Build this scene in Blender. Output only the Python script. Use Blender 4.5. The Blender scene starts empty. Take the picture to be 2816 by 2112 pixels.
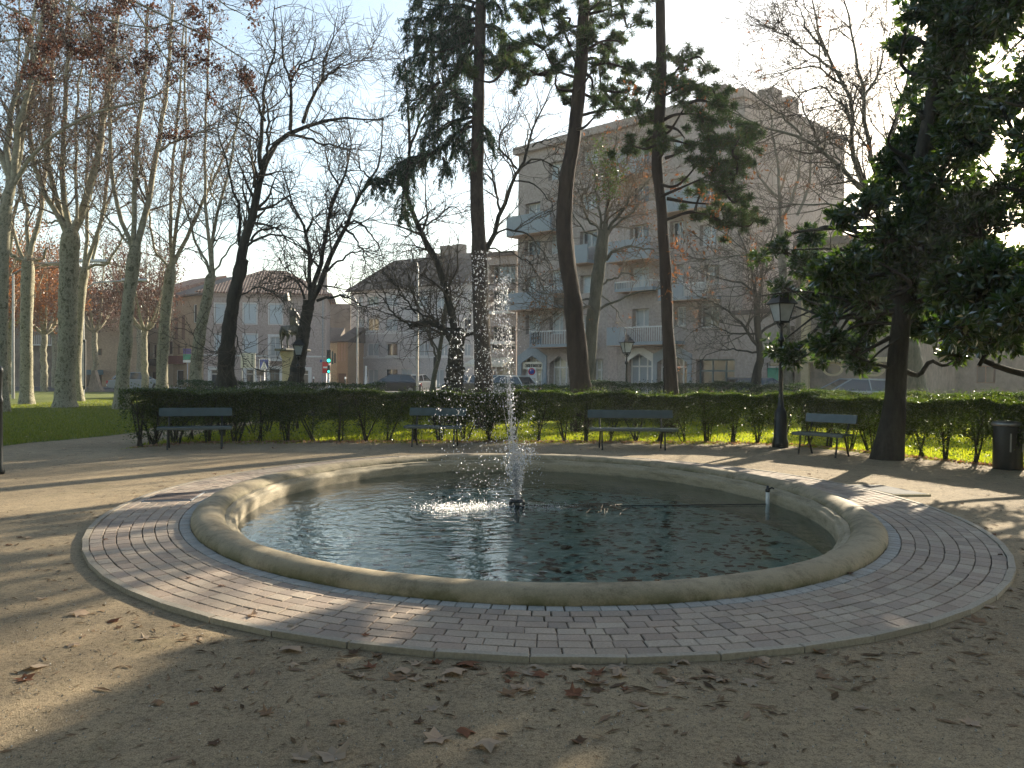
import bpy, math, random
import numpy as np
from mathutils import Vector, Matrix

random.seed(7)
SC = bpy.context.scene
COL = SC.collection

# ------------------------------------------------------------------ camera
FPX, WPX, HPX = 2278.0, 2816.0, 2112.0      # focal length and size of the frame in photo pixels
HORIZON, ROLL, EYE = 1030.0, 0.008, 1.5
PIT = math.atan((HORIZON - HPX / 2) / FPX)
cr, sr = math.cos(ROLL), math.sin(ROLL)
cp, sp = math.cos(PIT), math.sin(PIT)
M3 = Matrix(((1, 0, 0), (0, cp, -sp), (0, sp, cp)))
right = M3 @ Vector((cr, 0, sr)); upv = M3 @ Vector((-sr, 0, cr)); back = M3 @ Vector((0, -1, 0))
cam_d = bpy.data.cameras.new('camera'); cam = bpy.data.objects.new('camera', cam_d); COL.objects.link(cam)
cam.matrix_world = Matrix(((right.x, upv.x, back.x, 0), (right.y, upv.y, back.y, 0), (right.z, upv.z, back.z, EYE), (0, 0, 0, 1)))
cam_d.sensor_width = 36; cam_d.lens = FPX / WPX * 36
cam_d.clip_start = 0.05; cam_d.clip_end = 3000
SC.camera = cam

# ------------------------------------------------------------------ world, sun, exposure
SUN_AZ, SUN_EL = math.radians(35), math.radians(19)
w = bpy.data.worlds.new('World'); SC.world = w; w.use_nodes = True
nt = w.node_tree; bg = nt.nodes['Background']
sky = nt.nodes.new('ShaderNodeTexSky'); sky.sky_type = 'NISHITA'; sky.sun_disc = False
sky.sun_elevation = SUN_EL; sky.sun_rotation = SUN_AZ
sky.air_density = 1.0; sky.dust_density = 0.8; sky.ozone_density = 1.0
hs = nt.nodes.new('ShaderNodeHueSaturation'); hs.inputs['Saturation'].default_value = 1.0
wb = nt.nodes.new('ShaderNodeMix'); wb.data_type = 'RGBA'; wb.blend_type = 'MULTIPLY'; wb.inputs[0].default_value = 1; wb.inputs[7].default_value = (1.04, 1.0, 0.90, 1)
nt.links.new(sky.outputs[0], hs.inputs['Color']); nt.links.new(hs.outputs[0], wb.inputs[6]); nt.links.new(wb.outputs[2], bg.inputs[0]); bg.inputs[1].default_value = 0.093
sd = bpy.data.lights.new('sun', 'SUN'); sd.energy = 5.0; sd.angle = math.radians(0.53); sd.color = (1.0, 0.88, 0.68)
sun = bpy.data.objects.new('sun', sd); COL.objects.link(sun)
SDIR = Vector((math.sin(SUN_AZ) * math.cos(SUN_EL), math.cos(SUN_AZ) * math.cos(SUN_EL), math.sin(SUN_EL)))
sun.rotation_euler = SDIR.to_track_quat('Z', 'Y').to_euler(); sun.location = (0, 0, 60)
SC.view_settings.view_transform = 'Standard'; SC.view_settings.look = 'None'
SC.view_settings.exposure = 1.6; SC.view_settings.gamma = 1
SC.cycles.max_bounces = 6; SC.cycles.transparent_max_bounces = 16
SC.cycles.diffuse_bounces = 3; SC.cycles.glossy_bounces = 2

# ------------------------------------------------------------------ picking points of the place
K = WPX / 2212.0                             # the photo was measured on a 2212 px wide view

def ray(x, y):
    u = (x * K - WPX / 2) / FPX; v = -(y * K - HPX / 2) / FPX
    return right * u + upv * v - back

def P(x, y, D):
    d = ray(x, y); t = D / d.y
    return Vector((d.x * t, D, EYE + d.z * t))

def G(x, y, z=0.0):
    d = ray(x, y); t = (z - EYE) / d.z
    return Vector((d.x * t, d.y * t, z))

def rw(px, D):                               # radius in metres of something px wide at distance D
    return px * K / FPX * D / 2

# ------------------------------------------------------------------ materials
def new_mat(name):
    m = bpy.data.materials.new(name); m.use_nodes = True
    n = m.node_tree; b = n.nodes['Principled BSDF']; return m, n, b

def ramp(n, fac, stops):
    r = n.nodes.new('ShaderNodeValToRGB'); el = r.color_ramp.elements
    while len(el) < len(stops): el.new(0.5)
    for e, (p, c) in zip(el, stops): e.position = p; e.color = (*c, 1)
    n.links.new(fac, r.inputs[0]); return r

def tex(n, kind='noise', scale=5, detail=6, rough=0.6, obj=True, stretch=None):
    tc = n.nodes.new('ShaderNodeTexCoord'); out = tc.outputs['Object' if obj else 'Generated']
    if stretch:
        mp = n.nodes.new('ShaderNodeMapping'); mp.inputs['Scale'].default_value = stretch
        n.links.new(out, mp.inputs[0]); out = mp.outputs[0]
    if kind == 'noise':
        t = n.nodes.new('ShaderNodeTexNoise'); t.inputs['Detail'].default_value = detail; t.inputs['Roughness'].default_value = rough
    else:
        t = n.nodes.new('ShaderNodeTexVoronoi')
    t.inputs['Scale'].default_value = scale
    n.links.new(out, t.inputs['Vector']); return t

def bump(n, b, h, strength=0.4, dist=0.02):
    u = n.nodes.new('ShaderNodeBump'); u.inputs['Strength'].default_value = strength; u.inputs['Distance'].default_value = dist
    n.links.new(h, u.inputs['Height']); n.links.new(u.outputs[0], b.inputs['Normal']); return u

def mix(n, a, b, f, mode='MIX'):
    m = n.nodes.new('ShaderNodeMix'); m.data_type = 'RGBA'; m.blend_type = mode
    for s, v in ((m.inputs[6], a), (m.inputs[7], b), (m.inputs[0], f)):
        if hasattr(v, 'is_output'): n.links.new(v, s)
        elif isinstance(v, (int, float)): s.default_value = v
        else: s.default_value = (*v, 1)
    return m.outputs[2]

def surf(name, c0, c1, scale=4, rough=0.85, bs=0.3, bd=0.01, fine=40, stretch=None, c2=None, spec=0.3):
    m, n, b = new_mat(name)
    t = tex(n, 'noise', scale, 8, 0.65, stretch=stretch); f = tex(n, 'noise', fine, 4, 0.6, stretch=stretch)
    r = ramp(n, t.outputs[0], [(0.3, c0), (0.55, c1), (0.75, c2 or c1)])
    col = mix(n, r.outputs[0], (0.5, 0.5, 0.5), 0.0)
    g = ramp(n, f.outputs[0], [(0.25, (0.62, 0.62, 0.62)), (0.75, (1.3, 1.3, 1.3))])
    col = mix(n, r.outputs[0], g.outputs[0], 0.8, 'MULTIPLY')
    n.links.new(col, b.inputs['Base Color']); b.inputs['Roughness'].default_value = rough
    b.inputs['Specular IOR Level'].default_value = spec
    bump(n, b, f.outputs[0], bs, bd); return m

def plain(name, c, rough=0.5, metal=0.0, spec=0.5, vary=0.15):
    m, n, b = new_mat(name)
    t = tex(n, 'noise', 6, 4)
    r = ramp(n, t.outputs[0], [(0.3, tuple(x * (1 - vary) for x in c)), (0.7, tuple(min(1, x * (1 + vary)) for x in c))])
    n.links.new(r.outputs[0], b.inputs['Base Color'])
    b.inputs['Roughness'].default_value = rough; b.inputs['Metallic'].default_value = metal; b.inputs['Specular IOR Level'].default_value = spec
    return m

def leafmat(name, cols, trans=0.4, rough=0.4, gloss=0.15, tcol=None):
    """thin leaf: every leaf its own tint, light passes through it"""
    m = bpy.data.materials.new(name); m.use_nodes = True; n = m.node_tree; n.nodes.clear()
    out = n.nodes.new('ShaderNodeOutputMaterial'); g = n.nodes.new('ShaderNodeNewGeometry')
    stops = [(i / max(1, len(cols) - 1), c) for i, c in enumerate(cols)]
    r = ramp(n, g.outputs['Random Per Island'], stops)
    d = n.nodes.new('ShaderNodeBsdfDiffuse'); t = n.nodes.new('ShaderNodeBsdfTranslucent'); gl = n.nodes.new('ShaderNodeBsdfGlossy')
    n.links.new(r.outputs[0], d.inputs[0])
    tc = mix(n, r.outputs[0], tcol or (1.6, 1.9, 0.7), 1.0, 'MULTIPLY'); n.links.new(tc, t.inputs[0])
    gl.inputs['Roughness'].default_value = rough; gl.inputs[0].default_value = (0.9, 0.9, 0.9, 1)
    m1 = n.nodes.new('ShaderNodeMixShader'); m1.inputs[0].default_value = trans
    n.links.new(d.outputs[0], m1.inputs[1]); n.links.new(t.outputs[0], m1.inputs[2])
    fr = n.nodes.new('ShaderNodeFresnel'); fr.inputs[0].default_value = 1.45
    mu = n.nodes.new('ShaderNodeMath'); mu.operation = 'MULTIPLY_ADD'; mu.inputs[1].default_value = min(0.8, gloss * 2.5); mu.inputs[2].default_value = gloss * 0.2
    n.links.new(fr.outputs[0], mu.inputs[0])
    m2 = n.nodes.new('ShaderNodeMixShader'); n.links.new(mu.outputs[0], m2.inputs[0])
    n.links.new(m1.outputs[0], m2.inputs[1]); n.links.new(gl.outputs[0], m2.inputs[2])
    n.links.new(m2.outputs[0], out.inputs[0]); return m

def island(name, cols, scale=60, rough=0.85, bs=0.5, stain=None):
    """solid pieces (bricks, stones), each with its own tint"""
    m, n, b = new_mat(name)
    g = n.nodes.new('ShaderNodeNewGeometry')
    r = ramp(n, g.outputs['Random Per Island'], [(i / max(1, len(cols) - 1), c) for i, c in enumerate(cols)])
    f = tex(n, 'noise', scale, 6, 0.7); q = ramp(n, f.outputs[0], [(0.3, (0.7, 0.7, 0.7)), (0.7, (1.2, 1.2, 1.2))])
    col = mix(n, r.outputs[0], q.outputs[0], 0.85, 'MULTIPLY')
    if stain:
        s = tex(n, 'noise', 1.3, 5, 0.7); sr_ = ramp(n, s.outputs[0], [(0.45, (1, 1, 1)), (0.7, stain)])
        col = mix(n, col, sr_.outputs[0], 1.0, 'MULTIPLY')
    n.links.new(col, b.inputs['Base Color']); b.inputs['Roughness'].default_value = rough; b.inputs['Specular IOR Level'].default_value = 0.3
    bump(n, b, f.outputs[0], bs, 0.004); return m

M = {}
# gravel ground
def gravel():
    m, n, b = new_mat('gravel')
    big = tex(n, 'noise', 0.35, 5, 0.6); mid = tex(n, 'noise', 6, 8, 0.7); fine = tex(n, 'noise', 140, 3, 0.7)
    vo = tex(n, 'voronoi', 55)
    c = ramp(n, big.outputs[0], [(0.35, (0.28, 0.22, 0.145)), (0.6, (0.37, 0.295, 0.195))])
    c2 = ramp(n, mid.outputs[0], [(0.3, (0.72, 0.72, 0.74)), (0.7, (1.14, 1.12, 1.08))])
    col = mix(n, c.outputs[0], c2.outputs[0], 1.0, 'MULTIPLY')
    c3 = ramp(n, fine.outputs[0], [(0.33, (0.55, 0.55, 0.55)), (0.62, (1.3, 1.3, 1.3))])
    col = mix(n, col, c3.outputs[0], 0.9, 'MULTIPLY')
    g2 = tex(n, 'noise', 38, 5, 0.75); c4 = ramp(n, g2.outputs[0], [(0.36, (0.55, 0.53, 0.5)), (0.5, (1, 1, 1)), (0.68, (1.22, 1.2, 1.15))]); col = mix(n, col, c4.outputs[0], 0.9, 'MULTIPLY')
    peb = ramp(n, vo.outputs['Distance'], [(0.06, (1.5, 1.5, 1.5)), (0.16, (1, 1, 1))])
    col = mix(n, col, peb.outputs[0], 0.5, 'MULTIPLY')
    # green film where moss has settled
    mo = tex(n, 'noise', 0.8, 6, 0.7); mr = ramp(n, mo.outputs[0], [(0.58, (0, 0, 0)), (0.85, (1, 1, 1))])
    col = mix(n, col, (0.15, 0.13, 0.07), mr.outputs[0])
    n.links.new(col, b.inputs['Base Color']); b.inputs['Roughness'].default_value = 0.95; b.inputs['Specular IOR Level'].default_value = 0.15
    ad = n.nodes.new('ShaderNodeMath'); ad.operation = 'ADD'
    n.links.new(mid.outputs[0], ad.inputs[0]); n.links.new(fine.outputs[0], ad.inputs[1])
    bump(n, b, ad.outputs[0], 0.7, 0.012); return m
M['gravel'] = gravel()
M['asphalt'] = surf('asphalt', (0.06, 0.06, 0.062), (0.09, 0.088, 0.085), 2, 0.9)
M['pavement'] = surf('pavement', (0.22, 0.21, 0.2), (0.3, 0.28, 0.26), 2, 0.9)
M['soil'] = surf('soil', (0.06, 0.045, 0.03), (0.11, 0.085, 0.055), 5, 0.95, 0.8, 0.02)
M['lawn'] = surf('lawn', (0.085, 0.115, 0.02), (0.15, 0.175, 0.035), 2.2, 0.95, 1.0, 0.05, 30, c2=(0.19, 0.17, 0.07))
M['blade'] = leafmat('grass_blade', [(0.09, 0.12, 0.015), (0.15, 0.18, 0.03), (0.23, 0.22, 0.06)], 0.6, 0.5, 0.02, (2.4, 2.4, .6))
M['brick'] = island('paver', [(0.34, 0.26, 0.205), (0.44, 0.35, 0.275), (0.38, 0.305, 0.24), (0.46, 0.38, 0.30), (0.31, 0.25, 0.205), (0.41, 0.32, 0.255)], 70, 0.9, 0.5, (0.8, 0.8, 0.78))
M['sett'] = island('pale_sett', [(0.31, 0.30, 0.27), (0.40, 0.38, 0.345), (0.34, 0.31, 0.27)], 70, 0.85, 0.5)
M['curb'] = island('curb_stone', [(0.30, 0.26, 0.205), (0.38, 0.33, 0.26), (0.33, 0.29, 0.235)], 50, 0.85, 0.4)
def rimmat():
    m, n, b = new_mat('rim_stone')
    a = tex(n, 'noise', 1.2, 6, 0.7); f = tex(n, 'noise', 90, 4, 0.7)
    r = ramp(n, a.outputs[0], [(0.3, (0.29, 0.235, 0.15)), (0.6, (0.37, 0.305, 0.205)), (0.75, (0.31, 0.27, 0.18))])
    q = ramp(n, f.outputs[0], [(0.3, (0.75, 0.75, 0.75)), (0.7, (1.15, 1.15, 1.15))])
    col = mix(n, r.outputs[0], q.outputs[0], 0.8, 'MULTIPLY')
    st = tex(n, 'noise', 4.5, 8, 0.8); sr2 = ramp(n, st.outputs[0], [(0.38, (0.55, 0.54, 0.5)), (0.52, (1, 1, 1)), (0.7, (1.12, 1.1, 1.06))]); col = mix(n, col, sr2.outputs[0], 0.85, 'MULTIPLY')
    # moss creeping up from the joint with the paving
    tc = n.nodes.new('ShaderNodeTexCoord'); sx = n.nodes.new('ShaderNodeSeparateXYZ'); n.links.new(tc.outputs['Object'], sx.inputs[0])
    mr = n.nodes.new('ShaderNodeMapRange'); mr.inputs[1].default_value = 0.125; mr.inputs[2].default_value = 0.02
    n.links.new(sx.outputs[2], mr.inputs[0])
    mo = tex(n, 'noise', 2.0, 8, 0.75); mm = ramp(n, mo.outputs[0], [(0.40, (0, 0, 0)), (0.58, (1, 1, 1))])
    mu = n.nodes.new('ShaderNodeMath'); mu.operation = 'MULTIPLY'; n.links.new(mr.outputs[0], mu.inputs[0]); n.links.new(mm.outputs[0], mu.inputs[1])
    col = mix(n, col, (0.085, 0.085, 0.03), mu.outputs[0])
    n.links.new(col, b.inputs['Base Color']); b.inputs['Roughness'].default_value = 0.8; b.inputs['Specular IOR Level'].default_value = 0.3
    bump(n, b, f.outputs[0], 0.35, 0.004); return m
M['rim'] = rimmat()
M['inner'] = surf('inner_wall', (0.20, 0.165, 0.10), (0.36, 0.30, 0.20), 2.2, 0.7, 0.5, 0.01, 30, (1, 1, 6), (0.28, 0.24, 0.17))
M['poolfloor'] = surf('pool_floor', (0.20, 0.26, 0.22), (0.32, 0.37, 0.31), 1.8, 0.8, 0.3, 0.01, 12, c2=(0.36, 0.34, 0.25))
def water():
    m = bpy.data.materials.new('pool_water'); m.use_nodes = True; n = m.node_tree; n.nodes.clear(); L = n.links.new
    out = n.nodes.new('ShaderNodeOutputMaterial')
    tc = n.nodes.new('ShaderNodeTexCoord')
    def m2(op, a, b=None, c=None):
        q = n.nodes.new('ShaderNodeMath'); q.operation = op
        for i, v in enumerate((a, b, c)):
            if v is None: continue
            if hasattr(v, 'is_output'): L(v, q.inputs[i])
            else: q.inputs[i].default_value = v
        return q.outputs[0]
    sx = n.nodes.new('ShaderNodeSeparateXYZ'); L(tc.outputs['Object'], sx.inputs[0])
    wob = n.nodes.new('ShaderNodeTexNoise'); wob.inputs['Scale'].default_value = 1.6; L(tc.outputs['Object'], wob.inputs['Vector'])
    h = None
    for (cx, cy, k, fall, amp) in ((-0.75, 9.9, 34, 0.55, .9), (0.1, 10.2, 44, 1.0, 0.4)):
        dx = m2('SUBTRACT', sx.outputs[0], cx); dy = m2('SUBTRACT', sx.outputs[1], cy)
        r = m2('SQRT', m2('ADD', m2('MULTIPLY', dx, dx), m2('MULTIPLY', dy, dy)))
        rr = m2('ADD', r, m2('MULTIPLY', wob.outputs[0], 0.9))
        s = m2('SINE', m2('MULTIPLY', rr, k))
        e = m2('POWER', 2.718, m2('MULTIPLY', r, -fall))
        v = m2('MULTIPLY', m2('MULTIPLY', s, e), amp)
        h = v if h is None else m2('ADD', h, v)
    n1 = n.nodes.new('ShaderNodeTexNoise'); n1.inputs['Scale'].default_value = 5; n1.inputs['Detail'].default_value = 4; L(tc.outputs['Object'], n1.inputs['Vector'])
    n2 = n.nodes.new('ShaderNodeTexNoise'); n2.inputs['Scale'].default_value = 16; n2.inputs['Detail'].default_value = 2; L(tc.outputs['Object'], n2.inputs['Vector'])
    h = m2('ADD', h, m2('ADD', m2('MULTIPLY', n1.outputs[0], 4.5), m2('MULTIPLY', n2.outputs[0], 0.7)))
    bu = n.nodes.new('ShaderNodeBump'); bu.inputs['Strength'].default_value = 1.0; bu.inputs['Distance'].default_value = 0.0026; L(h, bu.inputs['Height'])
    fr = n.nodes.new('ShaderNodeFresnel'); fr.inputs[0].default_value = 1.33; L(bu.outputs[0], fr.inputs['Normal'])
    tr = n.nodes.new('ShaderNodeBsdfTransparent'); tr.inputs[0].default_value = (0.70, 0.84, 0.80, 1)
    gl = n.nodes.new('ShaderNodeBsdfGlossy'); gl.inputs['Roughness'].default_value = 0.015; gl.inputs[0].default_value = (1, 1, 1, 1); L(bu.outputs[0], gl.inputs['Normal'])
    ms = n.nodes.new('ShaderNodeMixShader'); L(fr.outputs[0], ms.inputs[0]); L(tr.outputs[0], ms.inputs[1]); L(gl.outputs[0], ms.inputs[2])
    L(ms.outputs[0], out.inputs[0]); return m
M['water'] = water()
def dropmat():
    m = bpy.data.materials.new('water_drops'); m.use_nodes = True; n = m.node_tree; n.nodes.clear()
    out = n.nodes.new('ShaderNodeOutputMaterial'); t = n.nodes.new('ShaderNodeBsdfTranslucent'); g = n.nodes.new('ShaderNodeBsdfGlossy'); tr = n.nodes.new('ShaderNodeBsdfTransparent')
    t.inputs[0].default_value = (0.97, 0.98, 1, 1); g.inputs['Roughness'].default_value = 0.25
    a = n.nodes.new('ShaderNodeMixShader'); a.inputs[0].default_value = 0.45
    n.links.new(t.outputs[0], a.inputs[1]); n.links.new(g.outputs[0], a.inputs[2])
    b = n.nodes.new('ShaderNodeMixShader'); b.inputs[0].default_value = 0.25
    n.links.new(a.outputs[0], b.inputs[1]); n.links.new(tr.outputs[0], b.inputs[2]); n.links.new(b.outputs[0], out.inputs[0]); return m
M['drops'] = dropmat()
# bark
def planebark():
    m, n, b = new_mat('plane_bark')
    v = tex(n, 'noise', 5.0, 8, 0.82, stretch=(1, 1, 0.7)); f = tex(n, 'noise', 25, 5, 0.7)
    r = ramp(n, v.outputs[0], [(0.36, (0.05, 0.05, 0.022)), (0.44, (0.13, 0.12, 0.065)), (0.49, (0.34, 0.31, 0.22)), (0.56, (0.18, 0.165, 0.10)), (0.68, (0.07, 0.068, 0.034))])
    q = ramp(n, f.outputs[0], [(0.3, (0.7, 0.7, 0.7)), (0.7, (1.2, 1.2, 1.2))])
    n.links.new(mix(n, r.outputs[0], q.outputs[0], 0.8, 'MULTIPLY'), b.inputs['Base Color'])
    b.inputs['Roughness'].default_value = 0.85; bump(n, b, v.outputs[0], 0.6, 0.02); return m
M['plane_bark'] = planebark()
M['pale_limb'] = surf('plane_limb_bark', (0.12, 0.11, 0.065), (0.34, 0.31, 0.22), 6, 0.85, 0.3, 0.01)
M['dark_bark'] = surf('dark_bark', (0.022, 0.022, 0.018), (0.05, 0.047, 0.036), 5, 0.95, 0.9, 0.03, 22, (1, 1, 0.3))
M['grey_bark'] = surf('grey_bark', (0.07, 0.075, 0.055), (0.13, 0.125, 0.095), 5, 0.95, 0.8, 0.02, 22, (1, 1, 0.3))
M['pine_bark'] = surf('pine_bark', (0.018, 0.014, 0.011), (0.05, 0.035, 0.026), 6, 0.95, 1.0, 0.04, 14, (1, 1, 0.22))
M['spruce_bark'] = surf('spruce_bark', (0.03, 0.025, 0.02), (0.065, 0.052, 0.042), 6, 0.95, 1.0, 0.03, 20, (1, 1, 0.5))
M['twig'] = surf('twig_bark', (0.10, 0.075, 0.05), (0.17, 0.13, 0.09), 3, 0.8, 0.1)
M['twig_dark'] = surf('dark_twig_bark', (0.05, 0.042, 0.032), (0.09, 0.075, 0.055), 3, 0.8, 0.1)
M['twig_red'] = surf('reddish_twig_bark', (0.13, 0.07, 0.05), (0.2, 0.12, 0.085), 3, 0.8, 0.1)
M['dead_leaf'] = leafmat('withered_leaf', [(0.08, 0.05, 0.04), (0.12, 0.072, 0.052), (0.16, 0.085, 0.055), (0.07, 0.048, 0.042)], 0.35, 0.5, 0.03, (1.3, 1.0, 0.9))
M['orange_leaf'] = leafmat('orange_leaf', [(0.24, 0.10, 0.04), (0.30, 0.15, 0.06), (0.16, 0.07, 0.035)], 0.4, 0.5, 0.03, (1.3, 1.05, 0.8))
M['needle'] = leafmat('spruce_needles', [(0.018, 0.040, 0.024), (0.03, 0.062, 0.032), (0.022, 0.05, 0.036)], 0.22, 0.45, 0.03)
M['pineneedle'] = leafmat('pine_needles', [(0.03, 0.058, 0.022), (0.055, 0.085, 0.03), (0.04, 0.07, 0.034), (0.09, 0.085, 0.03)], 0.28, 0.45, 0.03)
M['magnolia'] = leafmat('magnolia_leaf', [(0.02, 0.045, 0.014), (0.03, 0.062, 0.018), (0.05, 0.075, 0.02), (0.022, 0.05, 0.02)], 0.32, 0.3, 0.13, (2.6, 2.6, 0.6))
M['hedge'] = leafmat('hedge_leaf', [(0.018, 0.034, 0.01), (0.03, 0.055, 0.014), (0.07, 0.09, 0.02), (0.025, 0.045, 0.014)], 0.38, 0.35, 0.07, (2.4, 2.5, 0.5))
M['hedge2'] = leafmat('far_hedge_leaf', [(0.016, 0.034, 0.012), (0.028, 0.05, 0.016), (0.04, 0.065, 0.02)], 0.25, 0.35, 0.09, (2.0, 2.2, 0.7))
M['ivy'] = leafmat('ivy_leaf', [(0.06, 0.09, 0.02), (0.1, 0.12, 0.03)], 0.4, 0.3, 0.1)
M['ground_leaf'] = leafmat('fallen_leaf', [(0.24, 0.14, 0.085), (0.38, 0.26, 0.18), (0.30, 0.15, 0.07), (0.46, 0.35, 0.27), (0.18, 0.10, 0.06)], 0.3, 0.6, 0.03, (1.3, 1.1, 0.8))
M['litter'] = leafmat('dry_litter', [(0.10, 0.07, 0.045), (0.2, 0.14, 0.09), (0.28, 0.2, 0.14), (0.07, 0.05, 0.035)], 0.15, 0.7, 0.0, (1.2, 1, 0.8))
M['sunkleaf'] = leafmat('sunk_leaf', [(0.06, 0.035, 0.02), (0.12, 0.06, 0.03), (0.04, 0.03, 0.02)], 0.0, 0.7, 0.0)
# made things
M['green_paint'] = plain('dark_green_paint', (0.05, 0.08, 0.085), 0.26, 0, 0.6)
M['black_iron'] = plain('black_iron', (0.014, 0.017, 0.017), 0.4, 0.2, 0.5)
M['grey_metal'] = plain('grey_metal', (0.3, 0.31, 0.32), 0.35, 0.8)
M['white_paint'] = plain('white_paint', (0.72, 0.73, 0.72), 0.5)
M['lantern_glass'] = plain('lantern_glass', (0.42, 0.45, 0.46), 0.25, 0, 0.5)
M['bronze'] = surf('bronze', (0.035, 0.04, 0.028), (0.09, 0.085, 0.05), 5, 0.45, 0.2, spec=0.6)
M['stone'] = surf('pale_stone', (0.42, 0.34, 0.2), (0.55, 0.46, 0.29), 2, 0.85, 0.2)
M['glass'] = plain('window_glass', (0.03, 0.04, 0.045), 0.06, 0, 0.9)
M['litglass'] = plain('bright_reflection_glass', (0.42, 0.4, 0.32), 0.15, 0, 0.7, 0.25)  # bright interior reflection painted in as a pale glass colour
M['curtain'] = surf('pale_curtain', (0.3, 0.33, 0.34), (0.4, 0.43, 0.43), 3, 0.6, 0.0, 0.01, 10, (12, 12, 0.3))
M['pink_wall'] = surf('pinkish_render', (0.30, 0.25, 0.22), (0.38, 0.32, 0.28), 0.35, 0.95, 0.2, 0.01, 6)
M['grey_wall'] = surf('pale_grey_render', (0.42, 0.385, 0.365), (0.5, 0.46, 0.43), 0.35, 0.95, 0.2, 0.01, 6)
M['mauve_wall'] = surf('mauve_grey_render', (0.36, 0.29, 0.255), (0.43, 0.35, 0.31), 0.3, 0.95, 0.2, 0.01, 6)
M['tan_wall'] = surf('tan_render', (0.30, 0.225, 0.15), (0.40, 0.30, 0.20), 0.35, 0.95, 0.2, 0.01, 6)
M['cream_wall'] = surf('cream_render', (0.5, 0.43, 0.31), (0.6, 0.52, 0.38), 0.35, 0.95, 0.2, 0.01, 6)
M['ochre_wall'] = surf('ochre_render', (0.40, 0.27, 0.17), (0.47, 0.32, 0.2), 0.35, 0.95, 0.2)
M['old_wall'] = surf('stained_stone_wall', (0.12, 0.10, 0.08), (0.27, 0.225, 0.175), 0.8, 0.95, 0.6, 0.03, 5, (1, 1, 0.6), (0.2, 0.165, 0.13))
M['dark_wall'] = surf('brown_dark_wall', (0.10, 0.085, 0.075), (0.17, 0.145, 0.125), 0.5, 0.95, 0.3)
M['blue_trim'] = plain('pale_blue_render', (0.27, 0.305, 0.325), 0.8, 0, 0.3, 0.06)
M['peach_trim'] = plain('peach_shutter_sunlit_soffit', (0.5, 0.33, 0.23), 0.8, 0, 0.3, 0.06)  # shutter colour; on balcony soffits it paints in orange sunlight
M['blue_shutter'] = surf('pale_blue_shutter', (0.44, 0.50, 0.53), (0.5, 0.56, 0.58), 3, 0.7, 0.4, 0.01, 8, (1, 1, 12))
M['brown_shutter'] = surf('brown_shutter', (0.15, 0.09, 0.06), (0.2, 0.12, 0.08), 3, 0.7, 0.4, 0.01, 8, (1, 1, 12))
M['teal_paint'] = plain('teal_paint', (0.05, 0.11, 0.13), 0.5)
M['white_trim'] = plain('white_trim', (0.62, 0.61, 0.58), 0.7, 0, 0.3, 0.05)
def tiles():
    m, n, b = new_mat('roof_tiles')
    tc = n.nodes.new('ShaderNodeTexCoord'); wv = n.nodes.new('ShaderNodeTexWave'); wv.bands_direction = 'X'; wv.inputs['Scale'].default_value = 1.15
    wv.inputs['Distortion'].default_value = 0.6
    n.links.new(tc.outputs['Object'], wv.inputs[0])
    v = tex(n, 'noise', 3.5, 4, 0.7)
    r = ramp(n, v.outputs[0], [(0.3, (0.16, 0.075, 0.05)), (0.55, (0.34, 0.18, 0.12)), (0.75, (0.45, 0.30, 0.21))])
    q = ramp(n, wv.outputs[0], [(0.2, (0.35, 0.33, 0.32)), (0.6, (1.15, 1.15, 1.15))])
    n.links.new(mix(n, r.outputs[0], q.outputs[0], 0.9, 'MULTIPLY'), b.inputs['Base Color']); b.inputs['Roughness'].default_value = 0.9
    bump(n, b, wv.outputs[0], 1.0, 0.1); return m
M['tiles'] = tiles()
M['slate'] = surf('dark_roof', (0.06, 0.05, 0.045), (0.12, 0.095, 0.08), 4, 0.9, 0.6)
M['red_paint'] = plain('red_paint', (0.5, 0.02, 0.02), 0.4)
M['sign_blue'] = plain('blue_sign_paint', (0.02, 0.06, 0.3), 0.4)
M['sign_green'] = plain('green_sign_paint', (0.03, 0.25, 0.16), 0.4)
M['purple'] = plain('purple_sign_paint', (0.08, 0.06, 0.22), 0.4)
M['cream'] = plain('cream_panel', (0.6, 0.56, 0.45), 0.6)
M['rubber'] = plain('rubber', (0.02, 0.02, 0.02), 0.8)
def lamp_green():
    m, n, b = new_mat('lit_green_signal'); b.inputs['Base Color'].default_value = (0, 0.3, 0.2, 1)
    b.inputs['Emission Color'].default_value = (0.02, 1, 0.6, 1); b.inputs['Emission Strength'].default_value = 2.5; return m
M['lit_green'] = lamp_green()
def carpaint(name, c):
    m, n, b = new_mat(name); b.inputs['Base Color'].default_value = (*c, 1); b.inputs['Roughness'].default_value = 0.3
    b.inputs['Coat Weight'].default_value = 0.8; b.inputs['Coat Roughness'].default_value = 0.08; return m

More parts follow.
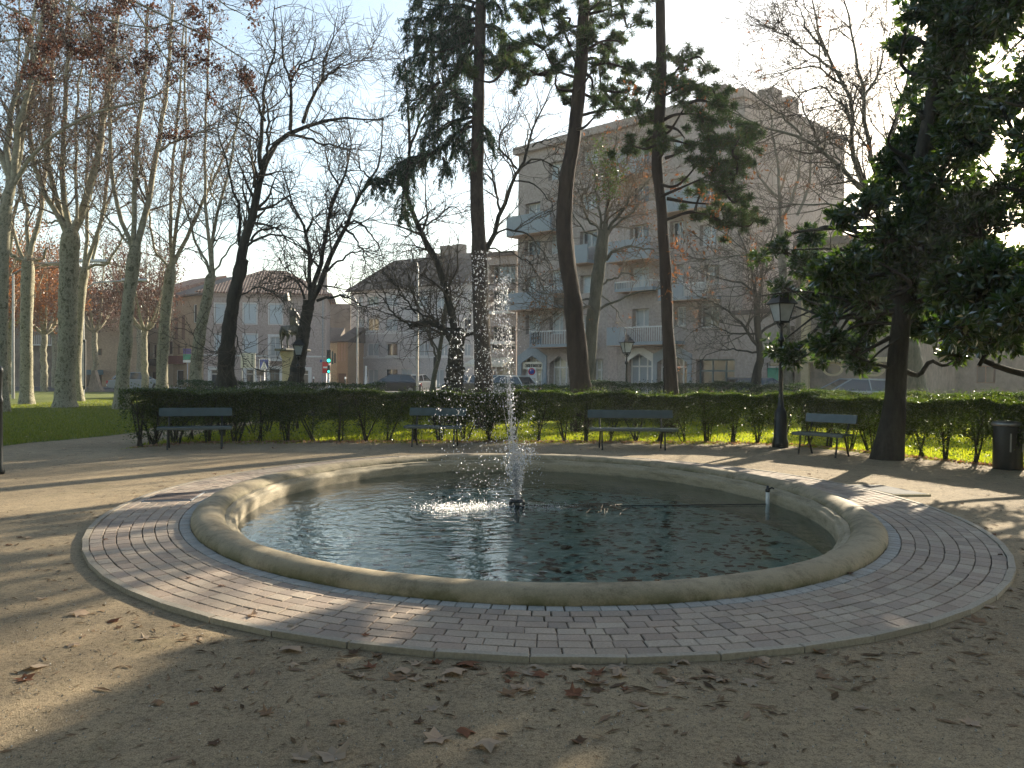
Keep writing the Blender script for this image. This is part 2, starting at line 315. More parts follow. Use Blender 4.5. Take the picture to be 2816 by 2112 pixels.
# ------------------------------------------------------------------ mesh helpers
def build(name, verts, faces, mat, parent=None, smooth=False, link=True):
    """faces: list of (n,k) int arrays or of index tuples"""
    me = bpy.data.meshes.new(name)
    verts = np.asarray(verts, np.float32).reshape(-1, 3)
    if isinstance(faces, np.ndarray): faces = [faces]
    if len(faces) and not isinstance(faces[0], np.ndarray):
        d = {}
        for f in faces: d.setdefault(len(f), []).append(f)
        faces = [np.array(v, np.int32) for v in d.values()]
    faces = [f for f in faces if len(f)]
    me.vertices.add(len(verts)); me.vertices.foreach_set('co', verts.ravel())
    nl = sum(f.size for f in faces); npoly = sum(len(f) for f in faces)
    me.loops.add(nl); me.polygons.add(npoly)
    me.loops.foreach_set('vertex_index', np.concatenate([f.ravel() for f in faces]).astype(np.int32))
    st = []; s = 0
    for f in faces:
        k = f.shape[1]; st.append(s + np.arange(len(f)) * k); s += f.size
    me.polygons.foreach_set('loop_start', np.concatenate(st).astype(np.int32))
    me.polygons.foreach_set('use_smooth', np.full(npoly, bool(smooth)))
    me.update(calc_edges=True); me.validate()
    for mm in (mat if isinstance(mat, (list, tuple)) else [mat]): me.materials.append(mm)
    o = bpy.data.objects.new(name, me)
    if link: COL.objects.link(o)
    if parent is not None: o.parent = parent
    return o

class MB:
    def __init__(s): s.v = []; s.f = []
    def add(s, v, f):
        b = len(s.v); s.v.extend([tuple(p) for p in v]); s.f.extend([tuple(i + b for i in q) for q in f]); return s
    def box(s, x0, y0, z0, x1, y1, z1, mt=None):
        v = [(x, y, z) for z in (z0, z1) for x, y in ((x0, y0), (x1, y0), (x1, y1), (x0, y1))]
        if mt: v = [mt @ Vector(p) for p in v]
        return s.add(v, [(3, 2, 1, 0), (4, 5, 6, 7), (0, 1, 5, 4), (1, 2, 6, 5), (2, 3, 7, 6), (3, 0, 4, 7)])
    def lathe(s, prof, n=16, c=(0, 0, 0), sq=False):
        b = len(s.v)
        for r, z in prof:
            for i in range(n):
                a = 2 * math.pi * (i + (0.5 if sq else 0)) / n
                s.v.append((c[0] + r * math.cos(a), c[1] + r * math.sin(a), c[2] + z))
        for j in range(len(prof) - 1):
            for i in range(n):
                a0 = b + j * n + i; a1 = b + j * n + (i + 1) % n
                s.f.append((a0, a1, a1 + n, a0 + n))
        s.f.append(tuple(b + i for i in reversed(range(n)))); s.f.append(tuple(b + (len(prof) - 1) * n + i for i in range(n)))
        return s
    def tube(s, pts, rad, n=8):
        pts = [Vector(p) for p in pts]
        if not hasattr(rad, '__len__'): rad = [rad] * len(pts)
        v, f = tubes(np.array([[tuple(p) for p in pts]]), np.array([rad]), n)
        b = len(s.v); s.v.extend(map(tuple, v)); s.f.extend([tuple(int(i) + b for i in q) for q in f])
        s.f.append(tuple(b + i for i in reversed(range(n)))); s.f.append(tuple(b + (len(pts) - 1) * n + i for i in range(n)))
        return s
    def extrude(s, poly, y0, y1, mt=None):      # poly in x,z
        n = len(poly); v = [(x, y0, z) for x, z in poly] + [(x, y1, z) for x, z in poly]
        if mt: v = [mt @ Vector(p) for p in v]
        return s.add(v, [tuple(range(n)), tuple(reversed(range(n, 2 * n)))] + [(i, (i + 1) % n, n + (i + 1) % n, n + i)[::-1] for i in range(n)])
    def obj(s, name, mat, parent=None, smooth=False, bevel=0):
        o = build(name, s.v, s.f, mat, parent, smooth)
        if bevel:
            b = o.modifiers.new('bevel', 'BEVEL'); b.width = bevel; b.segments = 2; b.limit_method = 'ANGLE'
        return o

def tubes(Pn, Rn, k):
    """Pn (M,S,3) polylines, Rn (M,S) radii -> verts, quads"""
    Pn = np.asarray(Pn, float); Rn = np.asarray(Rn, float); m, s, _ = Pn.shape
    T = np.empty_like(Pn); T[:, 1:-1] = Pn[:, 2:] - Pn[:, :-2]; T[:, 0] = Pn[:, 1] - Pn[:, 0]; T[:, -1] = Pn[:, -1] - Pn[:, -2]
    T /= np.linalg.norm(T, axis=2, keepdims=True) + 1e-9
    mean = Pn[:, -1] - Pn[:, 0]; mean /= np.linalg.norm(mean, axis=1, keepdims=True) + 1e-9
    ref = np.where(np.abs(mean[:, 2:3]) > 0.7, np.array([[1.0, 0.13, 0]]), np.array([[0, 0, 1.0]]))[:, None, :]
    U = np.cross(T, np.broadcast_to(ref, T.shape)); U /= np.linalg.norm(U, axis=2, keepdims=True) + 1e-9
    V = np.cross(T, U)
    a = np.arange(k) * 2 * np.pi / k
    ring = Pn[:, :, None, :] + Rn[:, :, None, None] * (np.cos(a)[None, None, :, None] * U[:, :, None, :] + np.sin(a)[None, None, :, None] * V[:, :, None, :])
    idx = np.arange(m * s * k).reshape(m, s, k)
    a0 = idx[:, :-1]; b0 = np.roll(a0, -1, 2); a1 = idx[:, 1:]; b1 = np.roll(a1, -1, 2)
    F = np.stack([a0, b0, b1, a1], -1).reshape(-1, 4)
    return ring.reshape(-1, 3), F.astype(np.int32)

def join(parts):
    V = []; F = []; b = 0
    for v, f in parts:
        V.append(v); F.append(f + b); b += len(v)
    if not V: return np.zeros((0, 3)), np.zeros((0, 4), np.int32)
    return np.concatenate(V), np.concatenate(F)

def spawn(Pn, Rn, rng, per_m, tmin=0.15, ang=(35, 65), L=(0.5, 1.5), taper=True, ratio=0.55, segs=5, wander=0.18, trop=(0, 0, 0.1), rtip=0.003, rmax=1.0, tmax=1.0, rmin=0.0):
    """child branches, all at once"""
    m, s, _ = Pn.shape
    seg = np.linalg.norm(np.diff(Pn, axis=1), axis=2).sum(1)
    cnt = rng.poisson(seg * per_m * (tmax - tmin)); idx = np.repeat(np.arange(m), cnt); c = len(idx)
    if c == 0: return np.zeros((0, segs, 3)), np.zeros((0, segs))
    t = tmin + rng.random(c) * (tmax - tmin); ft = t * (s - 1); i0 = np.minimum(ft.astype(int), s - 2); fr = (ft - i0)[:, None]
    p = Pn[idx, i0] * (1 - fr) + Pn[idx, i0 + 1] * fr
    r0 = Rn[idx, i0] * (1 - fr[:, 0]) + Rn[idx, i0 + 1] * fr[:, 0]
    tg = Pn[idx, i0 + 1] - Pn[idx, i0]; tg /= np.linalg.norm(tg, axis=1, keepdims=True) + 1e-9
    rv = rng.normal(size=(c, 3)); rv -= (rv * tg).sum(1, keepdims=True) * tg; rv /= np.linalg.norm(rv, axis=1, keepdims=True) + 1e-9
    a = np.radians(rng.uniform(ang[0], ang[1], c))[:, None]
    d = np.cos(a) * tg + np.sin(a) * rv
    ln = rng.uniform(L[0], L[1], c) * ((1 - 0.55 * t) if taper else 1)
    rr = np.clip(r0 * ratio, rmin or rtip, rmax)
    out = np.empty((c, segs, 3)); out[:, 0] = p; tr = np.array(trop)
    for j in range(1, segs):
        d = d + wander * rng.normal(size=(c, 3)) + tr; d /= np.linalg.norm(d, axis=1, keepdims=True)
        out[:, j] = out[:, j - 1] + d * (ln / (segs - 1))[:, None]
    R = rr[:, None] * (1 - np.linspace(0, 1, segs)[None] ** 0.9) + rtip
    return out, R

def resample(pts, n):
    pts = np.array([tuple(p) for p in pts], float)
    if len(pts) > 2:                          # Catmull-Rom
        q = np.vstack([2 * pts[0] - pts[1], pts, 2 * pts[-1] - pts[-2]]); o = []
        for i in range(len(pts) - 1):
            for t in np.linspace(0, 1, 8, endpoint=False):
                a, b, c, d = q[i:i + 4]
                o.append(0.5 * ((2 * b) + (c - a) * t + (2 * a - 5 * b + 4 * c - d) * t * t + (3 * b - a - 3 * c + d) * t ** 3))
        o.append(pts[-1]); pts = np.array(o)
    s = np.r_[0, np.cumsum(np.linalg.norm(np.diff(pts, axis=0), axis=1))]; q = np.linspace(0, s[-1], n)
    return np.stack([np.interp(q, s, pts[:, k]) for k in range(3)], 1)

def cards(C, rng, size=(0.04, 0.06), asp=0.55, fold=0.15, N=None, up=0.0, dirs=None):
    """leaf shaped quads (kite, folded along the rib) at centres C"""
    n = len(C); s = rng.uniform(size[0], size[1], n)[:, None]
    d = rng.normal(size=(n, 3)) if dirs is None else dirs + 0.35 * rng.normal(size=(n, 3))
    d[:, 2] += up; d /= np.linalg.norm(d, axis=1, keepdims=True) + 1e-9
    q = rng.normal(size=(n, 3)); q -= (q * d).sum(1, keepdims=True) * d; q /= np.linalg.norm(q, axis=1, keepdims=True) + 1e-9
    nn = np.cross(d, q)
    a = C - d * s * 0.5; b = C + q * s * asp * 0.5 + nn * s * fold; c = C + d * s * 0.5; e = C - q * s * asp * 0.5 + nn * s * fold
    V = np.stack([a, b, c, e], 1).reshape(-1, 3); F = np.arange(4 * n).reshape(n, 4).astype(np.int32)
    return V, F

def tag(o, label, cat, group=None, kind=None):
    o['label'] = label
    if cat: o['category'] = cat
    if group: o['group'] = group
    if kind: o['kind'] = kind
    return o

def thing(name, loc, label, cat, group=None, rz=0.0):
    o = bpy.data.objects.new(name, None); o.empty_display_size = 0.2; COL.objects.link(o)
    o.location = loc; o.rotation_euler = (0, 0, rz)
    return tag(o, label, cat, group)

def structure(o, cat=None): o['kind'] = 'structure'; return o

def local(o, V):
    return np.asarray(V) - np.array(tuple(o.location))

# ================================================================== the ground
# outline of the paving and of the basin (ovals, measured on the ground)
def oval(c, n=240):
    cx, cy, a, b, th = c; t = np.linspace(0, 2 * np.pi, n, endpoint=False)
    x = a * np.cos(t); y = b * np.sin(t)
    return np.stack([cx + x * np.cos(th) - y * np.sin(th), cy + x * np.sin(th) + y * np.cos(th)], 1)
OUT = (0.222, 9.83, 4.57, 5.56, 0.086)
RIM = (0.19, 9.86, 3.65, 4.60, 0.095)
WZ = -0.13
def normals(c):
    t = np.roll(c, -1, 0) - np.roll(c, 1, 0); nrm = np.stack([t[:, 1], -t[:, 0]], 1)
    return nrm / np.linalg.norm(nrm, axis=1, keepdims=True)
def offset(c, d): return c + normals(c) * d
co = oval(OUT, 240); crm = oval(RIM, 240)

# ground sheet with the opening for the basin
rings = [0, 0.25, 0.6, 1.2, 2.5, 5, 10, 25, 60, 150, 380]
V = []; 
for k, r in enumerate(rings):
    q = offset(co, r - 0.02) if r < 20 else co[0] * 0 + np.array([0.2, 9.8]) + (co - [0.2, 9.8]) / np.linalg.norm(co - [0.2, 9.8], axis=1, keepdims=True) * (r + 5)
    V.append(np.c_[q, np.full(len(q), 0.0)])
V = np.concatenate(V); n = 240
F = np.array([(k * n + i, (k + 1) * n + i, (k + 1) * n + (i + 1) % n, k * n + (i + 1) % n) for k in range(len(rings) - 1) for i in range(n)], np.int32)
structure(build('ground', V, F[:, ::-1].copy(), M['gravel']))
tag(bpy.data.objects['ground'], 'sandy gravel ground around the fountain', None, kind='structure')
bed = build('paving_bed', np.r_[np.c_[offset(co, -0.03), np.full(n, 0.012)], np.c_[offset(crm, -0.3), np.full(n, 0.012)]],
            np.array([(i, (i + 1) % n, n + (i + 1) % n, n + i) for i in range(n)], np.int32), M['soil'])
tag(bed, 'dark sandy bed showing in the joints between the pavers', None, kind='structure')

# pavers: bevelled blocks in rings
def block(V, F, quad, z0, z1, bev=0.0045):
    """quad: 4 xy corners"""
    q = np.array(quad); c = q.mean(0); d = c - q; L = np.linalg.norm(d, axis=1, keepdims=True); ins = q + d / L * bev * 1.4
    b = len(V)
    for p in q: V.append((p[0], p[1], z0))
    for p in q: V.append((p[0], p[1], z1 - bev))
    for p in ins: V.append((p[0], p[1], z1))
    for i in range(4):
        j = (i + 1) % 4
        F.append((b + i, b + j, b + 4 + j, b + 4 + i)); F.append((b + 4 + i, b + 4 + j, b + 8 + j, b + 8 + i))
    F.append((b + 8, b + 9, b + 10, b + 11))
def ringblocks(ca, cb, lens, gap, z0, z1, rnd, jit=0.004, zj=0.003):
    """ca inner, cb outer closed curves with the same parameter"""
    mid = (ca + cb) / 2; seg = np.linalg.norm(np.roll(mid, -1, 0) - mid, axis=1); s = np.r_[0, np.cumsum(seg)]
    tot = s[-1]; pos = rnd.random() * 0.1; V = []; F = []; cuts = [pos]
    while cuts[-1] < tot - max(lens) * 0.5: cuts.append(cuts[-1] + rnd.choice(lens))
    k = (tot) / (cuts[-1] - cuts[0]); cuts = [(x - cuts[0]) * k + pos for x in cuts]
    def at(c, u):
        u = (u % tot); x = np.interp(u, s, np.arange(len(s))); i = int(x) % len(c); f = x - int(x)
        return c[i] * (1 - f) + c[(i + 1) % len(c)] * f
    for u0, u1 in zip(cuts[:-1], cuts[1:]):
        a = u0 + gap / 2; b = u1 - gap / 2
        jj = [(rnd.uniform(-jit, jit), rnd.uniform(-jit, jit)) for _ in range(4)]
        q = [at(ca, a), at(cb, a), at(cb, b), at(ca, b)]
        q = [np.array(p) + np.array(j) for p, j in zip(q, jj)]
        block(V, F, q, z0, z1 + rnd.uniform(-zj, zj))
    return V, F
rnd = random.Random(3)
cin = offset(crm, 0.01); cout = offset(co, -0.055)
NR = 8; allV = []; allF = []; sV = []; sF = []
for k in range(NR):
    f0, f1 = k / NR, (k + 1) / NR
    ca = cin * (1 - f0) + cout * f0; cb = cin * (1 - f1) + cout * f1
    nn = normals(ca); ca = ca + nn * 0.0035; cb = cb - nn * 0.0035
    v, f = ringblocks(ca, cb, [0.115] if k == 0 else ([0.175] if k == 7 else [0.185, 0.175, 0.115, 0.165, 0.12]), 0.006, 0.0, 0.03, rnd, 0.004, 0.0015)
    T, U = (sV, sF) if k == 0 else (allV, allF)
    b = len(T); T.extend(v); U.extend([tuple(i + b for i in q) for q in f])
o = build('paving', allV, allF, M['brick']); tag(o, 'ring of worn pinkish grey concrete pavers around the basin', None, kind='structure')
o = build('paving_border', sV, sF, M['sett']); tag(o, 'innermost ring of pale bluish setts against the basin rim', None, kind='structure')
v, f = ringblocks(offset(co, -0.05), co, [0.5], 0.006, -0.05, 0.036, rnd, 0.002, 0.002)
o = build('kerb', v, f, M['curb']); tag(o, 'thin pale kerb stones edging the paving', None, kind='structure')

# basin
basin = thing('fountain_basin', (0.19, 9.86, 0), 'oval stone fountain basin with rounded sandy rim', 'fountain basin')
def sweep(prof, base, rng=None, amp=0.0):
    V = []
    for (s, z) in prof:
        q = offset(base, -s)
        zz = np.full(len(q), z)
        if rng is not None:
            th = np.arange(len(q)) * 2 * np.pi / len(q); sm = lambda: sum(rng.normal() * np.sin(kk * th + rng.uniform(0, 6)) for kk in (7, 19, 33, 58, 91)) * .6
            zz = zz + amp * sm(); q = q + normals(base) * (amp * sm())[:, None]
        V.append(np.c_[q, zz])
    m = len(base); V = np.concatenate(V)
    F = np.array([(k * m + i, k * m + (i + 1) % m, (k + 1) * m + (i + 1) % m, (k + 1) * m + i) for k in range(len(prof) - 1) for i in range(m)], np.int32)
    return V, F
prof = [(0.0, 0.0), (-0.012, 0.03), (-0.012, 0.06), (0.01, 0.09), (0.05, 0.118), (0.10, 0.13), (0.16, 0.132), (0.22, 0.12), (0.27, 0.095), (0.30, 0.065), (0.305, 0.05)]
crm3 = oval(RIM, 480)
v, f = sweep(prof, crm3, np.random.default_rng(1), 0.0016)
build('rim', local(basin, v), f, M['rim'], basin, True)
prof2 = [(0.305, 0.05), (0.345, 0.046), (0.36, 0.036), (0.365, 0.018), (0.395, 0.012), (0.41, -0.004), (0.415, -0.03), (0.42, -0.45)]
rg = np.random.default_rng(2)
v, f = sweep(prof2, crm3, rg, 0.003)
build('inner_wall', local(basin, v), f, M['inner'], basin, True)
fl = offset(oval(RIM, 120), -0.41)
build('basin_floor', local(basin, np.c_[fl, np.full(120, -0.42)]), [tuple(range(120))], M['poolfloor'], basin)
wt = offset(oval(RIM, 120), -0.417)
o = build('water', np.c_[wt, np.full(120, WZ)], [tuple(range(120))], M['water'])
tag(o, 'rippled shallow water in the fountain basin', None, kind='structure')
# leaves lying on the floor of the basin
rg = np.random.default_rng(5)
c = rg.uniform(-1, 1, (4200, 2)); c = c[(c ** 2).sum(1) < 0.97]; c = c[(c[:, 0] > -0.15) | (rg.random(len(c)) < 0.35)][:1500]
c = np.c_[c[:, 0] * 3.2 + 0.2, c[:, 1] * 4.1 + 9.86, np.full(len(c), -0.405)]
ang = rg.uniform(0, 2 * np.pi, len(c))
v, f = cards(c, rg, (0.07, 0.17), 0.75, 0.06, dirs=np.c_[np.cos(ang), np.sin(ang), 0 * ang] * 6)
v[:, 2] = -0.41 + np.abs(v[:, 2] + 0.405) * 0.12
o = build('sunken_leaves', v, f, M['sunkleaf']); tag(o, 'brown leaves sunk on the basin floor', None, kind='stuff')

# lawns (sheets 4 mm above the gravel)
def sheet(name, pts, mat, z, label):
    o = build(name, [(p[0], p[1], z) for p in pts], [tuple(range(len(pts)))], mat); return tag(o, label, None, kind='structure')
hedge_line_px = [(290, 966), (345, 962), (410, 958), (500, 956), (650, 955), (800, 954.5), (1000, 954.5), (1250, 955), (1450, 956), (1600, 958), (1700, 961), (1780, 967), (1900, 980), (2050, 996), (2206, 1013), (2400, 1040)]
HL = resample([G(x, y) for x, y in hedge_line_px], 60)
left_edge = [G(-900, 1010), G(-300, 985), G(0, 965), G(60, 957), G(150, 950), G(220, 943), G(285, 936), G(330, 925)]
back_edge = [Vector((-6.5, 24, 0)), Vector((-5, 30, 0))]
lawnL = [Vector((-60, 20, 0))] + left_edge + [Vector((-7.6, 26, 0)), Vector((-9.0, 46, 0)), Vector((-14, 62, 0)), Vector((-60, 66, 0))]
lawnL = [Vector((p.x, p.y, 0)) for p in lawnL]
sheet('lawn', lawnL, M['lawn'], 0.004, 'lawn under the row of plane trees')
lr = [Vector((p[0] , p[1] + 0.05, 0)) for p in HL] + [Vector((30, 12, 0)), Vector((42, 34, 0)), Vector((12, 40, 0)), Vector((-8, 44, 0)), Vector((-7.2, 26, 0))]
sheet('lawn', lr, M['lawn'], 0.005, 'sunny lawn behind the hedge')
sheet('road', [Vector((-90, 68, 0)), Vector((-14, 58, 0)), Vector((60, 42, 0)), Vector((90, 52, 0)), Vector((30, 70, 0)), Vector((-90, 79, 0))], M['asphalt'], 0.008, 'street in front of the houses')

# grass blades
def grass(poly, count, rng, h=(0.03, 0.07), zz=0.004):
    P2 = np.array([(p.x, p.y) for p in poly]); lo, hi = P2.min(0), P2.max(0)
    hi[1] = min(hi[1], 52); lo[0] = max(lo[0], -22); hi[0] = min(hi[0], 22)
    q = rng.uniform(lo, hi, (count * 4, 2)); inside = np.zeros(len(q), bool); j = len(P2) - 1
    for i in range(len(P2)):
        xi, yi = P2[i]; xj, yj = P2[j]
        inside ^= ((yi > q[:, 1]) != (yj > q[:, 1])) & (q[:, 0] < (xj - xi) * (q[:, 1] - yi) / (yj - yi + 1e-12) + xi); j = i
    q = q[inside]; pr = np.clip((17.0 / q[:, 1]) ** 2, 0, 1); q = q[rng.random(len(q)) < pr][:count]; n = len(q)
    hh = rng.uniform(h[0], h[1], n); a = rng.uniform(0, 2 * np.pi, n); wv = 0.006 + 0.006 * rng.random(n)
    b = np.c_[q, np.full(n, zz)]; dx = np.c_[np.cos(a) * wv, np.sin(a) * wv, 0 * a]
    tip = b + np.c_[rng.normal(0, 0.02, (n, 2)), hh]
    V = np.stack([b - dx, b + dx, tip], 1).reshape(-1, 3); return V, np.arange(3 * n).reshape(n, 3).astype(np.int32)
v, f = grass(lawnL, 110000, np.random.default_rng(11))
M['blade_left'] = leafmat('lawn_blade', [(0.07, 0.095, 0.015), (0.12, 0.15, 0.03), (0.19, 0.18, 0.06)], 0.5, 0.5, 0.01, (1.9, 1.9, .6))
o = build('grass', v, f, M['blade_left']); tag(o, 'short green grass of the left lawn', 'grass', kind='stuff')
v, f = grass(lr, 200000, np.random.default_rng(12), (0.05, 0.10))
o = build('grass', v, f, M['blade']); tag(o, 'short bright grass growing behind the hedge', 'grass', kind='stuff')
# weeds at the foot of the hedge
rg = np.random.default_rng(13)
t = rg.random(9000); ii = (t * 58).astype(int); fr = t * 58 - ii
pp = HL[ii] * (1 - fr)[:, None] + HL[ii + 1] * fr[:, None]; pp[:, 1] -= np.abs(rg.normal(0, 0.28, len(pp)))
pp = pp[(np.sin(pp[:, 0] * 2.1) + rg.normal(0, 0.5, len(pp))) > -0.2]
v, f = cards(pp + [0, 0, 0.012], rg, (0.02, 0.05), 0.3, 0.1, up=0.6)
o = build('moss_and_weeds', v, f, M['blade']); tag(o, 'thin green weeds along the foot of the hedge', 'weeds', kind='stuff')

# leaf litter
def litter(n, rng, box, dens=None, size=(0.02, 0.06), z=0.008):
    q = rng.uniform([box[0], box[1]], [box[2], box[3]], (n * 3, 2))
    e = OUT; c_, s_ = math.cos(e[4]), math.sin(e[4]); dx = q[:, 0] - e[0]; dy = q[:, 1] - e[1]
    u = (c_ * dx + s_ * dy) / e[2]; w_ = (-s_ * dx + c_ * dy) / e[3]; r = np.sqrt(u * u + w_ * w_)
    if dens == 'edge': keep = (r > 1.01) & (rng.random(len(q)) < np.exp(-np.abs(r - 1.02) * 16))
    else: keep = r > 1.01
    q = q[keep][:n]
    C = np.c_[q, np.full(len(q), z)]; a = rng.uniform(0, 2 * np.pi, len(q))
    V, Fq = cards(C, rng, size, 0.28, 0.05, dirs=np.c_[np.cos(a), np.sin(a), 0 * a] * 5)
    V[:, 2] = np.abs(V[:, 2] - z) * 0.5 + 0.004; return V, Fq
rg = np.random.default_rng(20)
t = rg.random(2600); ii = (t * 58).astype(int); fr = t * 58 - ii; hp = HL[ii] * (1 - fr)[:, None] + HL[ii + 1] * fr[:, None]; hp[:, 1] += rg.normal(-.02, .22, len(hp)); hp[:, 2] = .02
a_ = rg.uniform(0, 6.28, len(hp)); v, f = cards(hp, rg, (.03, .09), .7, .15, dirs=np.c_[np.cos(a_), np.sin(a_), 0 * a_] * 3)
o = build('hedge_leaf_litter', v, f, M['ground_leaf']); tag(o, 'brown fallen leaves gathered along the foot of the hedge', 'leaf litter', kind='stuff')
rg = np.random.default_rng(21)
o = build('leaf_litter', *join([litter(4200, rg, (-4, 1.2, 4, 4.8), None, (0.008, 0.035)), litter(1500, rg, (-6.5, 2, 6.5, 9), None, (0.015, 0.05)),
      litter(3200, rg, (-5.5, 3.2, 6, 14), 'edge', (0.02, 0.09)), litter(900, rg, (-2, 3.4, 6, 7), 'edge', (0.04, 0.13)), litter(600, rg, (-4, 1.2, 4, 4.6), None, (0.03, 0.08)), litter(3600, rg, (-12, 8, 10, 17.8), None, (0.02, 0.08))]), M['litter'])
tag(o, 'bits of dry leaf, bark and twig strewn over the gravel', 'litter', kind='stuff')
pb = rg.uniform([-4.5, 1.3], [4.5, 6.5], (14000, 2)); e = OUT
pb = pb[((pb[:, 0] - e[0]) / e[2]) ** 2 + ((pb[:, 1] - e[1]) / e[3]) ** 2 > 1.03][:7000]
v, f = cards(np.c_[pb, np.full(len(pb), 0.005)], rg, (0.004, 0.014), 0.8, 0.3)
M['pebble'] = island('pebble', [(0.3, 0.28, 0.25), (0.5, 0.47, 0.42), (0.2, 0.19, 0.18)], 60)
o = build('pebbles', v, f, M['pebble']); tag(o, 'tiny stones lying in the sandy gravel', 'pebbles', kind='stuff')

# single fallen leaves: lobed, curled
def leafshape(rng, lobes=5, curl=0.5, size=0.12):
    pts = [(0, -0.5)]
    for i in range(lobes * 2 + 1):
        a = math.radians(-140 + 280 * i / (lobes * 2)); r = (0.52 if i % 2 == 1 else 0.27) * rng.uniform(0.75, 1.15)
        pts.append((math.sin(a) * r, math.cos(a) * r))
    V = [(0, 0, 0)]; F = []
    for x, y in pts: V.append((x, y, 0))
    m = len(pts)
    for i in range(m): F.append((0, 1 + i, 1 + (i + 1) % m))
    # mid ring for curling
    k1, k2, ph = rng.uniform(-curl, curl) * .8, rng.uniform(-.5, .5) * curl, rng.uniform(0, 6)
    out = []
    for x, y, z in V:
        r = math.hypot(x, y); z = k2 * r * r * 1.6 + k1 * x * y * 1.5 + 0.06 * math.sin(9 * math.atan2(y, x) + ph) * r
        out.append((x * size, y * size, z * size))
    zm = min(p[2] for p in out); return [(x, y, z - zm + 0.002) for x, y, z in out], F
rr = random.Random(9); leafmeshes = []
for i in range(9):
    v, f = leafshape(rr, rr.choice([3, 4, 5]), 0.9, 1.0); q = build('fallen_leaf', v, f, M['ground_leaf'], link=False); leafmeshes.append(q.data); bpy.data.objects.remove(q)
lcols = [('pale tan', (0.50, 0.38, 0.28)), ('reddish brown', (0.25, 0.125, 0.08)), ('brown', (0.30, 0.20, 0.13)), ('dark brown', (0.15, 0.10, 0.07)), ('dusty beige', (0.42, 0.34, 0.26))]
lm = [leafmat('leaf_' + a.replace(' ', '_'), [tuple(x * 0.75 for x in c), tuple(x * .9 for x in c), tuple(min(1, x * 1.05) for x in c)], 0.25, 0.7, 0.0, (1.3, 1.1, 0.8)) for a, c in lcols]
def place_leaf(x, y, size, ci, z=0.002, px=True, label=None, group='fallen leaves scattered on the gravel', where='lying on the gravel in front of the fountain'):
    me = rr.choice(leafmeshes); o = bpy.data.objects.new('fallen_leaf', me); COL.objects.link(o)
    p = G(x, y, z) if px else Vector((x, y, z)); o.location = p
    o.rotation_euler = (rr.uniform(-0.15, 0.15), rr.uniform(-0.15, 0.15), rr.uniform(0, 6.3)); o.scale = (size,) * 3
    o.material_slots[0].link = 'OBJECT'; o.material_slots[0].material = lm[ci]
    if where == 'lying on the gravel in front of the fountain':
        u, v_ = (p.x - OUT[0]) / OUT[2], (p.y - OUT[1]) / OUT[3]; rr_ = math.hypot(u, v_); big_ = 'large ' if size > .115 else ('small ' if size < .055 else '')
        side = 'left' if p.x < -1.2 else ('right' if p.x > 1.2 else 'middle'); band = 'caught against the kerb' if rr_ < 1.07 else ('on the open gravel near the viewer' if p.y < 3.6 else 'on the gravel beyond the kerb')
        label = f'{big_}{lcols[ci][0]} dry leaf {band}, ' + {'left': 'on the left', 'right': 'on the right', 'middle': 'in the middle'}[side]; group = f'fallen leaves {band}, {side}'
    tag(o, label or (lcols[ci][0] + ' dry leaf ' + where), 'leaf', group); return o
big = [(92, 1293, .09, 0), (170, 1327, .12, 0), (248, 1342, .10, 1), (45, 1161, .07, 3), (75, 1443, .11, 4), (160, 1394, .08, 0), (55, 1467, .09, 1), (628, 1404, .15, 0), (980, 1455, .15, 0), (1010, 1435, .13, 1), (1155, 1440, .07, 4),
       (1280, 1475, .14, 2), (945, 1595, .13, 0), (1007, 1583, .09, 1), (1052, 1612, .11, 4), (720, 1632, .13, 4), (650, 1636, .10, 4), (730, 1562, .08, 2), (855, 1465, .10, 2), (1620, 1477, .10, 4), (1560, 1470, .08, 2), (2097, 1562, .09, 0), (1600, 1650, .08, 3),
       (1780, 1462, .08, 2), (2110, 1340, .12, 2), (1100, 1500, .09, 2), (340, 1520, .06, 2), (470, 1490, .06, 3), (905, 1560, .06, 3), (1250, 1602, .07, 3), (1385, 1530, .09, 4), (1860, 1530, .07, 4), (2140, 1312, .10, 0), (2185, 1275, .10, 4),
       (110, 1200, .05, 2), (420, 1230 + 290, .05, 1), (575, 1540, .07, 2), (870, 1450, .09, 0), (800, 1440, .08, 1), (1430, 1452, .09, 2), (1700, 1430, .08, 0), (480, 968, .12, 1), (593, 969, .12, 1), (1165, 970, .09, 2), (1510, 968, .10, 0), (380, 1352, .06, 2), (300, 1353, .05, 4)]
for x, y, s, c in big: place_leaf(x, y, s * 1.2, c)
for x, y, s, c in [(478, 1265, .07, 1), (408, 1248, .05, 3), (545, 1328, .09, 0), (628, 1352, .06, 4), (1420, 1255, .09, 2), (2160, 1198, .06, 3), (1838, 1240, .12, 3), (790, 1371, .06, 1), (1745, 1246, .10, 1), (228, 1110 + 55, .06, 1), (1985, 1230, .07, 3)]:
    place_leaf(x, y, s, c, z=0.034, group='fallen leaves on the paving ring', where='lying on the pavers around the basin')
for i in range(90):
    a = rr.uniform(0, 6.283); t = 1.015 + abs(rr.gauss(0, 0.05))
    x = OUT[0] + OUT[2] * t * math.cos(a); y = OUT[1] + OUT[3] * t * math.sin(a)
    if y > 13: continue
    if i % 3 == 0: x, y = rr.uniform(-3.2, 3.2), rr.uniform(1.9, 4.0)
    place_leaf(x, y, rr.uniform(0.03, 0.09), rr.randrange(5), 0.002, px=False)
for i in range(46):
    x = rr.gauss(1280, 330); y = 1442 + abs(rr.gauss(0, 34)) - .00018 * (x - 1200) ** 2
    place_leaf(x, y, rr.uniform(.045, .12), rr.choice([0, 0, 4, 4, 2, 1, 3]))
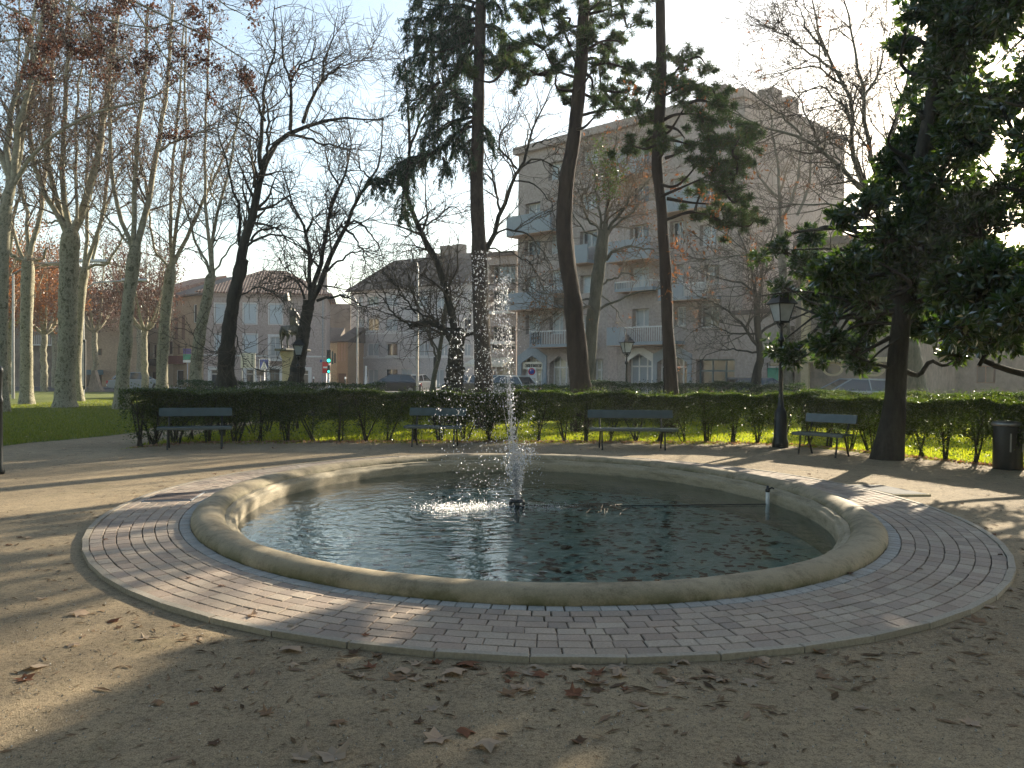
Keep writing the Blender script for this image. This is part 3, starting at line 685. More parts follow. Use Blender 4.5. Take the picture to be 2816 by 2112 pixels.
for i in range(70):
    x, y = rr.uniform(-12, 8), rr.uniform(12.5, 22)
    if y < 16.0 and x > -6: y += 3.0
    place_leaf(x, y, rr.uniform(0.06, 0.12), rr.choice([0, 0, 1, 4]), 0.03, px=False, group='fallen leaves on the grass', where='lying on the grass or path by the hedge')

# ================================================================== trees
def limb_pts(px, D, lean=0.0, n=14, rng=None, wob=0.0):
    """polyline picked in the photo, set at distance D and leaning towards or away from the viewer as it rises"""
    if len(px) == 1: px = [px[0], px[0]]
    y0 = px[0][1]; pts = []
    for x, y in px:
        d = D + lean * (y0 - y) * K / FPX * D
        pts.append(P(x, y, d))
    q = resample(pts, n)
    if rng is not None and wob: q[1:-1] += rng.normal(0, wob, q[1:-1].shape)
    return q

def bark_tube(q, r, k, rng, amp=.05):
    n = 90; t = np.linspace(0, len(q) - 1, n); i = np.arange(len(q)); q = np.stack([np.interp(t, i, q[:, j]) for j in range(3)], 1); r = np.interp(t, i, r)
    for _ in range(2): q[1:-1] = (q[:-2] + 2 * q[1:-1] + q[2:]) / 4
    v, f = tubes(q[None], r[None], k); v = v.reshape(n, k, 3); th = np.arange(k)[None] * 2 * np.pi / k; z = v[:, :, 2]; p = rng.uniform(0, 6, 6)
    h = np.sin(2 * th + z * 1.7 + p[0]) + .8 * np.sin(3 * th - z * 2.3 + p[1]) + .6 * np.sin(z * 5.1 + th + p[2]) + .5 * np.sin(5 * th + z * .9 + p[3]) + .5 * rng.normal(size=(n, k))
    c = v.mean(1, keepdims=True); return (c + (v - c) * (1 + amp * h[:, :, None] * .6)).reshape(-1, 3), f

def tree(name, label, group, trunk, limbs, levels, mats, seed, twig_mat, leaves=None, base=None, sides=10, cat='tree', rough=0.0, slim=1.0):
    """trunk/limbs: (pixel polyline, distance, lean, width px start, width px end)"""
    rng = np.random.default_rng(seed); slim = .86 if name == 'plane_tree' else .95
    def prep(l, n):
        px, D, lean, w0, w1 = l; w0 = w0 * slim; q = limb_pts(px, D, lean, n, rng, 0.0)
        r = np.linspace(rw(w0, D), rw(w1, D), n) if w1 >= 0.7 else np.linspace(rw(w0, D), 0.006, n)
        return q, r
    tq, tr_ = prep(trunk, 26)
    tr_ = tr_.copy(); flare = np.exp(-np.linspace(0, 1, 26) * 14); tr_ *= 1 + 0.45 * flare
    if rough:
        tr_ *= 1 + rough * rng.normal(size=26); tq[1:, :2] += rng.normal(0, rough * tr_.mean() * 0.5, (25, 2))
    if limbs and name == 'plane_tree': tr_[-3:] *= [1.0, .95, .72]
    b = Vector(tq[0]); b.z = 0
    if tq[0][2] > 0.02: tq = np.vstack([[tq[0][0], tq[0][1], -0.05], tq]); tr_ = np.r_[tr_[0] * 1.1, tr_]
    root = thing(name, b, label, cat, group)
    v, f = bark_tube(tq, tr_, 22, rng)
    build('trunk', local(root, v), f, mats[0], root, True)
    LP, LR = [], []
    for l in limbs:
        q, r = prep(l, 14); dt = np.linalg.norm(tq - q[0], axis=1)
        if dt.min() < .45 and q[-1][2] > q[0][2] + .8:      # root the limb inside the trunk, a little lower down
            q = resample([tq[int(np.argmin(np.abs(tq[:, 2] - (q[0][2] - .45))))], *q[::3]], 14)
        q = np.array(q); q[1:] += rng.normal(0, 0.03, q[1:].shape); LP.append(q); LR.append(r)
    if not LP:
        LP = [tq[-14:]]; LR = [tr_[-14:]]
    LP, LR = np.array(LP), np.array(LR)
    if limbs:
        v, f = tubes(LP, LR, sides); build('limbs', local(root, v), f, mats[1], root, True)
    parts = []; cur = (LP, LR); lev = [cur]
    for i, kw in enumerate(levels):
        kw = dict(kw); src = kw.pop('src', None); k = kw.pop('k', 3)
        pP, pR = lev[-1] if src is None else lev[src]
        cP, cR = spawn(pP, pR, rng, **kw); lev.append((cP, cR))
        if len(cP): parts.append(tubes(cP, cR, k))
    if parts:
        v, f = join(parts); build('crown', local(root, v), f, twig_mat, root, True)
    if leaves:
        for lf in leaves:
            lf = dict(lf); src = lf.pop('src', -1); mt = lf.pop('mat'); n = lf.pop('n'); fil = lf.pop('filter', None); clump = lf.pop('clump', 0.05); nm = lf.pop('name', 'leaves')
            pP, pR = lev[src]; m, s, _ = pP.shape
            if m == 0: continue
            if fil is not None:
                keep = fil(pP[:, -1], rng); pP = pP[keep]; m = len(pP)
                if m == 0: continue
            i = rng.integers(0, m, n); t = 1 - rng.random(n) ** 1.5 * 0.9; ft = t * (s - 1) * 0.999; a = ft.astype(int); fr = (ft - a)[:, None]
            C = pP[i, a] * (1 - fr) + pP[i, a + 1] * fr + rng.normal(0, clump, (n, 3))
            v, f = cards(C, rng, **lf); build(nm, local(root, v), f, mt, root)
    return root, lev

def Z1(*a): return [(x * .3315, y * .3315) for x, y in a]                     # crops of the photo used for measuring
def Z2(*a): return [(392.8 + x * .3315, y * .3315) for x, y in a]
def Z3(*a): return [(824.8 + x * .3315, y * .3315) for x, y in a]
def Z4(*a): return [(707 + x * .2131, 549.9 + y * .2131) for x, y in a]
def Z5(*a): return [(1099.7 + x * .3551, 157.1 + y * .3551) for x, y in a]
def Z6(*a): return [(1571 + x * .4735, y * .4735) for x, y in a]

PG = 'plane trees along the avenue'
pl_levels = [dict(per_m=2.5, tmin=0.12, ang=(25, 60), L=(1.2, 3.6), ratio=0.33, segs=7, wander=0.11, trop=(0, 0, 0.06), rtip=0.005, k=4),
             dict(per_m=4.2, tmin=0.15, ang=(30, 65), L=(0.6, 1.9), ratio=0.5, segs=5, wander=0.16, trop=(0, 0, 0.03), rtip=0.005),
             dict(per_m=3.4, tmin=0.2, ang=(30, 60), L=(0.3, 0.9), ratio=0.6, segs=3, wander=0.15, rtip=0.0045)]
def hi(zmin, prob=0.5):
    return lambda p, rng: (p[:, 2] > zmin) & (rng.random(len(p)) < prob)
red = lambda n, z, pr=0.6: [dict(mat=M['dead_leaf'], n=int(n * .55), src=3, size=(0.06, 0.13), asp=0.7, fold=0.25, filter=hi(z, pr), clump=0.22)]
pm = (M['plane_bark'], M['pale_limb'])

T0 = tree('plane_tree', 'pale sunlit plane trunk cut by the left edge of the photo', PG, ([(8, 892), (4, 800), (5, 650), (8, 520), (14, 440), (26, 398)], 30, 0, 26, 24),
  [(Z1((60, 1210), (60, 1100), (50, 900), (110, 650), (180, 350), (240, 0), (270, -250)), 30, .1, 17, 6), (Z1((85, 1200), (100, 950), (180, 600), (230, 350), (290, 0), (320, -250)), 30, -.15, 18, 7),
   (Z1((95, 1190), (150, 900), (230, 600), (320, 250), (380, 0), (400, -250)), 30, .2, 13, 5), (Z1((110, 1190), (300, 920), (480, 760), (650, 735), (800, 710), (1000, 630), (1250, 430), (1400, 330)), 30, -.3, 11, 2),
   (Z1((70, 1180), (-40, 900), (-150, 500), (-200, 0)), 30, 0, 14, 5), (Z1((100, 650), (250, 520), (400, 480), (600, 500), (740, 530)), 29, .3, 5, 1), (Z1((-60, 280), (150, 250), (300, 265), (600, 230), (900, 350)), 29, .3, 5, 1)],
  pl_levels, pm, 101, M['twig'], red(5200, 9.0))
T1 = tree('plane_tree', 'plane tree with level stub arms, left of the thickest trunk', PG, ([(58, 866), (57, 760), (58, 660), (60, 590), (60, 560)], 37, 0, 27, 26),
  [(Z1((170, 1660), (180, 1450), (130, 1150), (110, 800)), 37, .1, 11, 5), (Z1((200, 1660), (265, 1480), (285, 1200), (300, 900), (330, 700), (340, 300), (350, 0)), 37, .1, 13, 4), ([(58, 562), (40, 560), (20, 547)], 37, .3, 9, 7),
   ([(62, 560), (80, 562), (95, 555), (98, 540)], 37, -.3, 9, 5), ([(22, 548), (30, 480), (40, 400), (38, 200), (42, 0)], 37.5, 0, 7, 3), ([(50, 560), (20, 470), (-10, 380), (-20, 200)], 37, 0, 9, 3)],
  pl_levels, pm, 102, M['twig'], red(2500, 9.0))
T2 = tree('plane_tree', 'thickest mottled plane trunk on the left lawn', PG, ([(140, 880), (141, 820), (146, 740), (147, 640), (150, 560), (153, 495)], 34, 0, 44, 38),
  [(Z1((430, 1500), (395, 1430), (340, 1290), (322, 1050), (325, 800), (335, 500), (345, 200), (350, -150)), 34, .1, 15, 5), (Z1((440, 1490), (420, 1380), (405, 1150), (410, 900), (425, 600), (450, 300), (465, -100)), 34, -.1, 15, 6),
   (Z1((490, 1490), (540, 1410), (600, 1200), (650, 950), (680, 750), (700, 500), (760, 150), (790, -150)), 34, .12, 22, 6), (Z1((420, 1480), (350, 1380), (270, 1200), (215, 1000), (190, 800), (200, 500), (220, 100)), 34, -.2, 15, 4),
   (Z1((430, 1460), (370, 1440), (310, 1455), (290, 1430)), 34, .2, 7, 3), (Z1((500, 1450), (500, 1100), (500, 700), (545, 300), (560, 0)), 33.6, .2, 8, 3), (Z1((700, 820), (800, 740), (860, 700), (1000, 715), (1150, 720)), 34, -.3, 6, 1),
   (Z1((540, 1400), (620, 1100), (700, 600), (740, 300), (780, 0)), 34.6, .25, 9, 3)],
  pl_levels, pm, 103, M['twig'], red(3800, 8.5), rough=0.03)
T2b = tree('plane_tree', 'slim leaning plane tree just right of the thickest trunk', PG, ([(169, 860), (166, 790), (170, 700), (177, 620), (184, 580)], 41, 0, 20, 20),
  [([(184, 582), (200, 560), (215, 500), (230, 400), (240, 250), (250, 50)], 41, .1, 11, 3), ([(184, 585), (190, 500), (185, 380), (195, 250), (200, 0)], 41, .1, 10, 3), ([(190, 578), (225, 572), (245, 550), (262, 520), (300, 450)], 41, -.1, 9, 2),
   ([(180, 580), (150, 575), (110, 572), (80, 578)], 41, 0, 7, 4), ([(200, 560), (222, 470), (250, 390), (300, 300)], 41, .2, 7, 2)],
  pl_levels, pm, 104, M['twig'], red(1600, 8.0))
T3 = tree('plane_tree', 'plane tree with a knot on its bent trunk, standing beside the hedge end', PG, ([(263, 868), (266, 800), (272, 740), (273, 690), (282, 620), (290, 550), (292, 532)], 33, 0, 30, 27),
  [(Z1((860, 1610), (815, 1560), (770, 1400), (735, 1200), (705, 1000), (720, 850), (715, 500), (740, 0)), 33, .12, 12, 4), (Z1((870, 1600), (872, 1400), (880, 1200), (895, 950), (930, 600), (960, 300), (965, -100)), 33, -.1, 13, 5),
   (Z1((890, 1605), (935, 1530), (980, 1250), (1030, 980), (1060, 750), (1090, 500), (1110, 250), (1135, -100)), 33, .1, 17, 5), (Z1((1035, 985), (1150, 920), (1330, 855), (1480, 815), (1620, 800)), 33, -.3, 7, 1),
   (Z1((840, 1580), (700, 1420), (600, 1320), (520, 1200), (380, 950)), 33, -.2, 6, 2)],
  pl_levels, pm, 105, M['twig'], red(2600, 9.5), rough=0.03)
T4 = tree('plane_tree', 'grey plane trunk rising behind the left bench', PG, ([(350, 850), (351, 780), (356, 700), (362, 640), (370, 578)], 38, 0, 26, 23),
  [(Z1((1110, 1740), (1108, 1600), (1110, 1350), (1130, 1050), (1160, 700), (1190, 400), (1200, 0)), 38, .1, 10, 3), (Z1((1120, 1740), (1140, 1600), (1160, 1350), (1190, 1100), (1210, 800), (1205, 500), (1220, 0)), 38, -.1, 10, 3),
   (Z1((1130, 1740), (1180, 1640), (1280, 1400), (1400, 1150), (1470, 990), (1560, 800), (1620, 600)), 38, .1, 11, 3), (Z1((1100, 1740), (1040, 1750), (1000, 1600), (960, 1300), (900, 1000)), 38, .1, 7, 3)],
  pl_levels, pm, 106, M['twig'], red(1500, 10.0))
T5 = tree('plane_tree', 'crooked mossy plane trunk in front of the mauve house', PG, ([(424, 846), (423, 790), (430, 740), (436, 700), (446, 650), (455, 600), (459, 592)], 33, 0, 28, 22),
  [(Z2((195, 1790), (170, 1640), (150, 1250), (150, 900), (165, 550), (180, 200), (190, -100)), 33, .1, 10, 3), (Z2((200, 1790), (190, 1600), (230, 1350), (275, 1250), (320, 1000), (370, 750), (410, 500)), 33, -.1, 10, 3),
   (Z2((210, 1790), (290, 1650), (390, 1520), (480, 1430)), 33, .2, 6, 2), (Z2((190, 1780), (110, 1620), (20, 1350), (-20, 1200)), 33, .1, 8, 3), (Z2((225, 1340), (180, 1200), (250, 1000), (330, 950)), 33, .2, 5, 2)],
  pl_levels, (M['plane_bark'], M['pale_limb']), 107, M['twig'], red(1200, 9.0), rough=0.04)

dk = (M['dark_bark'], M['dark_bark'])
lin = [dict(per_m=3.0, tmin=0.12, ang=(25, 60), L=(1.0, 2.6), ratio=0.42, segs=8, wander=0.17, trop=(0, 0, 0.03), rtip=0.006, k=4),
       dict(per_m=5.0, tmin=0.12, ang=(30, 70), L=(0.6, 1.8), ratio=0.5, segs=6, wander=0.2, trop=(0, 0, -0.01), rtip=0.004),
       dict(per_m=4.0, tmin=0.15, ang=(30, 65), L=(0.3, 0.9), ratio=0.6, segs=4, wander=0.2, rtip=0.0038)]
DG = 'dark leafless trees on the lawn'
T6 = tree('linden_tree', 'black leaning linden trunk in front of the mauve house', DG, ([(486, 848), (489, 800), (490, 760), (496, 700), (503, 650), (516, 600), (524, 560)], 25, 0, 38, 25),
  [(Z2((390, 1690), (420, 1450), (470, 1330), (490, 1200), (520, 1080), (600, 950), (700, 850), (790, 800), (940, 798), (1050, 735), (1200, 725), (1330, 790), (1360, 900)), 25, .03, 24, 2),
   (Z2((515, 1100), (510, 950), (520, 850), (540, 650), (560, 500), (600, 380), (610, 200), (600, 50)), 25, .2, 11, 2), (Z2((520, 1090), (560, 990), (560, 850), (560, 650)), 25, -.1, 9, 3),
   (Z2((790, 800), (830, 680), (900, 550), (950, 350), (1000, 200), (1020, 80)), 25, .2, 9, 1), (Z2((705, 850), (715, 650), (715, 530), (670, 430), (655, 300), (660, 180), (640, 50)), 25, -.2, 9, 1),
   (Z2((715, 530), (760, 430), (850, 370), (870, 200)), 24.6, -.1, 6, 1), (Z2((900, 560), (1010, 450), (1130, 400), (1250, 370)), 25, .3, 6, 1), (Z2((700, 880), (830, 900), (930, 945), (1060, 940), (1190, 955)), 25, -.4, 7, 1),
   (Z2((375, 1600), (380, 1400), (330, 1200), (290, 1030), (240, 850), (250, 700)), 25.3, .1, 8, 2), (Z2((450, 1570), (500, 1510), (600, 1490), (700, 1560), (790, 1640), (830, 1690)), 25, -.3, 6, 1),
   (Z2((430, 1600), (520, 1545), (640, 1545), (760, 1600), (900, 1750)), 24.7, -.3, 6, 1), (Z2((545, 790), (480, 640), (400, 540), (330, 450)), 25, .2, 7, 2), (Z2((470, 1220), (480, 1000), (500, 850)), 25, .3, 7, 2),
   (Z2((530, 1200), (590, 1210), (660, 1270), (760, 1330)), 25, .3, 4, 1), ([(500, 690), (520, 760), (560, 800), (610, 790)], 24.8, -.2, 3, .5), ([(515, 640), (560, 620), (600, 640), (620, 680)], 24.8, .1, 4, .5), ([(498, 780), (460, 760), (430, 745), (400, 700)], 25, 0, 4, .5)],
  lin, dk, 110, M['twig_dark'], rough=0.07)
T7 = tree('linden_tree', 'dark forked linden beside the statue pedestal', DG, ([(637, 836), (644, 790), (653, 740), (661, 690), (668, 650)], 30, 0, 33, 24),
  [(Z2((830, 1980), (825, 1800), (820, 1650), (805, 1500), (740, 1370), (690, 1250), (660, 1150), (650, 1030), (690, 950)), 30, .1, 12, 1.5), (Z2((840, 1950), (890, 1750), (910, 1659), (940, 1450), (990, 1300), (1030, 1200), (1100, 1040), (1060, 900), (1080, 780), (1010, 650)), 30, .1, 13, 1.5),
   (Z2((850, 1960), (930, 1780), (980, 1659), (1060, 1450), (1140, 1330), (1240, 1200), (1280, 1100), (1280, 950), (1310, 820), (1280, 650)), 30, -.1, 15, 1.5), (Z2((1060, 1450), (1150, 1455), (1230, 1520), (1300, 1640), (1330, 1750)), 30, -.2, 6, 1),
   (Z2((1240, 1200), (1350, 1190), (1450, 1210)), 30, .2, 5, 1), (Z2((1040, 1470), (1130, 1560), (1200, 1700), (1260, 1800)), 30, .1, 6, 1), (Z2((880, 1960), (1000, 1930), (1120, 1960), (1250, 2050)), 30, -.2, 7, 1),
   (Z2((800, 1950), (760, 1850), (700, 1800), (640, 1850), (620, 1900)), 30, .2, 6, 1), (Z2((1020, 1200), (960, 1100), (930, 950), (940, 850)), 30, .2, 5, 1), (Z2((1240, 1190), (1160, 1080), (1150, 950)), 30, .2, 5, 1),
   (Z2((810, 1510), (900, 1380), (1000, 1350)), 30, -.2, 4, 1), (Z2((930, 1780), (1050, 1680), (1180, 1640), (1350, 1680)), 30, .2, 6, 1)],
  lin, dk, 111, M['twig_dark'], rough=0.06)
T8 = tree('linden_tree', 'gnarled black tree with a sawn-off arm behind the second bench', DG, (Z4((1270, 1400), (1290, 1250), (1300, 1050), (1312, 850), (1318, 760)), 24.5, 0, 42, 30),
  [(Z4((1310, 860), (1340, 700), (1355, 560), (1340, 470), (1270, 400), (1200, 270), (1120, 120), (1020, -20)) + Z3((240, 1480), (180, 1330), (165, 1200), (175, 1000), (170, 750), (150, 500), (165, 300), (200, 200)), 24.5, .05, 19, 2),
   (Z4((1280, 900), (1230, 820), (1140, 740), (1040, 680), (940, 710), (830, 715)), 24.5, -.2, 15, 10), (Z4((1300, 800), (1210, 740), (1090, 680), (960, 590), (880, 560), (760, 555), (700, 520)), 24.5, .2, 12, 2),
   (Z3((175, 1000), (250, 800), (380, 600), (500, 450), (700, 480)), 24.5, .2, 7, 1), (Z3((240, 1460), (330, 1440), (400, 1370), (470, 1345), (530, 1400), (500, 1450)), 24.5, -.3, 5, 1),
   (Z4((1340, 850), (1420, 815), (1500, 770), (1560, 600), (1575, 300)), 24.7, .3, 8, 7), (Z3((640, 1700), (690, 1600), (740, 1480), (800, 1330), (860, 1170), (920, 1050), (960, 900), (1030, 730), (1080, 620), (1150, 500)), 25.2, .1, 13, 1.5),
   (Z3((880, 1100), (780, 980), (765, 900), (820, 800), (930, 640)), 25.3, .1, 6, 1), (Z3((770, 1370), (730, 1200), (700, 1080), (660, 970), (630, 850)), 25.3, .1, 6, 1), (Z3((910, 1090), (1000, 1040), (1100, 1070), (1180, 1160), (1230, 1300)), 25.2, -.3, 5, 1),
   (Z3((860, 1180), (1000, 1200), (1100, 1330), (1150, 1500)), 25.2, -.3, 4, 1), (Z3((730, 1540), (850, 1500), (980, 1560), (1080, 1700), (1120, 1850)), 25.2, -.3, 5, 1), (Z3((700, 1620), (850, 1650), (980, 1740), (1060, 1900)), 25.2, -.2, 4, 1),
   (Z3((980, 960), (1090, 900), (1200, 930)), 25.3, .2, 4, 1), (Z4((900, 600), (800, 480), (720, 350), (600, 200)), 24.5, -.2, 5, 1), (Z4((1000, 690), (900, 500), (860, 330), (920, 150)), 24.5, .3, 5, 1), (Z4((830, 715), (700, 620), (560, 450), (450, 330)), 24.5, -.2, 5, 1)],
  lin, dk, 112, M['twig_dark'], rough=0.08)
T8b = tree('young_tree', 'slim greenish sapling leaning just left of the gnarled black tree', None, (Z4((1060, 1420), (1090, 1200), (1130, 1050), (1150, 900), (1180, 700), (1195, 500)), 26, 0, 12, 6),
  [(Z4((1195, 500), (1190, 300), (1160, 80), (1150, -200)), 26, 0, 5, 1), (Z4((1120, 1060), (1050, 880), (1000, 760), (900, 650)), 26, .1, 7, 2), (Z4((1180, 700), (1260, 500), (1330, 300)), 26, .1, 4, 1), (Z4((1040, 870), (1030, 600), (1060, 300), (1040, 100)), 26, .1, 4, 1)],
  lin[:2], (M['grey_bark'], M['grey_bark']), 113, M['twig'])
T11 = tree('oak_tree', 'grey tree with ivy and many rising limbs between the two pines', DG, (Z5((470, 1950), (490, 1700), (515, 1450), (545, 1200), (565, 1050), (578, 960)), 29, 0, 30, 26),
  [(Z5((575, 980), (595, 880), (610, 700), (630, 550), (655, 350), (690, 240)), 29, .1, 13, 1.5), (Z5((565, 960), (550, 880), (540, 700), (500, 560), (480, 420)), 29, .1, 8, 1), (Z5((600, 960), (650, 890), (740, 760), (860, 640), (900, 500)), 29, -.1, 10, 1),
   (Z5((600, 980), (640, 920), (700, 885), (790, 800), (900, 650)), 29, .2, 8, 1), (Z5((560, 960), (540, 930), (470, 880), (450, 800), (380, 640)), 29, -.2, 8, 1), (Z5((590, 1140), (640, 1080), (720, 1060), (850, 1070), (930, 1100)), 29, -.3, 8, 2),
   (Z5((555, 1440), (650, 1385), (800, 1335), (930, 1315), (1050, 1250)), 29, -.3, 7, 1.5), (Z5((565, 1290), (660, 1240), (690, 1210), (800, 1250)), 29, .2, 5, 1), (Z5((560, 1350), (640, 1430), (700, 1520)), 29, -.2, 4, 1),
   (Z5((500, 1380), (400, 1380), (200, 1340), (60, 1260)), 29, -.2, 5, 1), (Z5((500, 1420), (300, 1430), (120, 1350), (40, 1250)), 28.6, .1, 5, 1), (Z5((610, 700), (700, 600), (730, 450), (800, 380)), 29, .2, 5, 1), (Z5((545, 1000), (450, 950), (380, 830), (390, 700)), 29, .2, 5, 1)],
  lin, (M['grey_bark'], M['grey_bark']), 114, M['twig'],
  [dict(mat=M['orange_leaf'], n=1500, src=3, size=(0.05, 0.11), asp=0.6, clump=0.12, filter=lambda p, r: (p[:, 0] < 5.6) & (r.random(len(p)) < 0.12)), ], rough=0.05)
rg = np.random.default_rng(31); ip = limb_pts(Z5((560, 450), (600, 550), (620, 650), (600, 750)), 28.8, 0, 30)
C = ip[rg.integers(0, 30, 900)] + rg.normal(0, 0.22, (900, 3)); v, f = cards(C, rg, (0.07, 0.12), 0.8); build('ivy', local(T11[0], v), f, M['ivy'], T11[0])

T13 = tree('young_tree', 'low spreading dark tree left of the near lamp post', None, ([(1632, 836), (1636, 800), (1642, 775), (1640, 740), (1636, 700), (1634, 640)], 33, 0, 20, 12),
  [([(1636, 680), (1628, 600), (1600, 520), (1580, 430)], 33, .1, 8, 1), ([(1640, 650), (1650, 560), (1680, 480), (1690, 400)], 33, .1, 8, 1), ([(1630, 740), (1590, 690), (1540, 650), (1500, 640), (1470, 610)], 33, -.2, 9, 1), ([(1636, 760), (1590, 755), (1540, 760), (1500, 790)], 32.5, -.3, 5, .8),
   ([(1640, 720), (1690, 690), (1740, 680), (1800, 640)], 33, -.2, 8, 1), ([(1634, 640), (1600, 610), (1540, 600), (1480, 570)], 33, .2, 7, 1), ([(1640, 700), (1700, 640), (1760, 600), (1830, 590)], 33, .2, 7, 1), ([(1632, 720), (1580, 720), (1530, 700), (1490, 720)], 33, -.2, 5, 1), ([(1640, 690), (1620, 560), (1560, 500), (1500, 470)], 33, -.1, 6, 1)],
  [dict(lin[0], per_m=3.4, L=(1.2, 3.2)), dict(lin[1], per_m=4.6), lin[2]], dk, 115, M['twig_dark'],
  [dict(mat=M['orange_leaf'], n=420, src=3, size=(0.08, 0.15), asp=0.5, clump=0.05, filter=lambda p, r: r.random(len(p)) < 0.05)], rough=0.05)
T15 = tree('chestnut_tree', 'tall bare spreading tree behind the magnolia', DG, ([(1978, 870), (1972, 800), (1958, 700), (1945, 600), (1925, 520), (1905, 450)], 26, 0, 46, 26),
  [(Z6((700, 950), (600, 900), (555, 810), (450, 700), (340, 620), (200, 590), (0, 500), (-100, 480)), 26, -.2, 13, 2), (Z6((690, 950), (605, 870), (570, 700), (570, 450), (530, 350), (450, 250), (400, 50), (360, -100)), 26, .1, 14, 3),
   (Z6((720, 940), (680, 800), (640, 650), (620, 450), (630, 300), (550, 150), (520, -100)), 26, -.1, 14, 3), (Z6((720, 900), (700, 780), (740, 650), (790, 500), (830, 300), (860, 50)), 26, .2, 14, 4), (Z6((572, 600), (550, 520), (420, 390), (280, 480), (240, 430)), 26, -.2, 7, 1),
   (Z6((570, 450), (470, 340), (380, 300), (230, 330), (100, 370)), 26, .2, 6, 1), (Z6((530, 350), (400, 260), (250, 150), (140, 70)), 26, .1, 7, 1), (Z6((620, 450), (700, 330), (720, 200), (800, 60)), 26, .1, 7, 1), (Z6((450, 260), (330, 60), (300, -60)), 26, .2, 6, 1),
   (Z6((450, 700), (380, 560), (320, 430), (220, 300)), 26, .2, 6, 1), (Z6((560, 800), (470, 660), (500, 560), (560, 560)), 26, -.3, 5, 1), (Z6((740, 1150), (560, 1150), (300, 1160), (0, 1170), (-200, 1200)), 24, -.1, 8, 1), (Z6((700, 1050), (560, 945), (400, 940), (250, 930), (100, 900)), 25, -.2, 7, 1),
   (Z6((340, 620), (230, 500), (120, 440), (20, 330)), 26, .2, 5, 1), (Z6((720, 1120), (560, 1300), (430, 1440), (380, 1560)), 23, -.2, 7, 1)],
  [dict(lin[0], per_m=3.6, L=(1.0, 3.0)), dict(lin[1], per_m=4.6), lin[2]], (M['grey_bark'], M['grey_bark']), 116, M['twig_dark'],
  [dict(mat=M['orange_leaf'], n=300, src=3, size=(0.08, 0.16), asp=0.5, clump=0.04, filter=lambda p, r: r.random(len(p)) < 0.02)])
T16 = tree('poplar_tree', 'pale grey tree seen against the blank gable of the apartment block', None, ([(1700, 836), (1696, 700), (1690, 560), (1686, 470)], 42, 0, 22, 15),
  [(Z6((245, 1000), (235, 850), (215, 650), (200, 540), (180, 420)), 42, .1, 10, 2), (Z6((255, 1000), (300, 900), (340, 700), (350, 560), (430, 420)), 42, .1, 8, 2), (Z6((320, 980), (370, 850), (390, 700), (440, 600), (520, 540)), 42, .1, 7, 2), (Z6((235, 900), (140, 800), (120, 700), (60, 620)), 42, .1, 6, 1)],
  [dict(lin[0], per_m=2.0, L=(1.5, 3.5)), dict(lin[1], L=(.7, 1.8)), dict(lin[2], L=(.4, 1.0), per_m=2)], (M['grey_bark'], M['grey_bark']), 117, M['twig'])

# branch of a nearer plane tree hanging into the top left corner
rg = np.random.default_rng(40)
nt_ = tree('plane_tree', 'plane tree whose leafy branches hang into the top left corner', PG, ([(-420, 930), (-425, 600), (-430, 300), (-440, 60)], 21, 0, 50, 30),
  [([(-440, 60), (-300, -80), (-100, -60), (120, -40), (280, 0), (400, 60), (520, 120), (600, 200)], 21, 0, 14, 1.5), ([(-100, -60), (80, -30), (220, 40), (340, 60), (430, 30), (540, 20)], 21, .3, 8, 1), ([(280, 0), (360, 130), (420, 190), (500, 210)], 21, -.3, 5, 1), ([(120, -40), (200, 60), (260, 110), (330, 190), (350, 260)], 21.5, .2, 6, 1),
   ([(-100, -60), (20, 20), (130, 60), (230, 100), (300, 170)], 20.5, .2, 6, 1), ([(340, -60), (440, -20), (520, 30), (590, 60)], 21.5, .2, 6, 1)],
  [dict(per_m=2.2, tmin=0.25, ang=(30, 70), L=(0.8, 2.0), ratio=0.45, segs=6, wander=0.2, trop=(0, 0, -0.04), rtip=0.005, k=4), dict(per_m=3.5, tmin=0.1, ang=(30, 70), L=(0.4, 1.0), ratio=0.5, segs=5, wander=0.2, trop=(0, 0, -0.05), rtip=0.004),
   dict(per_m=3.0, tmin=0.2, ang=(30, 60), L=(0.2, 0.5), ratio=0.6, segs=3, rtip=0.0035)], pm, 118, M['twig_dark'],
  [dict(mat=M['dead_leaf'], n=4200, src=3, size=(0.05, 0.12), asp=0.7, fold=0.3, clump=0.09, filter=lambda p, r: (p[:, 0] > -13) & (r.random(len(p)) < 0.5))])

# ---------------------------------------------------------------- conifers
def strands(polys, rng, per_m, L, side=0.35, drop=0.9):
    """thin twigs hanging from spruce branches"""
    pP = np.array([resample(p, 12) for p in polys]); R = np.full(pP.shape[:2], 0.03)
    return spawn(pP, R, rng, per_m, 0.12, (50, 90), L, False, 0.4, 5, 0.10, (0, 0, -drop), 0.004, rmax=0.012)
rng = np.random.default_rng(51)
spx = ([(1047, 900), (1046, 830), (1041, 740), (1037, 620), (1033, 500), (1030, 400), (1033, 250), (1036, 120), (1038, 0), (1038, -160)], 22.5, 0, 40, 16)
q = limb_pts(spx[0], 22.5, 0, 40); r = np.interp(np.linspace(0, 1, 40), [0, .25, .5, .8, 1], [rw(x, 22.5) for x in (42, 34, 28, 24, 14)]); q[0, 2] = -0.05
sp_root = thing('spruce_tree', (q[0][0], q[0][1], 0), 'tall spruce with drooping blue-green branches behind the fountain jet', 'tree', 'conifers on the lawn')
r = r * (1 + 0.03 * rng.normal(size=40)); v, f = bark_tube(q, r, 20, rng, .05); build('trunk', local(sp_root, v), f, M['spruce_bark'], sp_root, True)
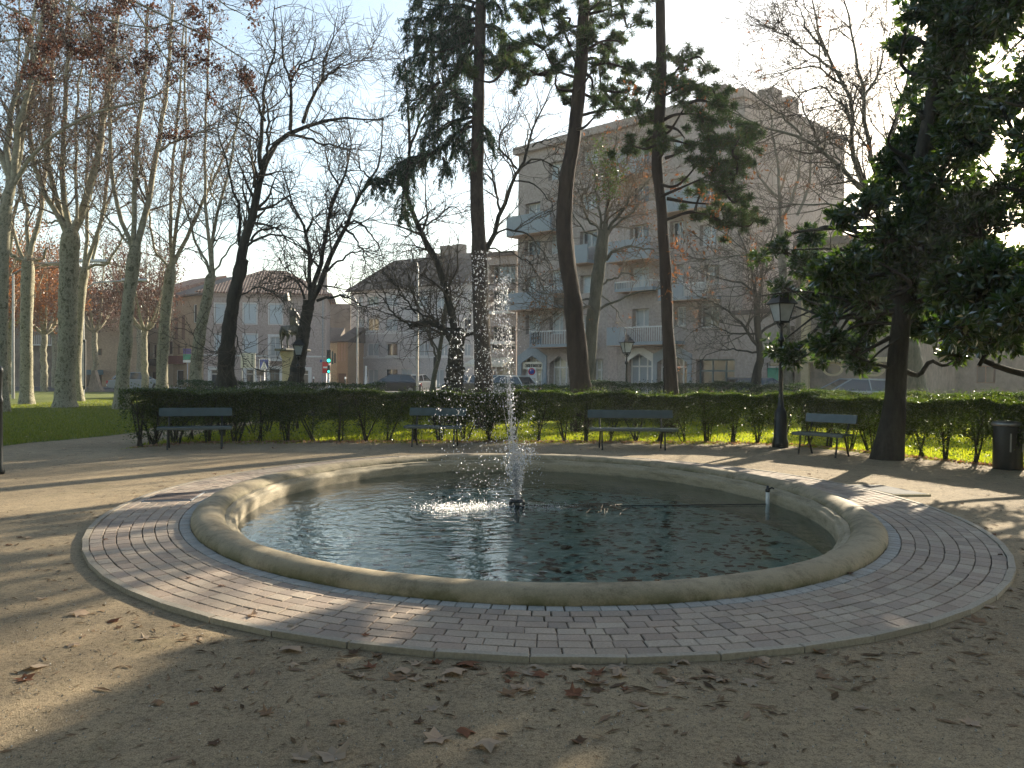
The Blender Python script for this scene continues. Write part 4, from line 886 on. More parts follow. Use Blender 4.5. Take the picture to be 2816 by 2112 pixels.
br = [((615, 60), (500, 40), (400, 60), (290, 60), (190, 20)), ((610, 150), (480, 110), (330, 110), (150, 130)), ((610, 20), (480, -30), (300, -30), (200, -60)), ((605, 200), (500, 220), (400, 290), (280, 240), (170, 250)), ((605, 120), (450, 200), (330, 260), (220, 270)),
      ((605, 250), (480, 330), (400, 370), (280, 400), (150, 480), (130, 500)), ((610, 260), (560, 330), (480, 480), (380, 545), (280, 530), (200, 485)), ((600, 740), (560, 700), (490, 640), (430, 600), (370, 680), (320, 800)), ((600, 760), (520, 780), (430, 820), (340, 900), (250, 945)),
      ((600, 820), (500, 850), (430, 930), (300, 1000), (170, 1030), (90, 1090), (50, 1180), (10, 1230)), ((600, 900), (540, 950), (560, 1010), (600, 1060)), ((600, 780), (540, 820), (500, 900), (470, 1000)), ((330, 990), (230, 1060), (150, 1060), (130, 1150)),
      ((380, 530), (310, 600), (240, 680), (150, 700)), ((170, 1040), (160, 1200), (150, 1320), (150, 1430)), ((650, 60), (720, 20), (770, 60), (780, 110)), ((650, 180), (740, 170), (830, 240), (860, 290)), ((655, 150), (760, 200), (800, 300)), ((640, 800), (680, 850), (695, 930)), ((655, 420), (720, 400), (800, 400), (870, 440)),
      ((600, 740), (540, 680), (500, 640), (470, 600)), ((420, 700), (350, 740), (330, 830)), ((600, 330), (520, 400), (420, 430)), ((640, 300), (700, 350), (720, 380)), ((640, 0), (720, -60), (800, -20)), ((610, 180), (540, 250), (470, 250), (400, 230)),
      ((400, 1030), (415, 1090), (418, 1140)), ((600, 20), (560, 120), (540, 200)), ((50, 1180), (0, 1190), (-40, 1240))]
polys = [limb_pts(Z3(*b), 22.5, rng.uniform(-.35, .35), 12) for b in br]
polys += [p + np.array([0, rng.uniform(-1.0, 1.0), rng.uniform(-.1, .15)]) * np.linspace(0, 1, 12)[:, None] for p in polys]
bp_ = np.array(polys); v, f = tubes(bp_, np.linspace(0.045, 0.008, 12)[None] * np.ones((len(bp_), 1)), 5); build('limbs', local(sp_root, v), f, M['dark_bark'], sp_root, True)
sP, sR = strands(polys, rng, 15, (0.25, 0.75), drop=0.55); v, f = tubes(sP, sR * 0.8, 3); build('crown', local(sp_root, v), f, M['twig_dark'], sp_root)
i = rng.integers(0, len(sP), 62000); t = rng.random(62000) * 3.99; a = t.astype(int); fr = (t - a)[:, None]
C = sP[i, a] * (1 - fr) + sP[i, a + 1] * fr + rng.normal(0, 0.028, (62000, 3)); dd = sP[i, a + 1] - sP[i, a]; dd /= np.linalg.norm(dd, axis=1, keepdims=True)
v, f = cards(C, rng, (0.06, 0.13), 0.2, 0.1, dirs=dd); build('needles', local(sp_root, v), f, M['needle'], sp_root)

def pine(label, trunk, widths, D, clusters, stubs, seed, dens=1.0):
    rng = np.random.default_rng(seed); q = limb_pts(trunk, D, 0, 40); q[0, 2] = -0.05
    r = np.interp(np.linspace(0, 1, 40), np.linspace(0, 1, len(widths)), [rw(x, D) for x in widths]) * (1 + 0.035 * rng.normal(size=40))
    root = thing('pine_tree', (q[0][0], q[0][1], 0), label, 'tree', 'conifers on the lawn')
    v, f = bark_tube(q, r, 24, rng, .06); build('trunk', local(root, v), f, M['pine_bark'], root, True)
    LP = [limb_pts(s, D, rng.uniform(-.3, .3), 12) for s in stubs]; cs = []
    ax_d = lambda c: np.linalg.norm(q - (c - [0, 0, 0.3]), axis=1)
    ctr = sorted([(np.array(tuple(P(x, y, D + rng.uniform(-1.4, 1.4)))), rw(2 * rad, D)) for x, y, rad in clusters], key=lambda t: ax_d(t[0]).min())
    for c, R in ctr:
        # limbs fork from one another: join the nearest clump closer to the trunk, else the trunk
        best = None; bd = ax_d(c).min() * 0.8
        for c0, _ in cs[:]:
            if ax_d(c0).min() < ax_d(c).min() - 0.15:
                d0 = np.linalg.norm(c0 - c)
                if d0 < bd: bd = d0; best = c0
        s = best if best is not None else q[int(np.argmin(ax_d(c)))]; dist = np.linalg.norm(s - c)
        mid = (s + c) / 2 + rng.normal(0, 0.10 + 0.08 * dist, 3) + np.array([0, 0, -0.08]); LP.append(resample([s, mid, c], 12)); cs.append((c, R))
    cs = cs + [(c + rng.normal(0, .95, 3) * R * [1.3, 1.2, 1.0], R * rng.uniform(.35, .85)) for c, R in cs for _ in range(5)]
    LP = np.array(LP); LR = np.linspace(0.05, 0.012, 12)[None] * np.ones((len(LP), 1)); v, f = tubes(LP, LR, 6); build('limbs', local(root, v), f, M['pine_bark'], root, True)
    TP = []
    for c, R in cs:
        n = int(26 * dens * max(.35, (R / 0.45) ** 2)); d = rng.normal(size=(n, 3)); d /= np.linalg.norm(d, axis=1, keepdims=True); rr_ = R * rng.random(n)[:, None] ** 0.45
        e = c + d * rr_ * np.array([1.2, 1.2, 0.85]); s = c + (e - c) * 0.35
        TP.append(np.stack([s, (s + e) / 2 + rng.normal(0, 0.03, (n, 3)), e], 1))
    TP = np.concatenate(TP); v, f = tubes(TP, np.array([[0.012, 0.009, 0.006]]) * np.ones((len(TP), 1)), 3); build('crown', local(root, v), f, M['twig_dark'], root)
    k = 20; e = np.repeat(TP[:, -1], k, 0); ax = np.repeat(TP[:, -1] - TP[:, 0], k, 0); ax /= np.linalg.norm(ax, axis=1, keepdims=True) + 1e-9
    d = rng.normal(size=e.shape) * 0.6 + ax * 0.6 + [0, 0, .15]; d /= np.linalg.norm(d, axis=1, keepdims=True); e = e - ax * rng.random((len(e), 1)) * 0.15
    ln = rng.uniform(0.09, 0.18, (len(e), 1)); v, f = cards(e + d * ln / 2, rng, (0.11, 0.20), 0.10, 0.05, dirs=d * 6); build('needles', local(root, v), f, M['pineneedle'], root)
    return root
c1 = [((920, 120), 14), ((1020, 70), 16), ((1150, 120), 20), ((1100, 0), 22), ((960, 20), 16), ((930, 270), 16), ((1060, 320), 24), ((1180, 200), 20), ((900, 420), 20), ((960, 500), 18), ((880, 540), 12), ((1080, 470), 16), ((1150, 420), 16), ((1180, 590), 14), ((1230, 300), 18), ((830, 300), 14), ((820, 420), 14),
      ((1400, 40), 22), ((1500, 100), 24), ((1600, 190), 22), ((1560, 270), 14), ((1440, 580), 22), ((1540, 640), 22), ((1400, 420), 14), ((1540, 430), 20), ((1640, 700), 20), ((1450, 680), 14), ((1560, 20), 24), ((1360, 130), 18), ((1450, -60), 24), ((1250, -40), 22), ((1330, 280), 16), ((1640, 460), 12), ((1230, 660), 8), ((1600, 600), 16), ((1480, 300), 10), ((580, 500), 10), ((1000, -60), 20)]
pine('pine with dark reddish bent trunk, nearest to the jet of the fountain', [(1256, 905), (1254, 840), (1246, 740), (1236, 640), (1221, 530), (1219, 440), (1226, 370), (1240, 300), (1250, 200), (1258, 100), (1262, 0), (1264, -160)], (52, 42, 36, 33, 30, 28, 24, 20), 21.5,
     [(Z3(p)[0][0], Z3(p)[0][1], rad) for p, rad in c1], [Z3((1320, 390), (1400, 380), (1420, 450), (1425, 560)), Z3((1300, 180), (1285, 230), (1300, 260)), Z3((1330, 480), (1370, 520), (1370, 600))], 61)
c2 = [((880, 60), 16), ((980, 20), 20), ((1080, 60), 24), ((1180, 90), 20), ((1260, 150), 16), ((1080, 190), 22), ((1150, 250), 20), ((1220, 310), 16), ((860, 290), 16), ((790, 190), 16), ((960, 410), 14), ((1110, 440), 18), ((1200, 430), 24), ((1300, 420), 24), ((1400, 400), 22), ((1470, 410), 16), ((1180, 520), 22), ((1280, 540), 26), ((1390, 520), 20),
      ((1230, 620), 22), ((1330, 620), 18), ((1180, 690), 16), ((1310, 720), 16), ((1440, 540), 16), ((1140, 880), 14), ((1240, 870), 12), ((1330, 850), 18), ((1430, 860), 18), ((1490, 900), 14), ((1390, 780), 16), ((820, 430), 14), ((1060, 120), 16), ((1350, 920), 14), ((900, -40), 20), ((1050, -60), 24), ((1200, -40), 22), ((1450, 330), 14), ((1290, 200), 10), ((740, 440), 10)]
pine('pine with straight pale reddish trunk in front of the apartment block', [(1452, 905), (1450, 845), (1446, 760), (1441, 680), (1436, 560), (1427, 430), (1418, 360), (1425, 260), (1428, 130), (1426, 0), (1424, -140)], (34, 28, 24, 22, 22, 24, 20, 16), 21,
     [(Z5(p)[0][0], Z5(p)[0][1], rad * 1.05) for p, rad in c2], [Z5((950, 520), (1010, 500), (1060, 480)), Z5((950, 325), (1020, 345), (1070, 400)), Z5((960, 765), (1100, 790), (1250, 800))], 62, 1.1)
rng = np.random.default_rng(63)     # withered orange leaves of a climber on this pine
pin = COL.objects.get('pine_tree.001')
cl = [Z5(p)[0] for p in ((740, 100), (920, 110), (1030, 70), (1095, 20), (1190, 125), (1190, 180), (1100, 170), (1020, 690), (1080, 730), (1250, 720), (1240, 590), (1480, 640), (1200, 750), (1270, 810), (1370, 380), (1085, 960), (1020, 1020), (1100, 1020), (1040, 1090), (1310, 980), (1480, 1090), (1020, 1140), (1005, 1230), (960, 1360), (960, 1395), (1230, 1040), (1275, 860), (1560, 570))]
C = np.concatenate([np.array(tuple(P(x, y, 20.6 + rng.uniform(-.4, .4)))) + rng.normal(0, 0.10, (int(rng.integers(6, 18)), 3)) * [1, 1, 1.5] for x, y in cl])
v, f = cards(C, rng, (0.08, 0.15), 0.45, 0.2); build('withered_leaves', local(pin, v), f, M['orange_leaf'], pin)

# ---------------------------------------------------------------- magnolias on the right
def magnolia(label, trunk, D, limbs, blobs, seed, n_ros, depth=2.0, leaf=(0.13, 0.21)):
    rng = np.random.default_rng(seed); q = limb_pts(trunk[0], D, 0, 24); q[0, 2] = -0.05; r = np.linspace(rw(trunk[1], D), rw(trunk[2], D), 24); r[:3] *= [1.5, 1.25, 1.1]
    root = thing('magnolia_tree', (q[0][0], q[0][1], 0), label, 'tree', 'evergreen magnolias')
    v, f = tubes(q[None], r[None], 14); build('trunk', local(root, v), f, M['dark_bark'], root, True)
    LP = [limb_pts(l[0], D + l[3], l[4], 14) for l in limbs]; LR = [np.linspace(rw(l[1], D), max(0.012, rw(l[2], D)), 14) for l in limbs]
    bl = np.array([(x, y, rr_) for x, y, rr_ in blobs], float); wts = bl[:, 2] ** 2 * np.where(bl[:, 0] < 1900, .75, 1.0) * np.where((bl[:, 1] < 420) & (bl[:, 0] < 2260), .6, 1.0); wts /= wts.sum()
    cc = []
    for x, y, rr_ in blobs:
        c = np.array(tuple(P(x, y, D + rng.uniform(-depth, depth) + (3.6 if x < 1785 else 0)))); cc.append(c)
        j = max(int(np.argmin(np.linalg.norm(q - (c - [0, 0, .5]), axis=1))), int(np.argmin(np.abs(q[:, 2] - rng.uniform(2.4, 4.2))))); LP.append(resample([q[j], (q[j] + c) / 2 + rng.normal(0, .3, 3), c], 14)); LR.append(np.linspace(0.05, 0.01, 14))
    v, f = tubes(np.array(LP), np.array(LR), 8); build('limbs', local(root, v), f, M['dark_bark'], root, True)
    i = rng.choice(len(blobs), n_ros, p=wts); R = np.array([rw(2 * b[2], D) for b in blobs])[i]
    d = rng.normal(size=(n_ros, 3)); d /= np.linalg.norm(d, axis=1, keepdims=True); C = np.array(cc)[i] + d * (R * 1.45 * rng.random(n_ros) ** 0.5)[:, None] * [1, 1.2, 0.85]
    gp = np.sin(C[:, 0] * 3.1 + C[:, 2] * 1.3) + np.sin(C[:, 2] * 3.7 - C[:, 0] * 1.9 + 1) + np.sin(C[:, 1] * 2.3 + C[:, 2] * 2.2 + 2); kp = gp + rng.normal(0, .5, n_ros) > -.35; C = C[kp]; d = d[kp]; n_ros = len(C)
    s = C - d * 0.25 + [0, 0, -0.08]; v, f = tubes(np.stack([s, C], 1), np.array([[0.012, 0.006]]) * np.ones((n_ros, 1)), 3); build('crown', local(root, v), f, M['twig_dark'], root)
    k = 9; CC = np.repeat(C, k, 0); ax = np.repeat(d + [0, 0, 0.5], k, 0); ld = rng.normal(size=CC.shape) + ax * 0.7; ld /= np.linalg.norm(ld, axis=1, keepdims=True)
    ln = rng.uniform(leaf[0], leaf[1], (len(CC), 1)); v, f = cards(CC + ld * ln * 0.55, rng, leaf, 0.42, 0.10, dirs=ld * 5, up=-0.4)
    build('leaves', local(root, v), f, M['magnolia'], root); return root
b1 = [(1680, 745, 26), (1715, 770, 22), (1690, 700, 18), (1740, 735, 22), (1790, 740, 26), (1830, 710, 26), (1800, 690, 22), (1850, 750, 28), (1880, 700, 30), (1820, 640, 26), (1760, 640, 22), (1700, 620, 22), (1740, 570, 30), (1800, 590, 30), (1860, 620, 34), (1700, 540, 26), (1750, 510, 24), (1800, 530, 28), (1850, 540, 30), (1890, 580, 30),
      (1820, 480, 26), (1870, 460, 30), (1920, 510, 34), (1900, 420, 26), (1940, 430, 34), (1930, 360, 30), (1980, 400, 34), (1960, 320, 34), (2000, 300, 34), (1985, 230, 34), (2030, 240, 34), (2010, 160, 34), (2060, 160, 38), (2030, 80, 34), (2080, 80, 38), (2060, 10, 38), (1990, 470, 38), (1950, 570, 36), (2000, 560, 38), (1940, 640, 32), (1990, 640, 34),
      (1890, 650, 26), (1860, 785, 18), (1990, 700, 30), (2040, 480, 40), (2040, 380, 40), (2080, 300, 40), (1935, 250, 20), (1950, 100, 22), (1965, 30, 22), (1780, 775, 14), (1640, 560, 16), (1660, 640, 12)]
magnolia('magnolia with trunk growing up through the hedge right of the right bench', ([(1915, 990), (1926, 930), (1934, 860), (1938, 780), (1946, 700), (1953, 620), (1958, 540), (1975, 420), (2000, 280), (2030, 120), (2050, -60)], 48, 14), 15.2,
  [([(1936, 800), (1905, 790), (1860, 775), (1830, 760)], 9, 3, 0, -.3), ([(1945, 730), (1900, 760), (1870, 790)], 6, 3, -.3, -.3), ([(1950, 700), (1860, 700), (1790, 740), (1720, 780)], 9, 3, .2, -.2), ([(1950, 690), (1800, 640), (1720, 630), (1640, 640)], 8, 2, .5, -.2),
   ([(1950, 800), (1985, 810), (2010, 780), (2040, 790), (2080, 770)], 13, 5, .2, -.4), ([(1955, 620), (1900, 560), (1850, 500), (1820, 450)], 12, 3, .5, .1)], b1, 71, 5400, 1.6)
b2 = [(2080, 560, 50), (2140, 600, 50), (2200, 560, 50), (2120, 500, 50), (2180, 470, 50), (2080, 640, 46), (2150, 680, 46), (2210, 650, 50), (2060, 700, 34), (2110, 730, 34), (2180, 730, 36), (2100, 420, 46), (2160, 380, 46), (2220, 380, 46), (2110, 330, 42), (2180, 290, 44), (2130, 240, 42), (2200, 200, 42), (2140, 150, 42), (2210, 100, 40), (2150, 60, 40), (2110, 0, 36), (2200, 0, 40),
      (2050, 620, 34), (2230, 750, 30), (2090, 200, 34), (2070, 760, 20), (2280, 500, 60), (2290, 300, 60), (2290, 650, 60), (2350, 400, 70), (2380, 600, 80), (2300, 100, 60), (2400, 200, 80), (2450, 450, 90), (2480, 650, 90), (2300, -80, 70), (2180, -90, 50), (2420, 0, 80), (2550, 300, 90)]
magnolia('large dense magnolia overhanging from the right edge', ([(2440, 1060), (2436, 900), (2430, 760), (2420, 600), (2410, 400), (2390, 200), (2380, 0)], 60, 20), 14.0,
  [([(2430, 860), (2330, 830), (2212, 808), (2150, 790), (2115, 770), (2100, 730)], 22, 9, 0, .1), ([(2425, 700), (2300, 700), (2200, 640), (2100, 600)], 22, 8, .3, .1), ([(2115, 790), (2130, 765), (2155, 740)], 9, 5, -.3, .1), ([(2420, 560), (2250, 400), (2150, 200)], 20, 6, .2, .1)], b2, 72, 8200, 2.4)

# ---------------------------------------------------------------- trees of the far avenue
def far_plane(x, y, D, h, seed, label, leafy=1.0, lean=0):
    rng = np.random.default_rng(seed); b = P(x, y, D); b.z = 0; root = thing('plane_tree', b, label, 'tree', 'distant plane trees still holding brown leaves')
    r0 = 0.26; fk = 0.38 * h; q = np.stack([np.zeros(12), np.zeros(12), np.linspace(-.05, fk, 12)], 1) + rng.normal(0, .04, (12, 3)) + np.outer(np.linspace(0, 1, 12), [lean, 0, 0])
    v, f = tubes(q[None], np.linspace(r0, r0 * .8, 12)[None], 9); build('trunk', v, f, M['plane_bark'], root, True)
    LP, LR = [], []
    for i in range(8):
        a = i * .785 + rng.uniform(-.3, .3); o = np.array([math.cos(a), math.sin(a), 0]); e = q[-1] + o * rng.uniform(1.2, 3.2) + [0, 0, (h - fk) * rng.uniform(.7, 1)]
        LP.append(resample([q[-1], q[-1] + o * 0.7 + [0, 0, .7], (q[-1] + e) / 2 + o * .4, e], 12)); LR.append(np.linspace(.11, .02, 12))
    LP, LR = np.array(LP), np.array(LR); v, f = tubes(LP, LR, 6); build('limbs', v, f, M['pale_limb'], root, True)
    a1 = spawn(LP, LR, rng, 2.0, .1, (30, 70), (1.2, 3), ratio=.4, segs=5, wander=.15, rtip=.012); a2 = spawn(*a1, rng, 2.6, .1, (30, 70), (.6, 1.6), ratio=.5, segs=4, wander=.2, rtip=.008)
    v, f = join([tubes(*a1, 3), tubes(*a2, 3)]); build('crown', v, f, M['twig_red'], root)
    n = int(5200 * leafy); i = rng.integers(0, len(a2[0]), n); C = a2[0][i, rng.integers(1, 4, n)] + rng.normal(0, .3, (n, 3)); keep = C[:, 2] < h * 1.1
    v, f = cards(C[keep], rng, (.08, .17), .8, .2); build('leaves', v, f, M['orange_leaf'] if leafy > .9 else M['dead_leaf'], root)
    return root
for i, (x, y, D, h, lf, lab) in enumerate([(20, 850, 52, 11, 1.3, 'orange-leaved plane tree at the far left behind the pale trunk'), (95, 850, 60, 11, 1.2, 'orange-leaved plane tree between the two leftmost trunks'), (118, 850, 72, 12, .8, 'distant plane tree left of the thickest trunk, brown leaves'),
     (205, 845, 66, 12, .8, 'distant brown-leaved plane tree right of the thickest trunk'), (236, 845, 80, 12, .8, 'farthest thin plane tree before the tan wall'), (312, 840, 58, 11.5, .9, 'distant plane tree with reddish crown left of the grey plane trunk'),
     (-60, 850, 48, 11, 1.3, 'orange-leaved plane tree just beyond the left edge'), (395, 838, 92, 10, .5, 'thin plane tree beside the green hanging sign'), (300, 838, 76, 14, .8, 'reddish crowned plane tree behind the tan building corner')]):
    far_plane(x, y, D, h, 200 + i, lab, lf)

# ================================================================== hedges
def hedge(name, label, line, h, th, n, mat, seed, size=(0.03, 0.055), low=0.42, stems=True, group=None, solid=False, zjit=0.03, stem_gap=0.55):
    rng = np.random.default_rng(seed); line = np.array([tuple(p) for p in line]); line[:, 2] = 0
    seg = np.r_[0, np.cumsum(np.linalg.norm(np.diff(line, axis=0), axis=1))]; tot = seg[-1]
    root = thing(name, tuple(line[0]), label, 'hedge', group)
    def at(s): return np.stack([np.interp(s, seg, line[:, k]) for k in range(3)], 1)
    def nrm(s):
        d = at(np.clip(s + .05, 0, tot)) - at(np.clip(s - .05, 0, tot)); d /= np.linalg.norm(d, axis=1, keepdims=True) + 1e-9; return np.stack([-d[:, 1], d[:, 0], 0 * d[:, 0]], 1)
    s = rng.random(n) * tot; u = rng.random(n)
    # leaves sit mostly near the clipped faces of the top block, and thinly on the legs below
    kind = rng.random(n); z = np.where(kind < 0.30, h - np.abs(rng.normal(0, .05, n)), low + (h - low) * rng.random(n))
    off = np.where(kind < .30, rng.uniform(-.5, .5, n), np.where(rng.random(n) < .6, np.sign(rng.random(n) - .5) * (.5 - np.abs(rng.normal(0, .08, n))), rng.uniform(-.5, .5, n))) * th
    lo_edge = low + 0.16 * np.sin(s * 5.3) + 0.12 * np.sin(s * 11.7 + 1) + rng.normal(0, .05, n); keep = z > lo_edge
    nlow = int(n * 0.10); sl = np.round(rng.random(nlow) * tot / stem_gap) * stem_gap + rng.normal(0, .12, nlow); zl = low * 1.15 * rng.random(nlow) ** 0.6; ol = rng.normal(0, .28, nlow) * th * (.5 + zl)
    s = np.r_[s[keep], sl]; z = np.r_[z[keep], zl + .04]; off = np.r_[off[keep], ol]
    s = np.clip(s, 0, tot); wv = 0.03 * np.sin(s * 3.1) + 0.02 * np.sin(s * 7.7) + .02 * np.sin(s * 1.3 + 2)
    C = at(s) + nrm(s) * (off + wv)[:, None]; C[:, 2] = z + wv * (z / h) + rng.normal(0, zjit * .4, len(s)) + (rng.random(len(s)) < .03) * rng.random(len(s)) * .14 * (z > h * .9)
    v, f = cards(C, rng, size, .6, .18); build('foliage', local(root, v), f, mat, root)
    # stems
    LP = []; LR = []
    for k in range(int(tot / stem_gap) + 1):
        b0 = at(np.array([min(tot, k * stem_gap)]))[0]; m = rng.integers(3, 6)
        for j in range(m):
            b = b0 + np.r_[rng.normal(0, .035, 2), 0]; e = b0 + np.r_[rng.normal(0, .2, 2), 0] + [0, 0, h * .85]; mid = (b + e) / 2 + rng.normal(0, .03, 3); LP.append(resample([b, mid, e], 6)); LR.append(np.linspace(rng.uniform(.014, .028), .005, 6))
    LP, LR = np.array(LP), np.array(LR); b1 = spawn(LP, LR, rng, 7, .35, (30, 70), (.15, .45), False, .5, 4, .2, (0, 0, .1), .003)
    v, f = join([tubes(LP, LR, 5), tubes(*b1, 3)]); build('stems', local(root, v), f, M['dark_bark'], root)
    return root
hl = HL + np.array([0, 0.12, 0]); 
hl = np.vstack([[hl[0][0] + 0.10, hl[0][1] - 0.10, 0], hl])
hedge('hedge', 'leggy clipped hedge curving behind the benches', hl, 1.10, .62, 210000, M['hedge'], 81, low=0.46, size=(.028, .055))
# return arm of the hedge going away at its left end
hedge('hedge', 'clipped hedge side running back from the left end of the long hedge', [hl[0] + [0.1, .4, 0], hl[0] + [0.9, 3.0, 0], hl[0] + [2.0, 5.5, 0]], 1.10, .55, 14000, M['hedge'], 82, low=.5)
far = [P(x, 840, 27 + dd) for x, dd in [(400, 3.5), (480, 2.2), (600, 1.2), (740, .6), (830, 1.2)]]
hedge('hedge', 'dark low clipped hedge below the mauve house and statue', far, 1.16, .8, 20000, M['hedge2'], 83, low=.1, size=(.04, .07), stem_gap=1.5)
far = [P(x, 840, 28 + dd) for x, dd in [(1062, 5), (1180, 3.5), (1300, 1.5)]]
hedge('hedge', 'dark hedge section between the spruce and the first pine, in front of the parked cars', far, 1.10, .8, 16000, M['hedge2'], 84, low=.1, size=(.04, .07), stem_gap=1.5)
far = [P(x, 840, 25.5 + dd) for x, dd in [(1275, 2), (1400, .8), (1560, 0), (1738, -.6)]]
hedge('hedge', 'dark hedge with glinting sunlit top left of the near lamp post', far, 1.27, 1.2, 40000, M['hedge2'], 85, low=.1, size=(.035, .06), stem_gap=1.5)
far = [P(x, 845, D) for x, D in [(1738, 21.5), (1860, 21.3), (2000, 20.5), (2230, 19.5), (2450, 18)]]
hedge('hedge', 'yellow-green sunlit hedge behind the magnolia trunk', far, 1.12, .9, 40000, M['hedge'], 86, low=.15, size=(.035, .06), stem_gap=.8)

# ================================================================== buildings
def lean_roof(F, x0, x1, y0, y1, z, rise, mat):
    m = MB(); m.add([(x0, y0, z), (x1, y0, z), (x1, y1, z + rise), (x0, y1, z + rise), (x0, y0, z - .16), (x1, y0, z - .16), (x1, y1, z - .16), (x0, y1, z - .16)], [(0, 1, 2, 3), (0, 4, 5, 1), (1, 5, 6, 2), (2, 6, 7, 3), (3, 7, 4, 0), (4, 7, 6, 5)])
    return m.obj('roof', mat, F.root)
class Facade:
    """front plane between two ground points; local x along the front, y into the building, z up"""
    def __init__(s, name, label, A, B, cat='building', group=None):
        s.A = Vector((A[0], A[1], 0)); s.B = Vector((B[0], B[1], 0)); s.L = (s.B - s.A).length; u = (s.B - s.A) / s.L; s.u = u
        s.n = Vector((-u.y, u.x, 0)); s.root = thing(name, s.A, label, cat, group, math.atan2(u.y, u.x)); s.open = []
    def sz(s, x, y):
        d = ray(x, y); o = Vector((0, 0, EYE)); t = (s.A - o).dot(s.n) / d.dot(s.n); p = o + d * t; return (p - s.A).dot(s.u), p.z
    def rect(s, x0, y0, x1, y1):
        a, z1 = s.sz(x0, y0); b, _ = s.sz(x1, y0); _, z0 = s.sz((x0 + x1) / 2, y1); _, z1 = s.sz((x0 + x1) / 2, y0); return a, max(0.02, z0), b, z1
def wall(F, s0, s1, h, opens, mat, depth=10.0, name='wall', z0=0.0, rev=0.22, top=None):
    """front with real openings and reveals; sides, back and top close the volume. top: height at s1 when sloping"""
    xs = sorted({s0, s1, *[o[0] for o in opens], *[o[2] for o in opens]}); zs = sorted({z0, h, *[o[1] for o in opens], *[o[3] for o in opens]})
    m = MB(); H = lambda x: h if top is None else h + (top - h) * (x - s0) / (s1 - s0)
    for i in range(len(xs) - 1):
        for j in range(len(zs) - 1):
            cx, cz = (xs[i] + xs[i + 1]) / 2, (zs[j] + zs[j + 1]) / 2
            if any(o[0] < cx < o[2] and o[1] < cz < o[3] for o in opens): continue
            last = j == len(zs) - 2
            m.add([(xs[i], 0, zs[j]), (xs[i + 1], 0, zs[j]), (xs[i + 1], 0, H(xs[i + 1]) if last else zs[j + 1]), (xs[i], 0, H(xs[i]) if last else zs[j + 1])], [(0, 1, 2, 3)])
    for a, b, c, d in opens:
        m.add([(a, 0, b), (c, 0, b), (c, 0, d), (a, 0, d), (a, rev, b), (c, rev, b), (c, rev, d), (a, rev, d)], [(0, 4, 5, 1), (1, 5, 6, 2), (2, 6, 7, 3), (3, 7, 4, 0)])
    m.add([(s0, 0, z0), (s0, depth, z0), (s0, depth, H(s0)), (s0, 0, H(s0)), (s1, 0, z0), (s1, depth, z0), (s1, depth, H(s1)), (s1, 0, H(s1))], [(0, 3, 2, 1), (4, 5, 6, 7), (1, 2, 6, 5), (3, 7, 6, 2)])
    m.add([(s0, rev + .5, z0), (s1, rev + .5, z0), (s1, rev + .5, h), (s0, rev + .5, h)], [(0, 1, 2, 3)])
    return m.obj(name, mat, F.root)
def window(F, r, kind='window', y=0.16, bars=1, fr=0.06, pane='glass', frame='white_trim', trans=False, name='window'):
    a, b, c, d = r; m = MB()
    m.box(a, y - .04, b, a + fr, y + .03, d); m.box(c - fr, y - .04, b, c, y + .03, d); m.box(a + fr, y - .04, b, c - fr, y + .03, b + fr); m.box(a + fr, y - .04, d - fr, c - fr, y + .03, d)
    for i in range(bars): x = a + (c - a) * (i + 1) / (bars + 1); m.box(x - fr / 2, y - .035, b + fr, x + fr / 2, y + .025, d - fr)
    if trans: z = d - (d - b) * .28; m.box(a + fr, y - .03, z - fr / 2, c - fr, y + .02, z + fr / 2)
    o = m.obj(name, M[frame], F.root); MB().add([(a, y, b), (c, y, b), (c, y, d), (a, y, d)], [(0, 1, 2, 3)]).obj('pane', M[pane], o); return o
def panel(F, r, mat, name, y0=-.05, y1=.0, label=None):
    a, b, c, d = r; o = MB().box(a, y0, b, c, y1, d).obj(name, M[mat] if isinstance(mat, str) else mat, F.root, bevel=.0)
    if label: o['label'] = label
    return o
def surround(F, r, t, mat, name='window_surround', y=-.03):
    a, b, c, d = r; m = MB(); m.box(a - t, y, b - t * .6, a, .005, d + t); m.box(c, y, b - t * .6, c + t, .005, d + t); m.box(a, y, d, c, .005, d + t); m.box(a, y, b - t * .6, c, .005, b); return m.obj(name, M[mat], F.root)

def R3(x0, y0, x1, y1): f = lambda x, y: ((400 + x / 3.6867) / K, (700 + y / 3.6867) / K); return (*f(x0, y0), *f(x1, y1))
def R4(x0, y0, x1, y1): f = lambda x, y: ((900 + x / 3.6867) / K, (700 + y / 3.6867) / K); return (*f(x0, y0), *f(x1, y1))
def R5(x0, y0, x1, y1): f = lambda x, y: ((1350 + x / 3.6867) / K, (700 + y / 3.6867) / K); return (*f(x0, y0), *f(x1, y1))
def R6(x0, y0, x1, y1): f = lambda x, y: ((1850 + x / 3.6867) / K, (700 + y / 3.6867) / K); return (*f(x0, y0), *f(x1, y1))
def R2(x0, y0, x1, y1): f = lambda x, y: ((x * .4821) / K, (500 + y * .4822) / K); return (*f(x0, y0), *f(x1, y1))
def gx(x, D): p = P(x, 830, D); return (p.x, p.y)
def q3(x): return R3(x, 0, x, 0)[0]
def q4(x): return R4(x, 0, x, 0)[0]

